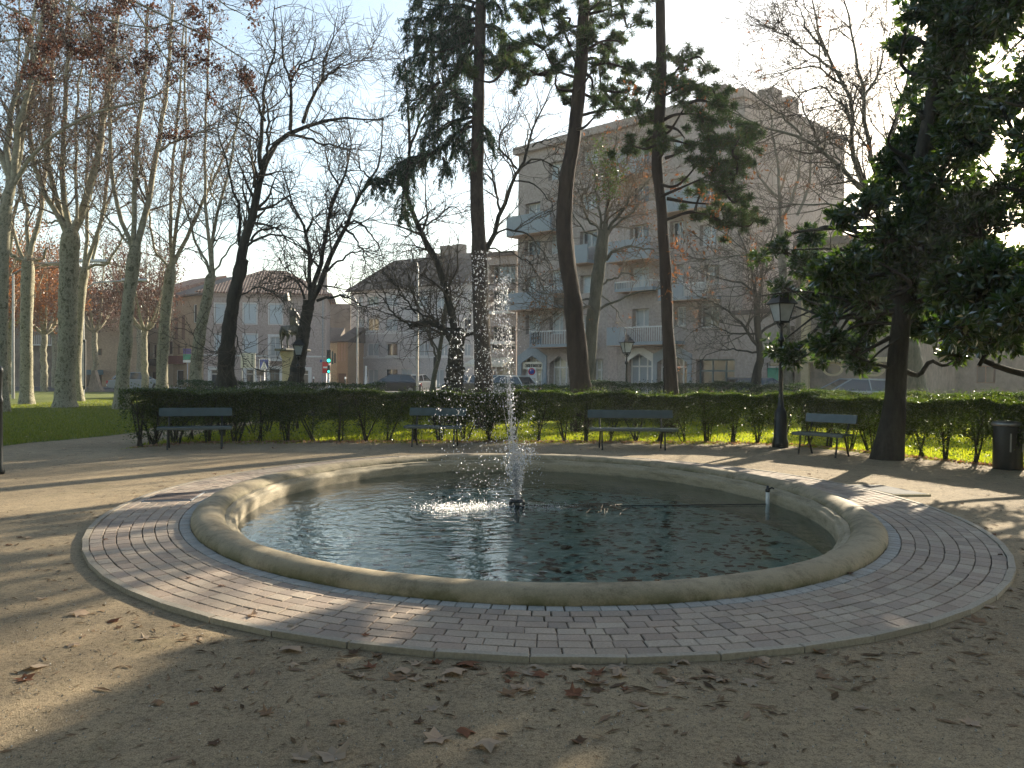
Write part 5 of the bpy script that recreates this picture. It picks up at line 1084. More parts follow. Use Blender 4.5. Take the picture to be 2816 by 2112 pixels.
# ---- mauve corner house with tiled roof
F = Facade('corner_house', 'mauve-grey three-storey house with clay tile roof and pale blue closed shutters', gx(q3(590), 80), gx(q3(1822), 82))
ups = [R3(708, 500, 812, 695), R3(998, 500, 1125, 702), R3(1258, 508, 1385, 705), R3(708, 812, 790, 1010), R3(998, 812, 1130, 998)]
win = [F.rect(*R3(1268, 835, 1365, 1055))]
low = [R3(665, 1165, 735, 1330), R3(1020, 1165, 1105, 1330), R3(1262, 1160, 1360, 1330), R3(1572, 1170, 1655, 1330)]
sh = [F.rect(*r) for r in ups]; lo = [F.rect(*r) for r in low]; hh = F.sz(q3(1200), R3(0, 395, 0, 0)[1])[1]
wall(F, 0, F.L, hh, sh + win + lo, M['mauve_wall'], 11)
for r in sh: surround(F, r, .12, 'white_trim'); panel(F, (r[0] + .03, r[1] + .03, r[2] - .03, r[3] - .03), 'blue_shutter', 'shutter', .03, .09)
for r in win: surround(F, r, .25, 'white_trim'); window(F, r, pane='curtain')
for i, r in enumerate(lo): surround(F, (r[0], r[1], r[2], r[3]), .28, 'white_trim', 'door_surround'); window(F, r, bars=0 if i != 2 else 1, trans=True, frame='teal_paint' if i == 2 else 'white_trim', name='shop_window' if i != 2 else 'door', pane='glass')
a, b, c, d = F.rect(*R3(1205, 1055, 1500, 1078)); panel(F, (a, b - .02, c, b + .14), 'white_trim', 'balcony_slab', -.8, 0)
m = MB(); 
for i in range(26): x = a + (c - a) * i / 25; m.box(x - .012, -.78, b + .14, x + .012, -.755, b + 1.0)
m.box(a, -.79, b + 1.0, c, -.745, b + 1.05); m.obj('balcony_railing', M['grey_metal'], F.root)
panel(F, (0, 3.05, F.L, 3.2), 'white_trim', 'string_course', -.04, 0)
panel(F, (0, hh - .35, F.L, hh - .02), 'mauve_wall', 'cornice', -.3, 0)
o = MB().extrude([(-.6, hh), (F.L + .6, hh), (F.L + .6, hh + .18), (F.L * .63, hh + 2.9), (F.L * .42, hh + 2.9), (-.6, hh + .18)], 0, 0.02)
# hipped roof
rz = hh + .02; L_ = F.L; m = MB(); m.add([(-.7, -.7, rz), (L_ + .7, -.7, rz), (L_ + .7, 11.5, rz), (-.7, 11.5, rz), (L_ * .42, 5.4, rz + 2.9), (L_ * .62, 5.4, rz + 2.9), (-.7, -.7, rz - .12), (L_ + .7, -.7, rz - .12)],
    [(0, 1, 5, 4), (1, 2, 5), (2, 3, 4, 5), (3, 0, 4), (0, 6, 7, 1)]); rf = m.obj('roof', M['tiles'], F.root)
for x, y in ((L_ * .17, 4.6), (L_ * .9, 6)): MB().box(x, y, rz, x + 1.0, y + .7, rz + 2.9).obj('chimney', M['pink_wall'], rf)
panel(F, F.rect(*R3(1770, 1065, 1805, 1092)), 'sign_blue', 'street_name_plate')
o = MB().box(*[F.L - .32, -.12, 0, F.L - .2, 0, hh]).obj('downpipe', M['grey_metal'], F.root)

# ---- tan wing left of it
F = Facade('town_house', 'tan narrow house with brown shutters and a dark red balcony beside the mauve house', gx(q3(280), 84), gx(q3(586), 80.5))
hh = F.sz(q3(430), R3(0, 410, 0, 0)[1])[1]
sm = [F.rect(*r) for r in (R3(300, 470, 325, 520), R3(365, 460, 390, 515))]; ws = [F.rect(*r) for r in (R3(482, 505, 520, 690), R3(310, 1170, 385, 1330), R3(230, 1190, 285, 1330))]; ws = [w_ for w_ in ws if w_[0] > 0]
bs = [F.rect(*r) for r in (R3(295, 630, 330, 860), R3(365, 615, 402, 860), R3(325, 905, 350, 1010))]
wall(F, 0, F.L, hh, sm + ws + bs, M['tan_wall'], 10)
for r in sm + ws: window(F, r, bars=0)
for r in bs: panel(F, r, 'brown_shutter', 'shutter', .03, .09)
a, b, c, d = F.rect(*R3(240, 1020, 410, 1110)); panel(F, (max(a, .1), b, c, d - .1), plain('dark_red_paint', (.12, .03, .025), .6), 'balcony', -.9, 0)
lean_roof(F, -.5, F.L + .4, -.6, 6, hh, 2.5, M['slate'])
# ---- cream house further left
F = Facade('town_house', 'cream house with small balconies behind the grey plane trunk', gx(q3(-30), 88), gx(q3(278), 84.5))
hh = F.sz(q3(100), R3(0, 390, 0, 0)[1])[1]
ws = [F.rect(*r) for r in (R3(80, 635, 110, 750), R3(80, 915, 110, 1050), R3(230, 600, 270, 740), R3(235, 880, 275, 1010), R3(10, 540, 45, 780), R3(60, 1190, 110, 1340), R3(5, 900, 45, 1050))]
wall(F, 0, F.L, hh, ws, M['cream_wall'], 10)
for r in ws: window(F, r, bars=1, frame='brown_shutter')
a, b, c, d = F.rect(*R3(20, 1050, 110, 1130)); panel(F, (a, b, c, d - .1), 'black_iron', 'balcony', -.8, 0)
lean_roof(F, -.4, F.L + .3, -.5, 6, hh, 2.2, M['tiles'])
# ---- blank tan building
def lx(x): return R2(x, 0, x, 0)[0]
F = Facade('town_house', 'blank tan wall building with two small square windows left of the cream house', gx(lx(478), 78), gx(lx(800), 80))
hh = F.sz(lx(640), R2(0, 640, 0, 0)[1])[1]
ws = [F.rect(*r) for r in (R2(540, 950, 582, 990), R2(553, 832, 572, 858), R2(490, 1075, 582, 1200))]
wall(F, 0, F.L, hh, ws, M['tan_wall'], 12)
for r in ws: window(F, r, bars=0, frame='brown_shutter')
panel(F, F.rect(*R2(752, 1105, 778, 1138)), 'white_paint', 'notice', -.04, 0); panel(F, F.rect(*R2(480, 1072, 590, 1100)), 'teal_paint', 'awning', -1.2, 0)
m = MB(); a, b, c, d = F.rect(*R2(715, 1060, 736, 1115)); m.box(a, -.5, b, c, -.1, d); m.obj('shop_sign', M['red_paint'], F.root)
MB().box(-.2, -.3, hh, F.L + .2, 12, hh + .3).obj('roof', M['tiles'], F.root)
# ---- old dark stone building far left
F = Facade('town_house', 'old stained stone building with doorways at the far left', gx(-160, 74), gx(lx(474), 79))
hh = 9.5
ws = [F.rect(*r) for r in (R2(225, 972, 260, 1068), R2(150, 1060, 185, 1200), R2(50, 990, 80, 1100), R2(240, 1105, 262, 1200), R2(-60, 1000, -20, 1100), R2(300, 1110, 325, 1210), R2(425, 1010, 450, 1090))]
wall(F, 0, F.L, hh, ws, M['old_wall'], 12)
for r in ws: window(F, r, bars=0, frame='brown_shutter')
a, b, c, d = F.rect(*R2(225, 915, 265, 935)); m = MB().box(a - .8, -.8, b, c + .8, 0, b + .12)
for i in range(14): x = a - .8 + (c - a + 1.6) * i / 13; m.box(x - .02, -.78, b, x + .02, -.74, b + .95)
m.obj('balcony', M['white_trim'], F.root)
lean_roof(F, -.4, F.L + .3, -.5, 7, hh, 2.6, M['tiles'])

# ---- low houses in the gap
F = Facade('low_house', 'low cream house with green shutters behind the traffic lights', gx(q3(1826), 96), gx(q3(1940), 96))
hh = F.sz(q3(1890), R3(0, 880, 0, 0)[1])[1]; ws = [F.rect(*r) for r in (R3(1885, 980, 1905, 1110), R3(1912, 1000, 1930, 1100))]
wall(F, 0, F.L, hh, ws, M['cream_wall'], 8)
for r in ws: panel(F, r, 'teal_paint', 'shutter', .03, .09)
lean_roof(F, -.3, F.L + .1, -.4, 4, hh, 1.8, M['slate'])
F = Facade('low_house', 'ochre-orange house with a garage door behind the traffic lights', gx(q3(1942), 95), gx(q3(2050), 94.5))
hh = F.sz(q3(1990), R3(0, 875, 0, 0)[1])[1]; ws = [F.rect(*R3(1955, 1205, 2035, 1335))]; wall(F, 0, F.L, hh, ws, M['ochre_wall'], 8)
panel(F, ws[0], 'brown_shutter', 'garage_door', .05, .12)
for x in (1955, 1985, 2015): panel(F, F.rect(*R3(x, 900, x + 16, 1080)), 'peach_trim', 'shutter', -.05, 0)
lean_roof(F, -.1, F.L + .3, -.4, 4, hh, 1.85, M['slate'])
F = Facade('town_house', 'tall dark brown house wall rising behind the low houses', gx(q3(1826), 108), gx(q3(2075), 108))
hh = F.sz(q3(1950), R3(0, 500, 0, 0)[1])[1]; wall(F, 0, F.L, hh, [], M['dark_wall'], 8)

# ---- pale grey three-storey building in the middle
F = Facade('apartment_building', 'pale grey three-storey building with a dark mansard roof and chimneys, in the middle distance', gx(q4(235), 99), gx(q4(1480), 88))
hh = F.sz(q4(700), R4(0, 335, 0, 0)[1])[1]
ws = [F.rect(*R4(*r)) for r in ((405, 648, 522, 775), (595, 648, 712, 775), (405, 900, 520, 1028), (598, 900, 712, 1028), (925, 903, 1028, 1028), (1140, 905, 1215, 1028), (405, 420, 520, 520), (600, 410, 712, 520), (920, 640, 1025, 780), (1140, 650, 1215, 780),
      (920, 420, 1020, 530), (1105, 430, 1190, 540), (590, 1158, 712, 1300), (748, 1158, 858, 1300), (412, 1165, 515, 1345), (250, 905, 280, 1050), (322, 905, 370, 1040), (322, 650, 372, 770), (245, 1160, 355, 1300), (322, 420, 360, 520), (1380, 905, 1450, 1028), (1380, 650, 1450, 780), (1080, 1165, 1180, 1345))]
wall(F, 0, F.L, hh, ws, M['grey_wall'], 12)
for i, r in enumerate(ws): window(F, r, bars=1, pane='curtain' if i % 3 else 'glass', frame='white_trim', fr=.07); panel(F, (r[0] - .1, r[1] - .14, r[2] + .1, r[1]), 'white_trim', 'window_sill', -.12, 0)
for z in (R4(0, 1045, 0, 0)[1], R4(0, 795, 0, 0)[1]): zz = F.sz(q4(700), z)[1]; panel(F, (0, zz - .08, F.L, zz + .08), 'white_trim', 'string_course', -.06, 0)
m = MB(); m.add([(-.5, -.5, hh), (F.L + .4, -.5, hh), (F.L + .4, 13, hh), (-.5, 13, hh), (4.5, 2.6, hh + 3.6), (F.L, 2.6, hh + 3.6), (F.L, 11, hh + 3.6), (4.5, 11, hh + 3.6), (-.5, -.5, hh - .2), (F.L + .4, -.5, hh - .2)],
    [(0, 1, 5, 4), (1, 2, 6, 5), (2, 3, 7, 6), (3, 0, 4, 7), (4, 5, 6, 7), (0, 8, 9, 1)]); rf = m.obj('roof', M['slate'], F.root)
for x in (q4(905), q4(1030), q4(1255), q4(760)): s_ = F.sz(x, 600)[0]; MB().box(s_, 4, hh + 3.4, s_ + 1.3, 5, hh + (5.0 if x > q4(800) else 4.3)).obj('chimney', M['dark_wall'], rf)

# ---- narrow block with dark loggias
F = Facade('apartment_building', 'narrow grey block with dark loggias and white slab edges next to the pink apartment block', gx(q4(1484), 74), gx(q4(1912), 72))
hh = F.sz(q4(1700), R4(0, 20, 0, 0)[1])[1]
bays = [(1640, 100, 1905, 290), (1640, 355, 1905, 560), (1640, 725, 1905, 880), (1640, 905, 1905, 960)]
ws = [F.rect(*R4(*r)) for r in bays] + [F.rect(*R4(1660, 1085, 1885, 1320)), F.rect(*R4(1462, 1110, 1515, 1300))]; ws = [(max(.1, w_[0]), w_[1], min(F.L - .1, w_[2]), w_[3]) for w_ in ws]
wall(F, 0, F.L, hh, ws, M['pink_wall'], 9, rev=1.0)
for i, r in enumerate(ws): window(F, r, y=.9, bars=2, pane='glass' if i < 4 else 'litglass', frame='grey_metal' if i < 4 else 'white_trim')
for y in (590, 895): zz = F.sz(q4(1750), R4(0, y, 0, 0)[1])[1]; a = ws[0]; panel(F, (a[0] - .3, zz - .12, a[2] + .05, zz + .08), 'white_trim', 'balcony_slab', -.9, .9)
a, b, c, d = F.rect(*R4(1420, 1045, 1885, 1110)); MB().add([(.1, -.0, d), (c, 0, d), (c, -1.8, b), (.1, -1.8, b), (.1, 0, d - .08), (c, 0, d - .08), (c, -1.8, b - .25), (.1, -1.8, b - .25)], [(0, 1, 2, 3), (7, 6, 5, 4), (3, 2, 6, 7), (0, 3, 7, 4), (1, 5, 6, 2)]).obj('awning', M['cream'], F.root)
MB().box(-.3, -.4, hh, F.L, 9, hh + .35).obj('roof', M['slate'], F.root)

# ---- large pinkish apartment block
A = (.35, 61.0); B = (13.3, 48.0)
F = Facade('apartment_block', 'large pinkish six-storey apartment block with pale blue balconies and a blank gable', A, B)
H0 = F.sz(1300, 268)[1]; Htop = 17.6
def z5r(x0, y0, x1, y1): f = lambda x, y: (1099.7 + x * .3551, 157.1 + y * .3551); return F.rect(*(f(x0, y0) + f(x1, y1)))
ws = [z5r(*r) for r in ((100, 790, 190, 890), (95, 1015, 190, 1110), (100, 1245, 165, 1340), (100, 1470, 190, 1590), (430, 960, 535, 1060), (245, 1200, 325, 1330), (245, 1450, 330, 1590), (735, 920, 850, 1035), (735, 1180, 850, 1315), (750, 1435, 850, 1545),
      (980, 900, 1060, 1050), (1000, 1165, 1065, 1300), (1005, 1420, 1075, 1540), (1150, 1400, 1280, 1550), (1160, 920, 1260, 1050), (430, 730, 530, 830), (735, 680, 850, 790), (440, 460, 540, 560), (980, 640, 1060, 780), (750, 440, 850, 560), (240, 540, 330, 650), (240, 980, 330, 1100), (1170, 1170, 1280, 1290), (430, 1230, 520, 1340), (430, 1470, 520, 1590), (1150, 660, 1260, 780), (985, 380, 1060, 500))]
ar = [F.rect(*R5(315, 1030, 530, 1325)), F.rect(*R5(600, 1030, 790, 1330)), F.rect(*R5(1030, 1060, 1135, 1320)), F.rect(*R5(1385, 1005, 1635, 1290)), F.rect(*R5(1690, 1010, 1995, 1290)), F.rect(*R5(2080, 1060, 2210, 1290)), F.rect(*R5(1215, 1150, 1275, 1290))]
ws = [w_ for w_ in ws if w_[0] > .2 and w_[2] < F.L - .2]; ar[5] = (ar[5][0], 0.02, F.L - .35, ar[5][3]); ar = [(a_[0], .02, a_[2], a_[3]) for a_ in ar]
wall(F, 0, F.L, Htop, ws + ar, M['pink_wall'], 13.6, rev=.5)
for i, r in enumerate(ws): window(F, r, y=.42, bars=1, pane=('curtain', 'glass', 'blue_shutter')[i % 3], frame='white_trim', fr=.08)
for i, r in enumerate(ar): window(F, r, y=.45, bars=(3, 2, 1, 2, 3, 2, 0)[i], trans=True, pane=('litglass', 'litglass', 'litglass', 'blue_trim', 'glass', 'glass', 'teal_paint')[i], frame='white_trim' if i < 5 else 'teal_paint', name='shopfront' if i < 6 else 'door', fr=.1)
def arch(r, t, mat):
    a, b, c, d = r; m = MB(); h1 = d - .0; mid = (a + c) / 2
    for (x0, z0, x1, z1) in ((a - t, .02, a, h1), (c, .02, c + t, h1)): m.box(x0, -.07, z0, x1, .0, z1)
    m.extrude([(a - t, h1), (a, h1 - .5), (mid, h1 + .02), (c, h1 - .5), (c + t, h1), (c + t, h1 + .0), (mid + .3, h1 + t + .25), (mid - .3, h1 + t + .25)], -.08, .0); return m.obj('arch_surround', M[mat], F.root)
arch(ar[0], .38, 'blue_trim'); arch(ar[1], .10, 'pink_wall'); arch(ar[3], .12, 'white_trim'); arch(ar[4], .3, 'blue_trim')
r = ar[0]; o = MB().box(r[0], .1, r[3] - .95, r[2], .2, r[3] - .42).obj('sign_board', M['cream'], F.root)
cu = bpy.data.curves.new('t', 'FONT'); cu.body = 'CENTRE DE RADIOLOGIE'; cu.size = .34; cu.extrude = .012; cu.align_x = 'CENTER'; to = bpy.data.objects.new('t', cu); COL.objects.link(to); bpy.context.view_layer.update()
me = bpy.data.meshes.new_from_object(to.evaluated_get(bpy.context.evaluated_depsgraph_get())); bpy.data.objects.remove(to); me.materials.clear(); me.materials.append(M['black_iron'])
tw = max(v_.co.x for v_ in me.vertices) * 2; lt = bpy.data.objects.new('lettering', me); COL.objects.link(lt); lt.parent = o; lt.location = ((r[0] + r[2]) / 2, .085, r[3] - .80); lt.rotation_euler = (math.pi / 2, 0, 0); lt.scale = ((r[2] - r[0]) * .78 / tw, 1, 1)
# step in the facade: projecting bay on the right
s_, _ = F.sz(1335, 700)
panel(F, (F.sz(1314, 700)[0], .02, s_, Htop - 3.0), 'mauve_wall', 'recess', -.02, 0)
# balconies: pale blue parapets, sunlight on the undersides painted in peach
def balcony(rr_, proj, split=None, rail=False):
    a, b, c, d = rr_; a = max(a, -.2); c = min(c, F.L + .1); m = MB()
    sl = MB().box(a, -proj, b - .04, c, -.001, b + .16).obj('balcony', M['blue_trim'], F.root)
    MB().box(a + .02, -proj + .02, b - .075, c - .02, -.002, b - .042).obj('soffit', M['peach_trim'], sl)
    x1 = c if not rail else a + (c - a) * (split or .3)
    if x1 > a: MB().box(a, -proj, b + .16, x1, -proj + .12, d).box(a, -proj + .12, b + .16, a + .12, -.001, d).obj('parapet', M['blue_trim'], sl)
    if rail:
        m = MB()
        for i in range(22): x = x1 + (c - x1) * (i + .5) / 22; m.box(x - .015, -proj + .03, b + .16, x + .015, -proj + .06, d - .1)
        m.box(x1, -proj, d - .1, c, -proj + .08, d - .02); m.box(c - .06, -proj + .08, d - .1, c, 0, d - .02); m.obj('railing', M['white_trim'], sl)
balcony(F.rect(*R5(1300, 735, 1970, 915)), 1.3, .28, True)
balcony(z5r(668, 1030, 935, 1150), 1.4); balcony(z5r(665, 500, 890, 640), 1.2); balcony(z5r(975, 720, 1230, 850), 1.2); balcony(z5r(980, 1290, 1290, 1385), 1.3, .5, True); balcony(z5r(41, 870, 310, 985), 1.0); balcony(z5r(35, 1340, 330, 1440), 1.1)
balcony(z5r(420, 1060, 540, 1165), 1.1); balcony(F.rect(*R5(500, 770, 1080, 935)), 1.1, .02, True); balcony(z5r(700, 1270, 930, 1330), 1.0, .02, True); balcony(z5r(240, 1300, 340, 1345), .8, .02, True)
m = MB(); m.box(-.25, -.35, Htop, F.L + .1, 13.7, Htop + .5); rf = m.obj('roof', M['pink_wall'], F.root)
MB().box(1.5, 3, Htop + .5, F.L - 2.0, 9, Htop + 1.6).obj('attic', M['slate'], rf)
MB().box(F.L - 3.4, 1.5, Htop + .5, F.L - 2.2, 3.0, Htop + 1.7).obj('chimney', M['dark_wall'], rf)
for yy in (4.0, 6.2): MB().box(F.L - 1.4, yy, Htop + .5, F.L - .3, yy + 1.1, Htop + 1.7).obj('chimney', M['pink_wall'], rf)

# ---- lower buildings on the right
F2 = Facade('low_building', 'low pinkish building with a small green door right of the apartment block', gx(R6(625, 0, 0, 0)[0], 47), gx(R6(1240, 0, 0, 0)[0], 44))
F = F2; hh = F.sz(R6(900, 0, 0, 0)[0], R6(0, 600, 0, 0)[1])[1]; ws = [F.rect(*R6(955, 1150, 1075, 1330)), F.rect(*R6(955, 1095, 1075, 1145))]; ws = [(w_[0], max(w_[1], .02), w_[2], w_[3]) for w_ in ws]; ws[0] = (ws[0][0], .02, ws[0][2], ws[0][3])
wall(F, 0, F.L, hh, ws, M['pink_wall'], 8); panel(F, ws[0], 'sign_green', 'door', .05, .12, 'pale green door'); window(F, ws[1], bars=0)
MB().box(-.1, -.2, hh, F.L + .1, 8, hh + .25).obj('roof', M['slate'], F.root)
o = MB().box(*[F.sz(R6(1110, 0, 0, 0)[0], 800)[0], -.35, 0, F.sz(R6(1230, 0, 0, 0)[0], 800)[0], 0, 4.2]).obj('rubble_pier', M['old_wall'], F.root)
F = Facade('church_side', 'stained grey wall building with two small oval windows, behind the magnolia', gx(R6(1240, 0, 0, 0)[0], 43.5), gx(R6(2185, 0, 0, 0)[0], 40))
zb = F.sz(1800, R6(0, 1070, 0, 0)[1])[1]; hh = 8.2; aa = F.sz(R6(1400, 0, 0, 0)[0], 700)[0]
ws = [F.rect(*R6(1480, 905, 1990, 1000))]
wall(F, 0, F.L, hh, ws, M['old_wall'], 9); window(F, ws[0], bars=5, pane='litglass', frame='white_trim')
panel(F, (aa, zb - .1, F.L, zb + .12), 'stone', 'cornice', -.3, 0); panel(F, (aa - .4, 0, aa, hh), 'stone', 'pilaster', -.25, 0)
for cx in (1625, 2040):
    x, z = F.sz(*R6(cx, 1158, 0, 0)[:2]); m = MB(); n = 24
    V = [(x + math.cos(t * 2 * math.pi / n) * .42, -.03, z + math.sin(t * 2 * math.pi / n) * .27) for t in range(n)]; W_ = [(x + math.cos(t * 2 * math.pi / n) * .56, -.03, z + math.sin(t * 2 * math.pi / n) * .38) for t in range(n)]
    Y = [(p[0], -.0, p[2]) for p in W_]; m.add(V + W_ + Y, [(i, (i + 1) % n, n + (i + 1) % n, n + i) for i in range(n)] + [(n + i, n + (i + 1) % n, 2 * n + (i + 1) % n, 2 * n + i) for i in range(n)])
    fo = m.obj('oval_window', M['stone'], F.root); MB().add([(p[0], -.004, p[2]) for p in V], [tuple(range(n))]).obj('pane', M['glass'], fo)
MB().box(-.1, -.2, hh, F.L + .1, 9, hh + .4).obj('roof', M['slate'], F.root)
F = Facade('stone_house', 'tan and grey stone buildings seen under the dense magnolia', gx(2005, 47), gx(2330, 44))
ws = [F.rect(2035, 770, 2052, 800), F.rect(2110, 790, 2150, 828)]; ws = [(w_[0], max(.02, w_[1]), w_[2], w_[3]) for w_ in ws]; wall(F, 0, F.L, 7.0, ws, M['old_wall'], 9)
for r in ws: window(F, r, bars=1, frame='brown_shutter')
lean_roof(F, -.3, F.L, -.5, 5, 7.0, 2.2, M['tiles'])

# ================================================================== things in the park and street
def bench(x0, y0, x1, y1, D, face, wid, label, z_back=.78):
    """x0..x1: back board ends in the photo"""
    a = P(x0, y0, 1); c = P((x0 + x1) / 2, (y0 + y1) / 2, D); root = thing('park_bench', (c.x, c.y, 0), label, 'bench', 'dark green benches around the fountain', face)
    w2 = wid / 2; g = M['green_paint']                                           # local -y faces the fountain
    tilt = Matrix.Translation((0, .06, .62)) @ Matrix.Rotation(math.radians(-14), 4, 'X')
    MB().box(-w2, -.018, 0, w2, .018, .17, tilt).obj('backrest', g, root, bevel=.006)
    m = MB(); m.box(-w2, -.40, .405, w2, -.06, .44); m.obj('seat', g, root, bevel=.008)
    m = MB(); m.box(-w2, -.44, .38, w2, -.405, .435); m.obj('seat_edge', g, root, bevel=.005)
    for x in (-w2 * .72, w2 * .72):
        MB().tube([(x, -.36, .40), (x, -.38, .2), (x, -.42, 0)], .018, 6).obj('leg', M['black_iron'], root)
        MB().tube([(x, -.10, .40), (x, -.02, .2), (x, .06, 0)], .018, 6).obj('leg', M['black_iron'], root)
        MB().tube([(x, -.36, .395), (x, -.08, .395), (x, .0, .5), (x, .07, .64), (x, .1, .76)], .016, 6).obj('back_support', M['black_iron'], root)
    return root
def faceto(px, D, tx=.2, ty=9.8):
    p = P(px, 900, D); d = Vector((tx - p.x, ty - p.y, 0)); return math.atan2(d.y, d.x) + math.pi / 2
bench(353, 895, 493, 889, 16.4, faceto(423, 16.4, -1.5, 2.0), 1.36, 'bench at the left end of the hedge, its back board catching the light')
bench(887, 884, 1001, 887, 17.3, faceto(944, 17.3, -2.8, 6.5), 1.2, 'bench left of the fountain jet, before the gnarled black tree')
bench(1270, 893, 1455, 893, 17.0, 0.02, 1.76, 'longest, darkest bench facing straight on, right of the jet')
bench(1743, 899, 1838, 905, 15.9, faceto(1790, 15.9, -3.5, 8.0), 1.05, 'bench right of the near lamp post')

# litter bin
p = G(2177, 1013); root = thing('litter_bin', p, 'black drum litter bin with a bright metal rim before the hedge', 'litter bin')
m = MB(); m.lathe([(.22, 0), (.225, .02), (.225, .70), (.22, .72)], 28).obj('drum', M['black_iron'], root, True)
MB().lathe([(.20, .715), (.245, .72), (.255, .75), (.235, .785), (.12, .80), (.0, .805)], 28).obj('rim', M['grey_metal'], root, True)
MB().tube([(-.1, -.235, .3), (-.1, -.24, .6)], .012, 6).tube([(.1, -.235, .3), (.1, -.24, .6)], .012, 6).obj('bracket', M['grey_metal'], root)
# black post at the left edge
p = G(-2, 1024); root = thing('bollard', p, 'black iron post cut by the left edge of the photo', 'post')
MB().lathe([(.07, 0), (.075, .05), (.05, .12), (.045, 1.0), (.055, 1.03), (.055, 1.08), (.04, 1.12), (.045, 1.45), (.06, 1.50), (.03, 1.56), (0, 1.58)], 14).obj('post', M['black_iron'], root, True)

def lantern(root, z, s, arm=0):
    """four sided lantern: s = width"""
    r2 = s / 2 * 1.414; g = M['black_iron']
    cg = MB().lathe([(r2 * .52, z), (r2 * .92, z + s * .92)], 4, (0, 0, 0), True).obj('lantern_glass', M['lantern_glass'], root)
    m = MB()
    for i in range(4):
        a = math.pi / 4 + i * math.pi / 2; m.tube([(math.cos(a) * r2 * .53, math.sin(a) * r2 * .53, z), (math.cos(a) * r2 * .94, math.sin(a) * r2 * .94, z + s * .92)], .012, 5)
    m.lathe([(r2 * .35, z - .04), (r2 * .60, z - .03), (r2 * .58, z + .01)], 4, (0, 0, 0), True).obj('lantern_frame', g, root)
    cap = MB().lathe([(r2 * 1.12, z + s * .90), (r2 * 1.16, z + s * .95), (r2 * .62, z + s * 1.35), (r2 * .58, z + s * 1.42), (r2 * .30, z + s * 1.55), (r2 * .34, z + s * 1.60), (r2 * .10, z + s * 1.68), (.03, z + s * 1.78), (.0, z + s * 1.8)], 4, (0, 0, 0), True).obj('lantern_cap', g, root)
    return cap
def lamp_post(x, D, ztop, s, label, pole_r=.035, fat=0):
    p = P(x, 830, D); root = thing('lamp_post', (p.x, p.y, 0), label, 'lamp post', 'lantern lamp posts in the park', .3)
    z = ztop - s * 1.8; lantern(root, z, s)
    prof = [(.14, 0), (.14, .06), (.11, .12), (.10, .7), (.11, .78), (.07, .85), (pole_r * 1.3, 1.1), (pole_r, z - .45), (pole_r * 2, z - .42), (pole_r * 2, z - .36), (pole_r, z - .32), (pole_r * .8, z - .12), (pole_r * 2.2, z - .07), (.03, z - .03)]
    if fat: prof[0] = (.17, 0); prof[1:4] = [(.17, .1), (.14, .2), (.125, .75)]
    MB().lathe(prof, 14).obj('pole', M['black_iron'], root, True)
    m = MB(); m.tube([(-s * .33, 0, z + .0), (-s * .2, 0, z - .12), (0, 0, z - .16), (s * .2, 0, z - .12), (s * .33, 0, z)], .012, 5).obj('bracket', M['black_iron'], root)
    return root
lamp_post(1687, 17.6, P(1688, 621, 17.6).z, .40, 'nearest lantern lamp post, its lantern among the magnolia leaves', fat=1)
lamp_post(1353, 31, P(1353, 720, 31).z, .40, 'lantern lamp post in front of the pale blue balcony')
lamp_post(644, 29.2, P(644, 727, 29.2).z, .36, 'lantern lamp post in front of the dark forked linden by the statue')

# fountain nozzle and pipe
nz = G(1117, 1094, WZ); root = thing('fountain_nozzle', (nz.x, nz.y, WZ), 'small black cage around the fountain nozzle in the water', 'nozzle')
m = MB()
for i in range(10): a = i * .628; m.tube([(math.cos(a) * .085, math.sin(a) * .085, -.1), (math.cos(a) * .09, math.sin(a) * .09, .06), (math.cos(a) * .07, math.sin(a) * .07, .09)], .009, 5)
m.lathe([(.092, .0), (.098, .01), (.092, .02)], 14).lathe([(.092, .055), (.098, .065), (.07, .09)], 14).obj('cage', M['black_iron'], root); MB().lathe([(.03, -.2), (.03, .08), (.018, .10)], 10).obj('spout', M['grey_metal'], root)
pp_ = G(1658, 1089, WZ); root = thing('water_pipe', (pp_.x, pp_.y, WZ), 'white standing pipe with a dark cap at the right side of the basin', 'pipe')
MB().lathe([(.024, -.2), (.024, .15), (.02, .155)], 12).obj('pipe', M['white_paint'], root, True); MB().lathe([(.018, .15), (.03, .16), (.032, .19), (.018, .20), (.016, .235), (.0, .24)], 10).tube([(0, 0, .19), (.05, -.02, .215), (.07, -.03, .2)], .012, 6).obj('cap', M['black_iron'], root, True)
cb = [G(1130, 1092, WZ + .012), G(1250, 1093, WZ + .01), G(1400, 1092, WZ + .008), G(1540, 1090, WZ + .01), G(1655, 1089, WZ + .012)]
o = MB().tube(resample(cb, 30), .006, 5).obj('cable', M['rubber']); tag(o, 'thin cable lying on the water between nozzle and white pipe', 'cable')
rg = np.random.default_rng(91); tq = []
for i in range(46): b = np.array(tuple(G(1290 + rg.normal(0, 35), 1097 + rg.normal(0, 5), WZ + .01))); tq.append(np.stack([b, b + rg.normal(0, .07, 3) * [1, 1, .25] + [0, 0, .02], b + rg.normal(0, .12, 3) * [1, 1, .2]]))
tq = np.array(tq); tq[:, :, 2] = np.clip(tq[:, :, 2], WZ + .004, WZ + .06); v, f = tubes(tq, np.full((46, 3), .004), 4); o = build('floating_twigs', v, f, M['twig']); tag(o, 'tangle of brown twigs floating right of the nozzle', 'twigs', kind='stuff')

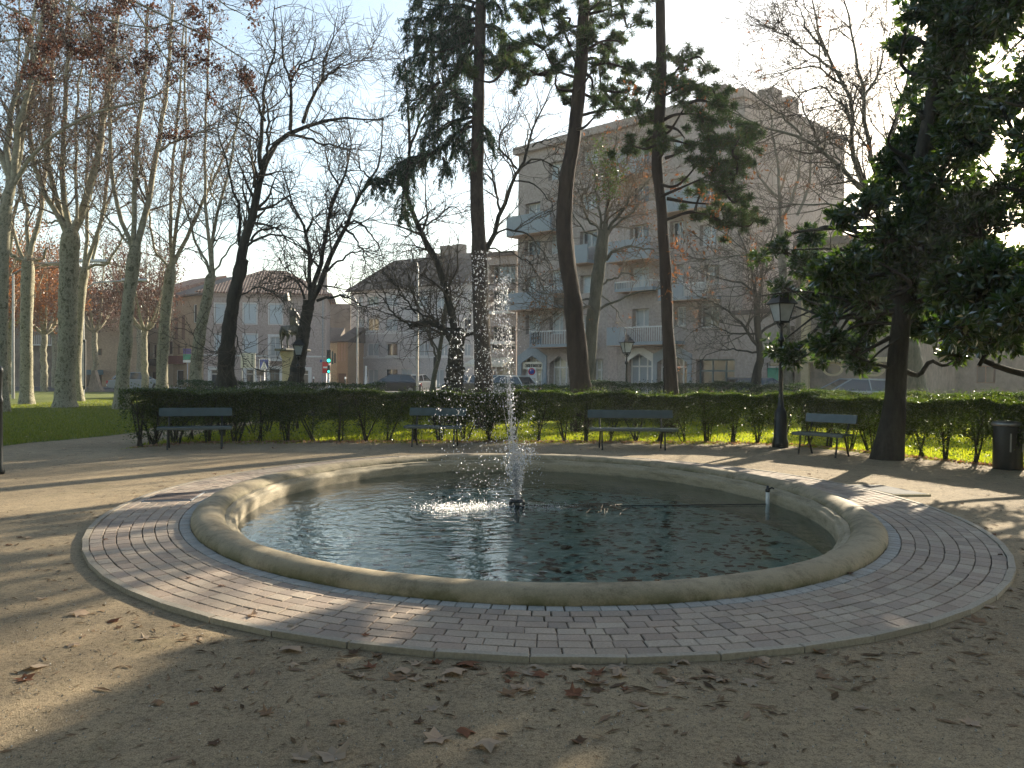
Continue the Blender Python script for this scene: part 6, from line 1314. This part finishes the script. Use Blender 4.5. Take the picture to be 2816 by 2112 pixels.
# metal cover plates
def plate(name, quad, z, mat, label, cat, ribs=False):
    pts = [G(x, y, z) for x, y in quad]; c = sum(pts, Vector()) / 4; root = thing(name, c, label, cat); V, Fq = [], []
    block(V, Fq, [(p.x - c.x, p.y - c.y) for p in pts], -.02, .006, .006); build('frame', V, Fq, M['grey_metal'] if ribs else M['stone'], root)
    ins = [(p - c) * .93 for p in pts]; V, Fq = [], []; block(V, Fq, [(p.x, p.y) for p in ins], -.01, .009, .004); build('plate', V, Fq, mat, root)
    if ribs:
        V, Fq = [], []
        for i in range(26):
            for j in range(6):
                u0, v0 = i / 26, j / 6; q = lambda u, v: (ins[0] * (1 - u) + ins[1] * u) * (1 - v) + (ins[3] * (1 - u) + ins[2] * u) * v
                sk = .03 if j % 2 else -.03; qq = [q(min(1, max(0, a_)), b_) for a_, b_ in ((u0 + .005, v0 + .02), (u0 + .02, v0 + .02), (u0 + .02 + sk, v0 + .15), (u0 + .005 + sk, v0 + .15))]; block(V, Fq, [(p.x, p.y) for p in qq], .009, .014, .001)
        build('ribs', V, Fq, mat, root)
    return root
M['rust'] = surf('worn_iron', (.10, .075, .065), (.2, .155, .135), 6, .6, .3)
zs1 = lambda x, y: ((200 + x / 2.765) / K, (1200 + y / 2.765) / K); zs3 = lambda x, y: ((2000 + x / 2.711) / K, (1200 + y / 2.711) / K)
plate('drain_cover', [zs1(520, 497), zs1(905, 487), zs1(1010, 425), zs1(650, 440)], .034, M['rust'], 'worn ribbed iron drain cover set in the paving at left', 'drain cover', True)
plate('inspection_hatch', [zs3(1240, 436), zs3(1520, 436), zs3(1140, 362), zs3(880, 362)], .02, M['asphalt'], 'flat dark inspection hatch with pale frame beside the paving at right', 'hatch')

# water thrown up by the fountain
def drops(C, R, rng):
    """little stretched octahedra"""
    n = len(C); st = rng.uniform(1.0, 1.9, n); o = np.array([[1, 0, 0], [0, 1, 0], [-1, 0, 0], [0, -1, 0], [0, 0, 1], [0, 0, -1]], float)
    V = C[:, None, :] + o[None] * R[:, None, None] * np.stack([np.ones(n), np.ones(n), st], 1)[:, None, :]
    t = np.array([[0, 1, 4], [1, 2, 4], [2, 3, 4], [3, 0, 4], [1, 0, 5], [2, 1, 5], [3, 2, 5], [0, 3, 5]]); return V.reshape(-1, 3), (t[None] + np.arange(n)[:, None, None] * 6).reshape(-1, 3).astype(np.int32)
rg = np.random.default_rng(95); N0 = np.array([nz.x, nz.y, WZ + .1]); Dn = nz.y
def pq(x, y, d=0): return np.array(tuple(P(x, y, Dn + d)))
parts = []
def along(px, n, s0, s1, r0, r1, dd=0, pw=1.0, rp=1.0):
    n = int(n * 1.5); q = resample([pq(x, y, dd) for x, y in px], 60); t = rg.random(n) ** pw * 58.9; i = t.astype(int); fr = (t - i)[:, None]; C = q[i] * (1 - fr) + q[i + 1] * fr
    C = C + rg.normal(0, 1, (n, 3)) * (s0 + (s1 - s0) * (t / 59))[:, None]; R = (r0 + (r1 - r0) * (t / 59)) * np.clip(rg.lognormal(-.1, .5, n), .3, 2.2); parts.append((C, R))
along([(1117, 1075), (1112, 960), (1106, 860), (1099, 740), (1094, 640), (1092, 590)], 330, .008, .03, .010, .009)
along([(1117, 1075), (1108, 960), (1098, 860), (1085, 740), (1078, 650), (1082, 600)], 240, .01, .05, .008, .009)
along([(1092, 592), (1086, 610), (1078, 680), (1070, 740), (1062, 800), (1055, 860)], 260, .04, .10, .008, .007)
along([(1095, 600), (1085, 640), (1100, 720), (1085, 800)], 170, .05, .08, .007, .006)
along([(1040, 552), (1030, 575), (1012, 640), (1000, 700), (985, 780), (970, 860), (955, 960)], 230, .05, .11, .008, .007, pw=1.4)
along([(1045, 560), (1055, 600), (1050, 680), (1045, 760), (1035, 850)], 170, .06, .11, .007, .006, pw=1.3)
along([(1117, 1078), (1117, 1040), (1116, 1000), (1113, 960)], 900, .012, .07, .011, .007, pw=.8)
along([(1117, 1078), (1122, 1030), (1135, 990), (1148, 975)], 320, .01, .06, .009, .007); along([(1117, 1078), (1106, 1020), (1095, 970), (1085, 960)], 300, .01, .08, .009, .007)
along([(1117, 1075), (1116, 1000), (1113, 900)], 260, .02, .22, .006, .006, pw=.6); along([(1150, 975), (1158, 1010), (1160, 1050)], 60, .05, .08, .007, .006)
C = np.concatenate([c for c, _ in parts]); R = np.concatenate([r for _, r in parts]) * .66
# scattered falling spray and the splash where it lands
n = 900; x = rg.normal(1030, 55, n); y = rg.uniform(600, 1080, n); C2 = np.array([pq(a, b, d) for a, b, d in zip(x, y, rg.normal(0, .3, n))]); R2_ = rg.uniform(.003, .007, n)
n = 1300; u = rg.random(n); x = np.where(u < .45, rg.normal(960, 30, n), rg.normal(1045, 38, n)); g0 = np.array([tuple(G(a, 1097 + b, WZ)) for a, b in zip(x, rg.normal(0, 5.0, n))]); g0[:, 2] += np.abs(rg.normal(0, .025, n)) * (rg.random(n) < .7); 
n3 = 260; x3 = rg.normal(1180, 35, n3); g3 = np.array([tuple(G(a, 1097 + b, WZ)) for a, b in zip(x3, rg.normal(0, 5, n3))]); g3[:, 2] += np.abs(rg.normal(0, .02, n3))
C = np.concatenate([C, C2, g0, g3]); R = np.concatenate([R, R2_, rg.uniform(.002, .007, len(g0)), rg.uniform(.003, .005, n3)]); ok = C[:, 2] > WZ
v, f = drops(C[ok], R[ok], rg)
SP, SR = [], []
for i in range(16):
    top = (1108 + rg.normal(0, 7), rg.uniform(900, 1010)) if i % 3 else (1092 + rg.normal(0, 5), rg.uniform(640, 860)); q_ = resample([pq(1117 + rg.normal(0, 1.5), 1077), pq((1117 + top[0]) / 2 + rg.normal(0, 2), (1077 + top[1]) / 2), pq(*top)], 30)
    q_[:, :2] += rg.normal(0, .004, (30, 2)); SP.append(q_); SR.append(np.linspace(.007, .0015, 30) * rg.uniform(.4, 1.3, 30))
v2, f2 = tubes(np.array(SP), np.array(SR), 3); f = [f, f2 + len(v)]; v = np.concatenate([v, v2]); o = build('water_spray', v, f, M['drops'], smooth=True); tag(o, 'bright drops of the fountain jet and its windblown spray', 'fountain jet', kind='stuff')

# ------------------------------------------------------------------ statue on its pedestal
D = 46; p = P(632, 830, D); root = thing('statue_pedestal', (p.x, p.y, 0), 'tall cream stone pedestal carrying the rider statue', 'pedestal')
zt = P(632, R3(0, 980, 0, 0)[1], D).z; ws_ = rw(R3(1520, 0, 0, 0)[0] - R3(1350, 0, 0, 0)[0], D); r = ws_ * 1.414
MB().lathe([(r * 1.25, 0), (r * 1.25, .5), (r * 1.02, .6), (r, .7), (r, zt - .45), (r * 1.03, zt - .4), (r * 1.2, zt - .22), (r * 1.22, zt - .05), (r * 1.1, zt)], 4, (0, 0, 0), True).obj('plinth', M['stone'], root, bevel=.03)
st = thing('equestrian_statue', (p.x, p.y, zt), 'dark bronze rider on a standing horse holding up a banner staff, on the pedestal', 'statue', rz=math.radians(62))
def skin(name, joints, edges, mat, parent, lev=2):
    me = bpy.data.meshes.new(name); me.from_pydata([j[:3] for j in joints], edges, []); me.materials.append(mat); o = bpy.data.objects.new(name, me); COL.objects.link(o); o.parent = parent
    o.modifiers.new('s', 'SKIN'); 
    for i, j in enumerate(joints): me.skin_vertices[0].data[i].radius = (j[3], j[3])
    me.skin_vertices[0].data[0].use_root = True; sb = o.modifiers.new('d', 'SUBSURF'); sb.levels = lev; sb.render_levels = lev; return o
MB().box(-1.0, -.42, 0, 1.0, .42, .12).obj('base', M['bronze'], st, bevel=.03)
horse = [(-.55, 0, 1.25, .27), (-.1, 0, 1.2, .27), (.4, 0, 1.25, .28), (.68, 0, 1.5, .2), (.88, 0, 1.82, .14), (.98, 0, 1.98, .12), (1.2, 0, 1.8, .085), (1.32, 0, 1.68, .065),
         (-.62, .14, 1.0, .15), (-.58, .15, .78, .10), (-.74, .15, .55, .06), (-.70, .15, .25, .045), (-.66, .15, .14, .06), (-.62, -.14, 1.0, .15), (-.50, -.15, .78, .10), (-.62, -.15, .55, .06), (-.55, -.15, .25, .045), (-.5, -.15, .14, .06),
         (.48, .14, .98, .11), (.5, .14, .62, .06), (.49, .14, .3, .045), (.52, .14, .14, .06), (.5, -.14, .98, .11), (.72, -.14, .78, .06), (.70, -.14, .52, .045), (.62, -.14, .42, .05),
         (-.85, 0, 1.3, .07), (-.98, 0, 1.0, .07), (-.95, 0, .6, .03)]
skin('horse', horse, [(0, 1), (1, 2), (2, 3), (3, 4), (4, 5), (5, 6), (6, 7), (0, 8), (8, 9), (9, 10), (10, 11), (11, 12), (0, 13), (13, 14), (14, 15), (15, 16), (16, 17), (2, 18), (18, 19), (19, 20), (20, 21), (2, 22), (22, 23), (23, 24), (24, 25), (0, 26), (26, 27), (27, 28)], M['bronze'], st)
rider = [(0, 0, 1.58, .17), (0.02, 0, 1.85, .16), (.03, 0, 2.1, .17), (.04, 0, 2.26, .07), (.05, 0, 2.42, .11), (.12, .22, 1.45, .10), (.3, .30, 1.1, .07), (.25, .30, .78, .05), (.12, -.22, 1.45, .10), (.3, -.30, 1.1, .07), (.25, -.30, .78, .05),
         (.03, .22, 2.14, .08), (.15, .36, 2.35, .06), (.25, .34, 2.6, .05), (.03, -.22, 2.12, .08), (.1, -.34, 1.88, .06), (.32, -.2, 1.75, .045)]
skin('rider', rider, [(0, 1), (1, 2), (2, 3), (3, 4), (0, 5), (5, 6), (6, 7), (0, 8), (8, 9), (9, 10), (2, 11), (11, 12), (12, 13), (2, 14), (14, 15), (15, 16)], M['bronze'], st)
MB().tube([(.28, .36, 1.9), (.22, .33, 2.6), (.12, .28, 3.4)], .022, 6).obj('banner_staff', M['bronze'], st)
v = [(.12 + (.14 if i else .0) * math.sin(j) - .10 * j, .28 + .05 * math.sin(j * 1.7) - .03 * i, 3.35 - i * .42 - j * .05) for i in range(2) for j in range(6)]
o = build('banner', v, [(j, j + 1, 7 + j, 6 + j) for j in range(5)], M['bronze'], st); so = o.modifiers.new('s', 'SOLIDIFY'); so.thickness = .03

# ------------------------------------------------------------------ street furniture
def pole(root, h, r=.05, mat='grey_metal', name='pole'): return MB().lathe([(r * 1.6, 0), (r * 1.6, .25), (r, .3), (r * .9, h)], 10).obj(name, M[mat], root, True)
def spot(x, D): p = P(x, 830, D); return (p.x, p.y, 0)
# traffic light
D = 62; root = thing('traffic_light', spot(q3(1862), D), 'white pole traffic light showing green, with a small repeater below', 'traffic light'); z1 = P(700, R3(0, 970, 0, 0)[1], D).z
pole(root, z1, .07, 'white_paint')
hd = MB().box(-.16, -.2, z1 - .95, .16, .0, z1 + .02).obj('signal_head', M['black_iron'], root, bevel=.03)
for k, mt in enumerate(('rubber', 'rubber', 'lit_green')): c_ = Matrix.Translation((0, -.2, z1 - .17 - .3 * k)) @ Matrix.Rotation(math.pi / 2, 4, 'X'); m = MB(); m.lathe([(.11, 0), (.10, .03)], 14); m.v = [tuple(c_ @ Vector(v_)) for v_ in m.v]; m.obj('signal_lamp', M[mt], hd)
hd = MB().box(-.10, -.2, 1.5, .10, -.06, 2.1).obj('repeater', M['black_iron'], root, bevel=.02)
for k, mt in enumerate(('rubber', 'rubber', 'lit_green')): c_ = Matrix.Translation((0, -.2, 1.98 - .18 * k)) @ Matrix.Rotation(math.pi / 2, 4, 'X'); m = MB(); m.lathe([(.07, 0), (.06, .02)], 12); m.v = [tuple(c_ @ Vector(v_)) for v_ in m.v]; m.obj('signal_lamp', M[mt], hd)
root = thing('traffic_light', spot(R4(1098, 0, 0, 0)[0], 60), 'traffic light with dark head behind the greenish sapling', 'traffic light'); z1 = P(700, R4(0, 1030, 0, 0)[1], 60).z; pole(root, z1, .05, 'black_iron')
hd = MB().box(-.15, -.2, z1 - .9, .15, 0, z1).obj('signal_head', M['black_iron'], root, bevel=.03); c_ = Matrix.Translation((0, -.2, z1 - .75)) @ Matrix.Rotation(math.pi / 2, 4, 'X'); m = MB(); m.lathe([(.10, 0), (.09, .02)], 12); m.v = [tuple(c_ @ Vector(v_)) for v_ in m.v]; m.obj('signal_lamp', M['lit_green'], hd)
# signs
def disc(root, z, r, mat, name, y=-.08, n=20, d=.02):
    c_ = Matrix.Translation((0, y, z)) @ Matrix.Rotation(math.pi / 2, 4, 'X'); m = MB(); m.lathe([(r, 0), (r, d)], n); m.v = [tuple(c_ @ Vector(v_)) for v_ in m.v]; return m.obj(name, M[mat], root)
D = 62; root = thing('road_sign', spot(q3(1835), D + .3), 'red no-entry sign beside the traffic light', 'road sign'); z = P(700, R3(0, 1145, 0, 0)[1], D).z; pole(root, z + .3, .03); s = MB().box(-.30, -.09, z - .42, .30, -.05, z + .42).obj('sign_plate', M['red_paint'], root, bevel=.01); MB().box(-.22, -.105, z - .05, .22, -.09, z + .07).obj('bar', M['white_paint'], s)
root = thing('road_sign', spot(q3(1206), 60), 'blue square pedestrian crossing sign before the mauve house', 'road sign'); z = P(700, R3(0, 1120, 0, 0)[1], 60).z; pole(root, z + .3, .03); s = MB().box(-.36, -.09, z - .40, .36, -.05, z + .42).obj('sign_plate', M['white_paint'], root, bevel=.01); s2 = MB().box(-.31, -.10, z - .35, .31, -.09, z + .37).obj('blue_field', M['sign_blue'], s)
MB().extrude([(-.26, z - .3), (.26, z - .3), (0, z + .28)], -.112, -.1).obj('triangle', M['white_paint'], s); m = MB(); m.tube([(-.09, -.118, z - .24), (0, -.118, z - .02), (.09, -.118, z - .24)], .02, 5).tube([(0, -.118, z - .04), (.01, -.118, z + .09)], .03, 5).obj('walker_symbol', M['black_iron'], s)
D = 58; root = thing('direction_board', spot(q3(1040), D), 'cream direction board with rows of lettering in front of the mauve house', 'sign board'); c = [P(q3(968), R3(0, 1000, 0, 0)[1], D), P(q3(1115), R3(0, 1150, 0, 0)[1], D)]; w2 = (c[1].x - c[0].x) / 2; z1, z0 = c[0].z, c[1].z
MB().box(-w2, -.06, z0, w2, 0, z1).obj('board', M['cream'], root, bevel=.01); m = MB(); rr2 = random.Random(4)
for i in range(8):
    z = z1 - .12 - (z1 - z0 - .15) * i / 7.6; x = -w2 + .15
    while x < w2 - .5: wd = rr2.uniform(.12, .35); m.box(x, -.066, z - .03, min(x + wd, w2 - .45), -.06, z + .015); x += wd + .08
    m.box(w2 - .26, -.066, z - .045, w2 - .16, -.06, z + .03)
m.obj('lettering', M['black_iron'], root); 
for x in (-w2 * .8, w2 * .8): MB().lathe([(.04, 0), (.04, z0)], 8, (x, -.03, 0)).obj('post', M['grey_metal'], root)
D = 60; root = thing('notice_sign', spot(q3(1162), D), 'dark brown notice board on a single post', 'sign'); z0, z1 = P(700, R3(0, 1232, 0, 0)[1], D).z, P(700, R3(0, 1172, 0, 0)[1], D).z; w2 = rw(R3(1200, 0, 0, 0)[0] - R3(1125, 0, 0, 0)[0], D); MB().box(-w2, -.05, z0, w2, 0, z1).obj('board', M['dark_wall'], root, bevel=.02); pole(root, z0, .04, 'black_iron')
D = 66; root = thing('hanging_sign', spot(q3(425), D), 'purple and green sign panel on a pole before the tan house', 'sign'); f_ = lambda y: P(600, R3(0, y, 0, 0)[1], D).z; w2 = rw(R3(465, 0, 0, 0)[0] - R3(385, 0, 0, 0)[0], D); pole(root, f_(960), .04)
MB().box(-w2, -.1, f_(1015), w2, -.06, f_(960)).obj('purple_panel', M['purple'], root); MB().box(-w2, -.1, f_(1075), w2, -.06, f_(1018)).obj('green_panel', M['sign_green'], root); MB().box(-w2, -.1, f_(1102), w2, -.06, f_(1078)).obj('white_panel', M['white_paint'], root)
# street lights
def street_light(x, D, ytop, label, arm=-1.2, y2=None):
    root = thing('street_light', spot(x, D), label, 'street light', 'tall street lights'); z = P(x, ytop, D).z
    MB().tube([(0, 0, 0), (0, 0, z - .7), (arm * .25, 0, z - .15), (arm, 0, z)], [.09, .055, .045, .04], 8).obj('pole', M['grey_metal'], root); MB().box(arm * 1.45, -.12, z - .06, arm * .85, .12, z + .1).obj('lamp_head', M['grey_metal'], root, bevel=.04); return root
street_light(R4(302, 0, 0, 0)[0], 64, R4(0, 415, 0, 0)[1], 'street light on a tall pole before the corner of the grey building', -1.0)
street_light(R4(912, 0, 0, 0)[0], 56, R4(0, 60, 0, 0)[1], 'tall thin pole in front of the grey building, left of the gnarled tree', -.3)
street_light(lx(474), 48, R2(0, 560, 0, 0)[1], 'street light arching right, beside the slim leaning plane tree', 2.6); street_light(lx(75), 44, R2(0, 450, 0, 0)[1], 'street light arching over behind the level-armed plane tree', 3.6)
# info kiosk far left, sloped green shelter
root = thing('information_panel', spot(lx(445), 45), 'tall dark framed information panel behind the thickest plane trunk', 'panel'); MB().box(-.45, -.1, .5, .45, 0, 3.2).obj('frame', M['black_iron'], root, bevel=.02); MB().box(-.38, -.11, .7, .38, -.1, 3.05).obj('poster', M['grey_wall'], root)
o = MB().extrude([(-1.0, 0), (1.6, 0), (1.0, .6), (.2, 2.6), (-.2, 2.6)], -.5, .5).obj('market_tent', M['old_wall'], None); o.scale = (.45, .45, .6); o.location = spot(lx(540), 62); tag(o, 'sloping grey-green canopy at the foot of the blank tan wall', 'canopy')
for i, (x, l) in enumerate([(q3(1705), 'white-topped bollard at the right end of the mauve house'), (q3(2025), 'white-topped bollard before the ochre house')]):
    root = thing('bollard', spot(x, 70), l, 'bollard', 'street bollards'); MB().lathe([(.06, 0), (.06, .95), (.05, 1.0)], 10).obj('post', M['black_iron'], root); MB().lathe([(.07, 1.0), (.08, 1.08), (.05, 1.18), (0, 1.2)], 10).obj('cap', M['white_paint'], root)
root = thing('bollard', spot(R4(392, 0, 0, 0)[0], 62), 'tall white post in front of the grey building doorway', 'post'); MB().lathe([(.10, 0), (.10, 1.2), (.07, 1.3), (.07, P(700, R4(0, 1125, 0, 0)[1], 62).z)], 10).obj('post', M['white_paint'], root)
root = thing('round_sign', spot(R5(412, 0, 0, 0)[0], 56), 'round red and blue no-parking sign before the arched entrance', 'road sign'); z = P(1200, R5(0, 1200, 0, 0)[1], 56).z; pole(root, z, .03); MB().box(-.28, -.1, z - .36, .28, -.07, z + .36).obj('plate', M['white_paint'], root); disc(root, z + .08, .24, 'red_paint', 'red_ring', -.101); disc(root, z + .08, .17, 'sign_blue', 'blue_disc', -.122)

# ------------------------------------------------------------------ cars
def car(x, D, rz, paint, label, s=1.0):
    root = thing('parked_car', spot(x, D), label, 'car', 'cars parked along the street', rz); L2, W2 = 2.0 * s, .82
    body = MB()
    prof = [(-L2, .32), (-L2 - .02, .62), (-L2 + .1, .86), (-L2 + .9, .93), (1.15, .93), (L2 - .15, .80), (L2, .62), (L2, .34), (L2 - .3, .25), (-L2 + .3, .25)]
    body.extrude(prof, -W2, W2); b = body.obj('body', M[paint], root, bevel=.06)
    cab = [(-L2 + .35, .93), (-L2 + .75, 1.36), (.25, 1.42), (1.15, .93)]; n = 4
    V = [(x_, -W2 + .06 + (.14 if z_ > 1 else 0), z_) for x_, z_ in cab] + [(x_, W2 - .06 - (.14 if z_ > 1 else 0), z_) for x_, z_ in cab]
    MB().add(V, [(0, 1, 2, 3)[::-1], (4, 5, 6, 7), (0, 1, 5, 4)[::-1], (2, 3, 7, 6)[::-1], (1, 2, 6, 5)[::-1]]).obj('windows', M['glass'], root)
    m = MB(); V2 = [(x_ * .985, y_ * 1.0, z_ + .012) for x_, y_, z_ in V]; m.box(-L2 + .72, -W2 + .2, 1.36, .28, W2 - .2, 1.45)
    for a_, b_ in ((0, 1), (2, 3), (4, 5), (6, 7)): m.tube([V[a_], V[b_]], .035, 5)
    m.tube([(-.55, -W2 + .07, .93), (-.5, -W2 + .2, 1.4)], .035, 5).tube([(-.55, W2 - .07, .93), (-.5, W2 - .2, 1.4)], .035, 5); m.obj('roof', M[paint], root, bevel=.03)
    for sx_ in (-1.25 * s, 1.28 * s):
        for sy in (-1, 1):
            c_ = Matrix.Translation((sx_, sy * (W2 - .08), .31)) @ Matrix.Rotation(math.pi / 2, 4, 'X'); m = MB(); m.lathe([(.31, -.1), (.31, .1)], 18); m.v = [tuple(c_ @ Vector(v_)) for v_ in m.v]; wh = m.obj('wheel', M['rubber'], root)
            m = MB(); m.lathe([(.19, -.115), (.19, .115)], 12); m.v = [tuple(c_ @ Vector(v_)) for v_ in m.v]; m.obj('rim', M['grey_metal'], wh)
    for sy in (-1, 1): MB().box(L2 - .02, sy * .62 - .16, .6, L2 + .015, sy * .62 + .16, .74).obj('headlight', M['lantern_glass'], root); MB().box(-L2 - .035, sy * .66 - .1, .6, -L2 + .03, sy * .66 + .1, .82).obj('tail_light', M['red_paint'], root)
    MB().box(-L2 - .035, -.26, .42, -L2 - .01, .26, .54).obj('number_plate', M['white_paint'], root); return root
for nme, c in (('paint_white', (.62, .63, .62)), ('paint_black', (.02, .022, .026)), ('paint_blue', (.04, .08, .14)), ('paint_teal', (.05, .12, .16)), ('paint_silver', (.25, .29, .32)), ('paint_navy', (.02, .03, .06)), ('paint_red', (.25, .03, .03))): M[nme] = carpaint(nme, c)
car(R4(670, 0, 0, 0)[0], 60, math.pi + .1, 'paint_black', 'dark hatchback parked in front of the grey building'); car(R4(915, 0, 0, 0)[0], 66, .25 + math.pi / 3, 'paint_white', 'white hatchback left of the gnarled black tree')
car(R4(1425, 0, 0, 0)[0], 60, 2.4, 'paint_blue', 'blue car between the gnarled tree and the spruce'); car(R4(1530, 0, 0, 0)[0], 57, 2.5, 'paint_black', 'black car partly hidden behind the spruce trunk')
car(R4(1705, 0, 0, 0)[0], 56, 2.3, 'paint_teal', 'teal car right of the spruce trunk'); car(R4(1830, 0, 0, 0)[0], 52, 2.5, 'paint_white', 'white car with its nose at the arched entrance')
car(R6(900, 0, 0, 0)[0], 38, .1, 'paint_navy', 'dark blue car behind the low tree, under the small green door', 1.05); car(R6(1810, 0, 0, 0)[0], 36, math.pi, 'paint_silver', 'grey-blue car before the wall with the oval windows')
car(2125, 50, .5, 'paint_navy', 'dark car with red tail light under the dense magnolia', .95); car(lx(780), 62, .5, 'paint_silver', 'pale car seen between the bent plane trunk and the grey one')

# low kerb hedge wall far left and people-free pavement
sheet('pavement', [Vector((-90, 79, 0)), Vector((30, 70, 0)), Vector((60, 90, 0)), Vector((-90, 120, 0))], M['pavement'], 0.012, 'pavement in front of the houses')

# ---------------------------------------------------------------- evergreens added out of view, behind and beside the viewer, to shade the near ground
rg = random.Random(77); src_t = COL.objects['magnolia_tree.001']
for i, (x, y, rz, sc_, l) in enumerate([(-13, -4, .6, 1.7, 'evergreen added for shade behind the viewer, farthest left'), (-8, -9, 1.0, 1.8, 'evergreen added for shade behind the viewer on the left'), (-1.5, -10, 2.2, 1.9, 'evergreen added for shade straight behind the viewer'), (5, -9, 3.1, 1.8, 'evergreen added for shade behind the viewer, right of the middle one'),
    (11, -5, 4.2, 1.7, 'evergreen added for shade behind the viewer on the right'), (15, 2.5, 5.0, 1.35, 'evergreen added for shade right of the fountain, out of view'), (0, -4.5, 1.4, 1.25, 'evergreen added for shade close behind the viewer'), (-17, 5, 0.2, 1.6, 'evergreen added for shade left of the fountain, out of view'), (-10, -1, 3.3, 1.3, 'evergreen added for shade at the left behind the viewer'), (8.5, -2, 2.0, 1.3, 'evergreen added for shade near the viewer, behind on the right')]):
    c = src_t.copy(); COL.objects.link(c); c.location = (x, y, 0); c.rotation_euler = (0, 0, rz); c.scale = (sc_,) * 3; c['label'] = l
    for ch in [o for o in COL.objects if o.parent == src_t]:
        d = ch.copy(); COL.objects.link(d); d.parent = c

# ---------------------------------------------------------------- pale scattering volume added to imitate veiling glare
hz = MB().box(-420, -420, -1.2, 420, 420, 40).obj('glare_veil', None); hm = bpy.data.materials.new('glare_veil'); hm.use_nodes = True; hn = hm.node_tree; hn.nodes.clear()
ho = hn.nodes.new('ShaderNodeOutputMaterial'); pv = hn.nodes.new('ShaderNodeVolumePrincipled'); pv.inputs['Color'].default_value = (0.93, 0.94, 0.97, 1); pv.inputs['Density'].default_value = 0.0007; pv.inputs['Anisotropy'].default_value = 0.45
hn.links.new(pv.outputs[0], ho.inputs['Volume']); hz.data.materials.clear(); hz.data.materials.append(hm); tag(hz, 'thin pale volume added to imitate veiling glare', None, kind='stuff')
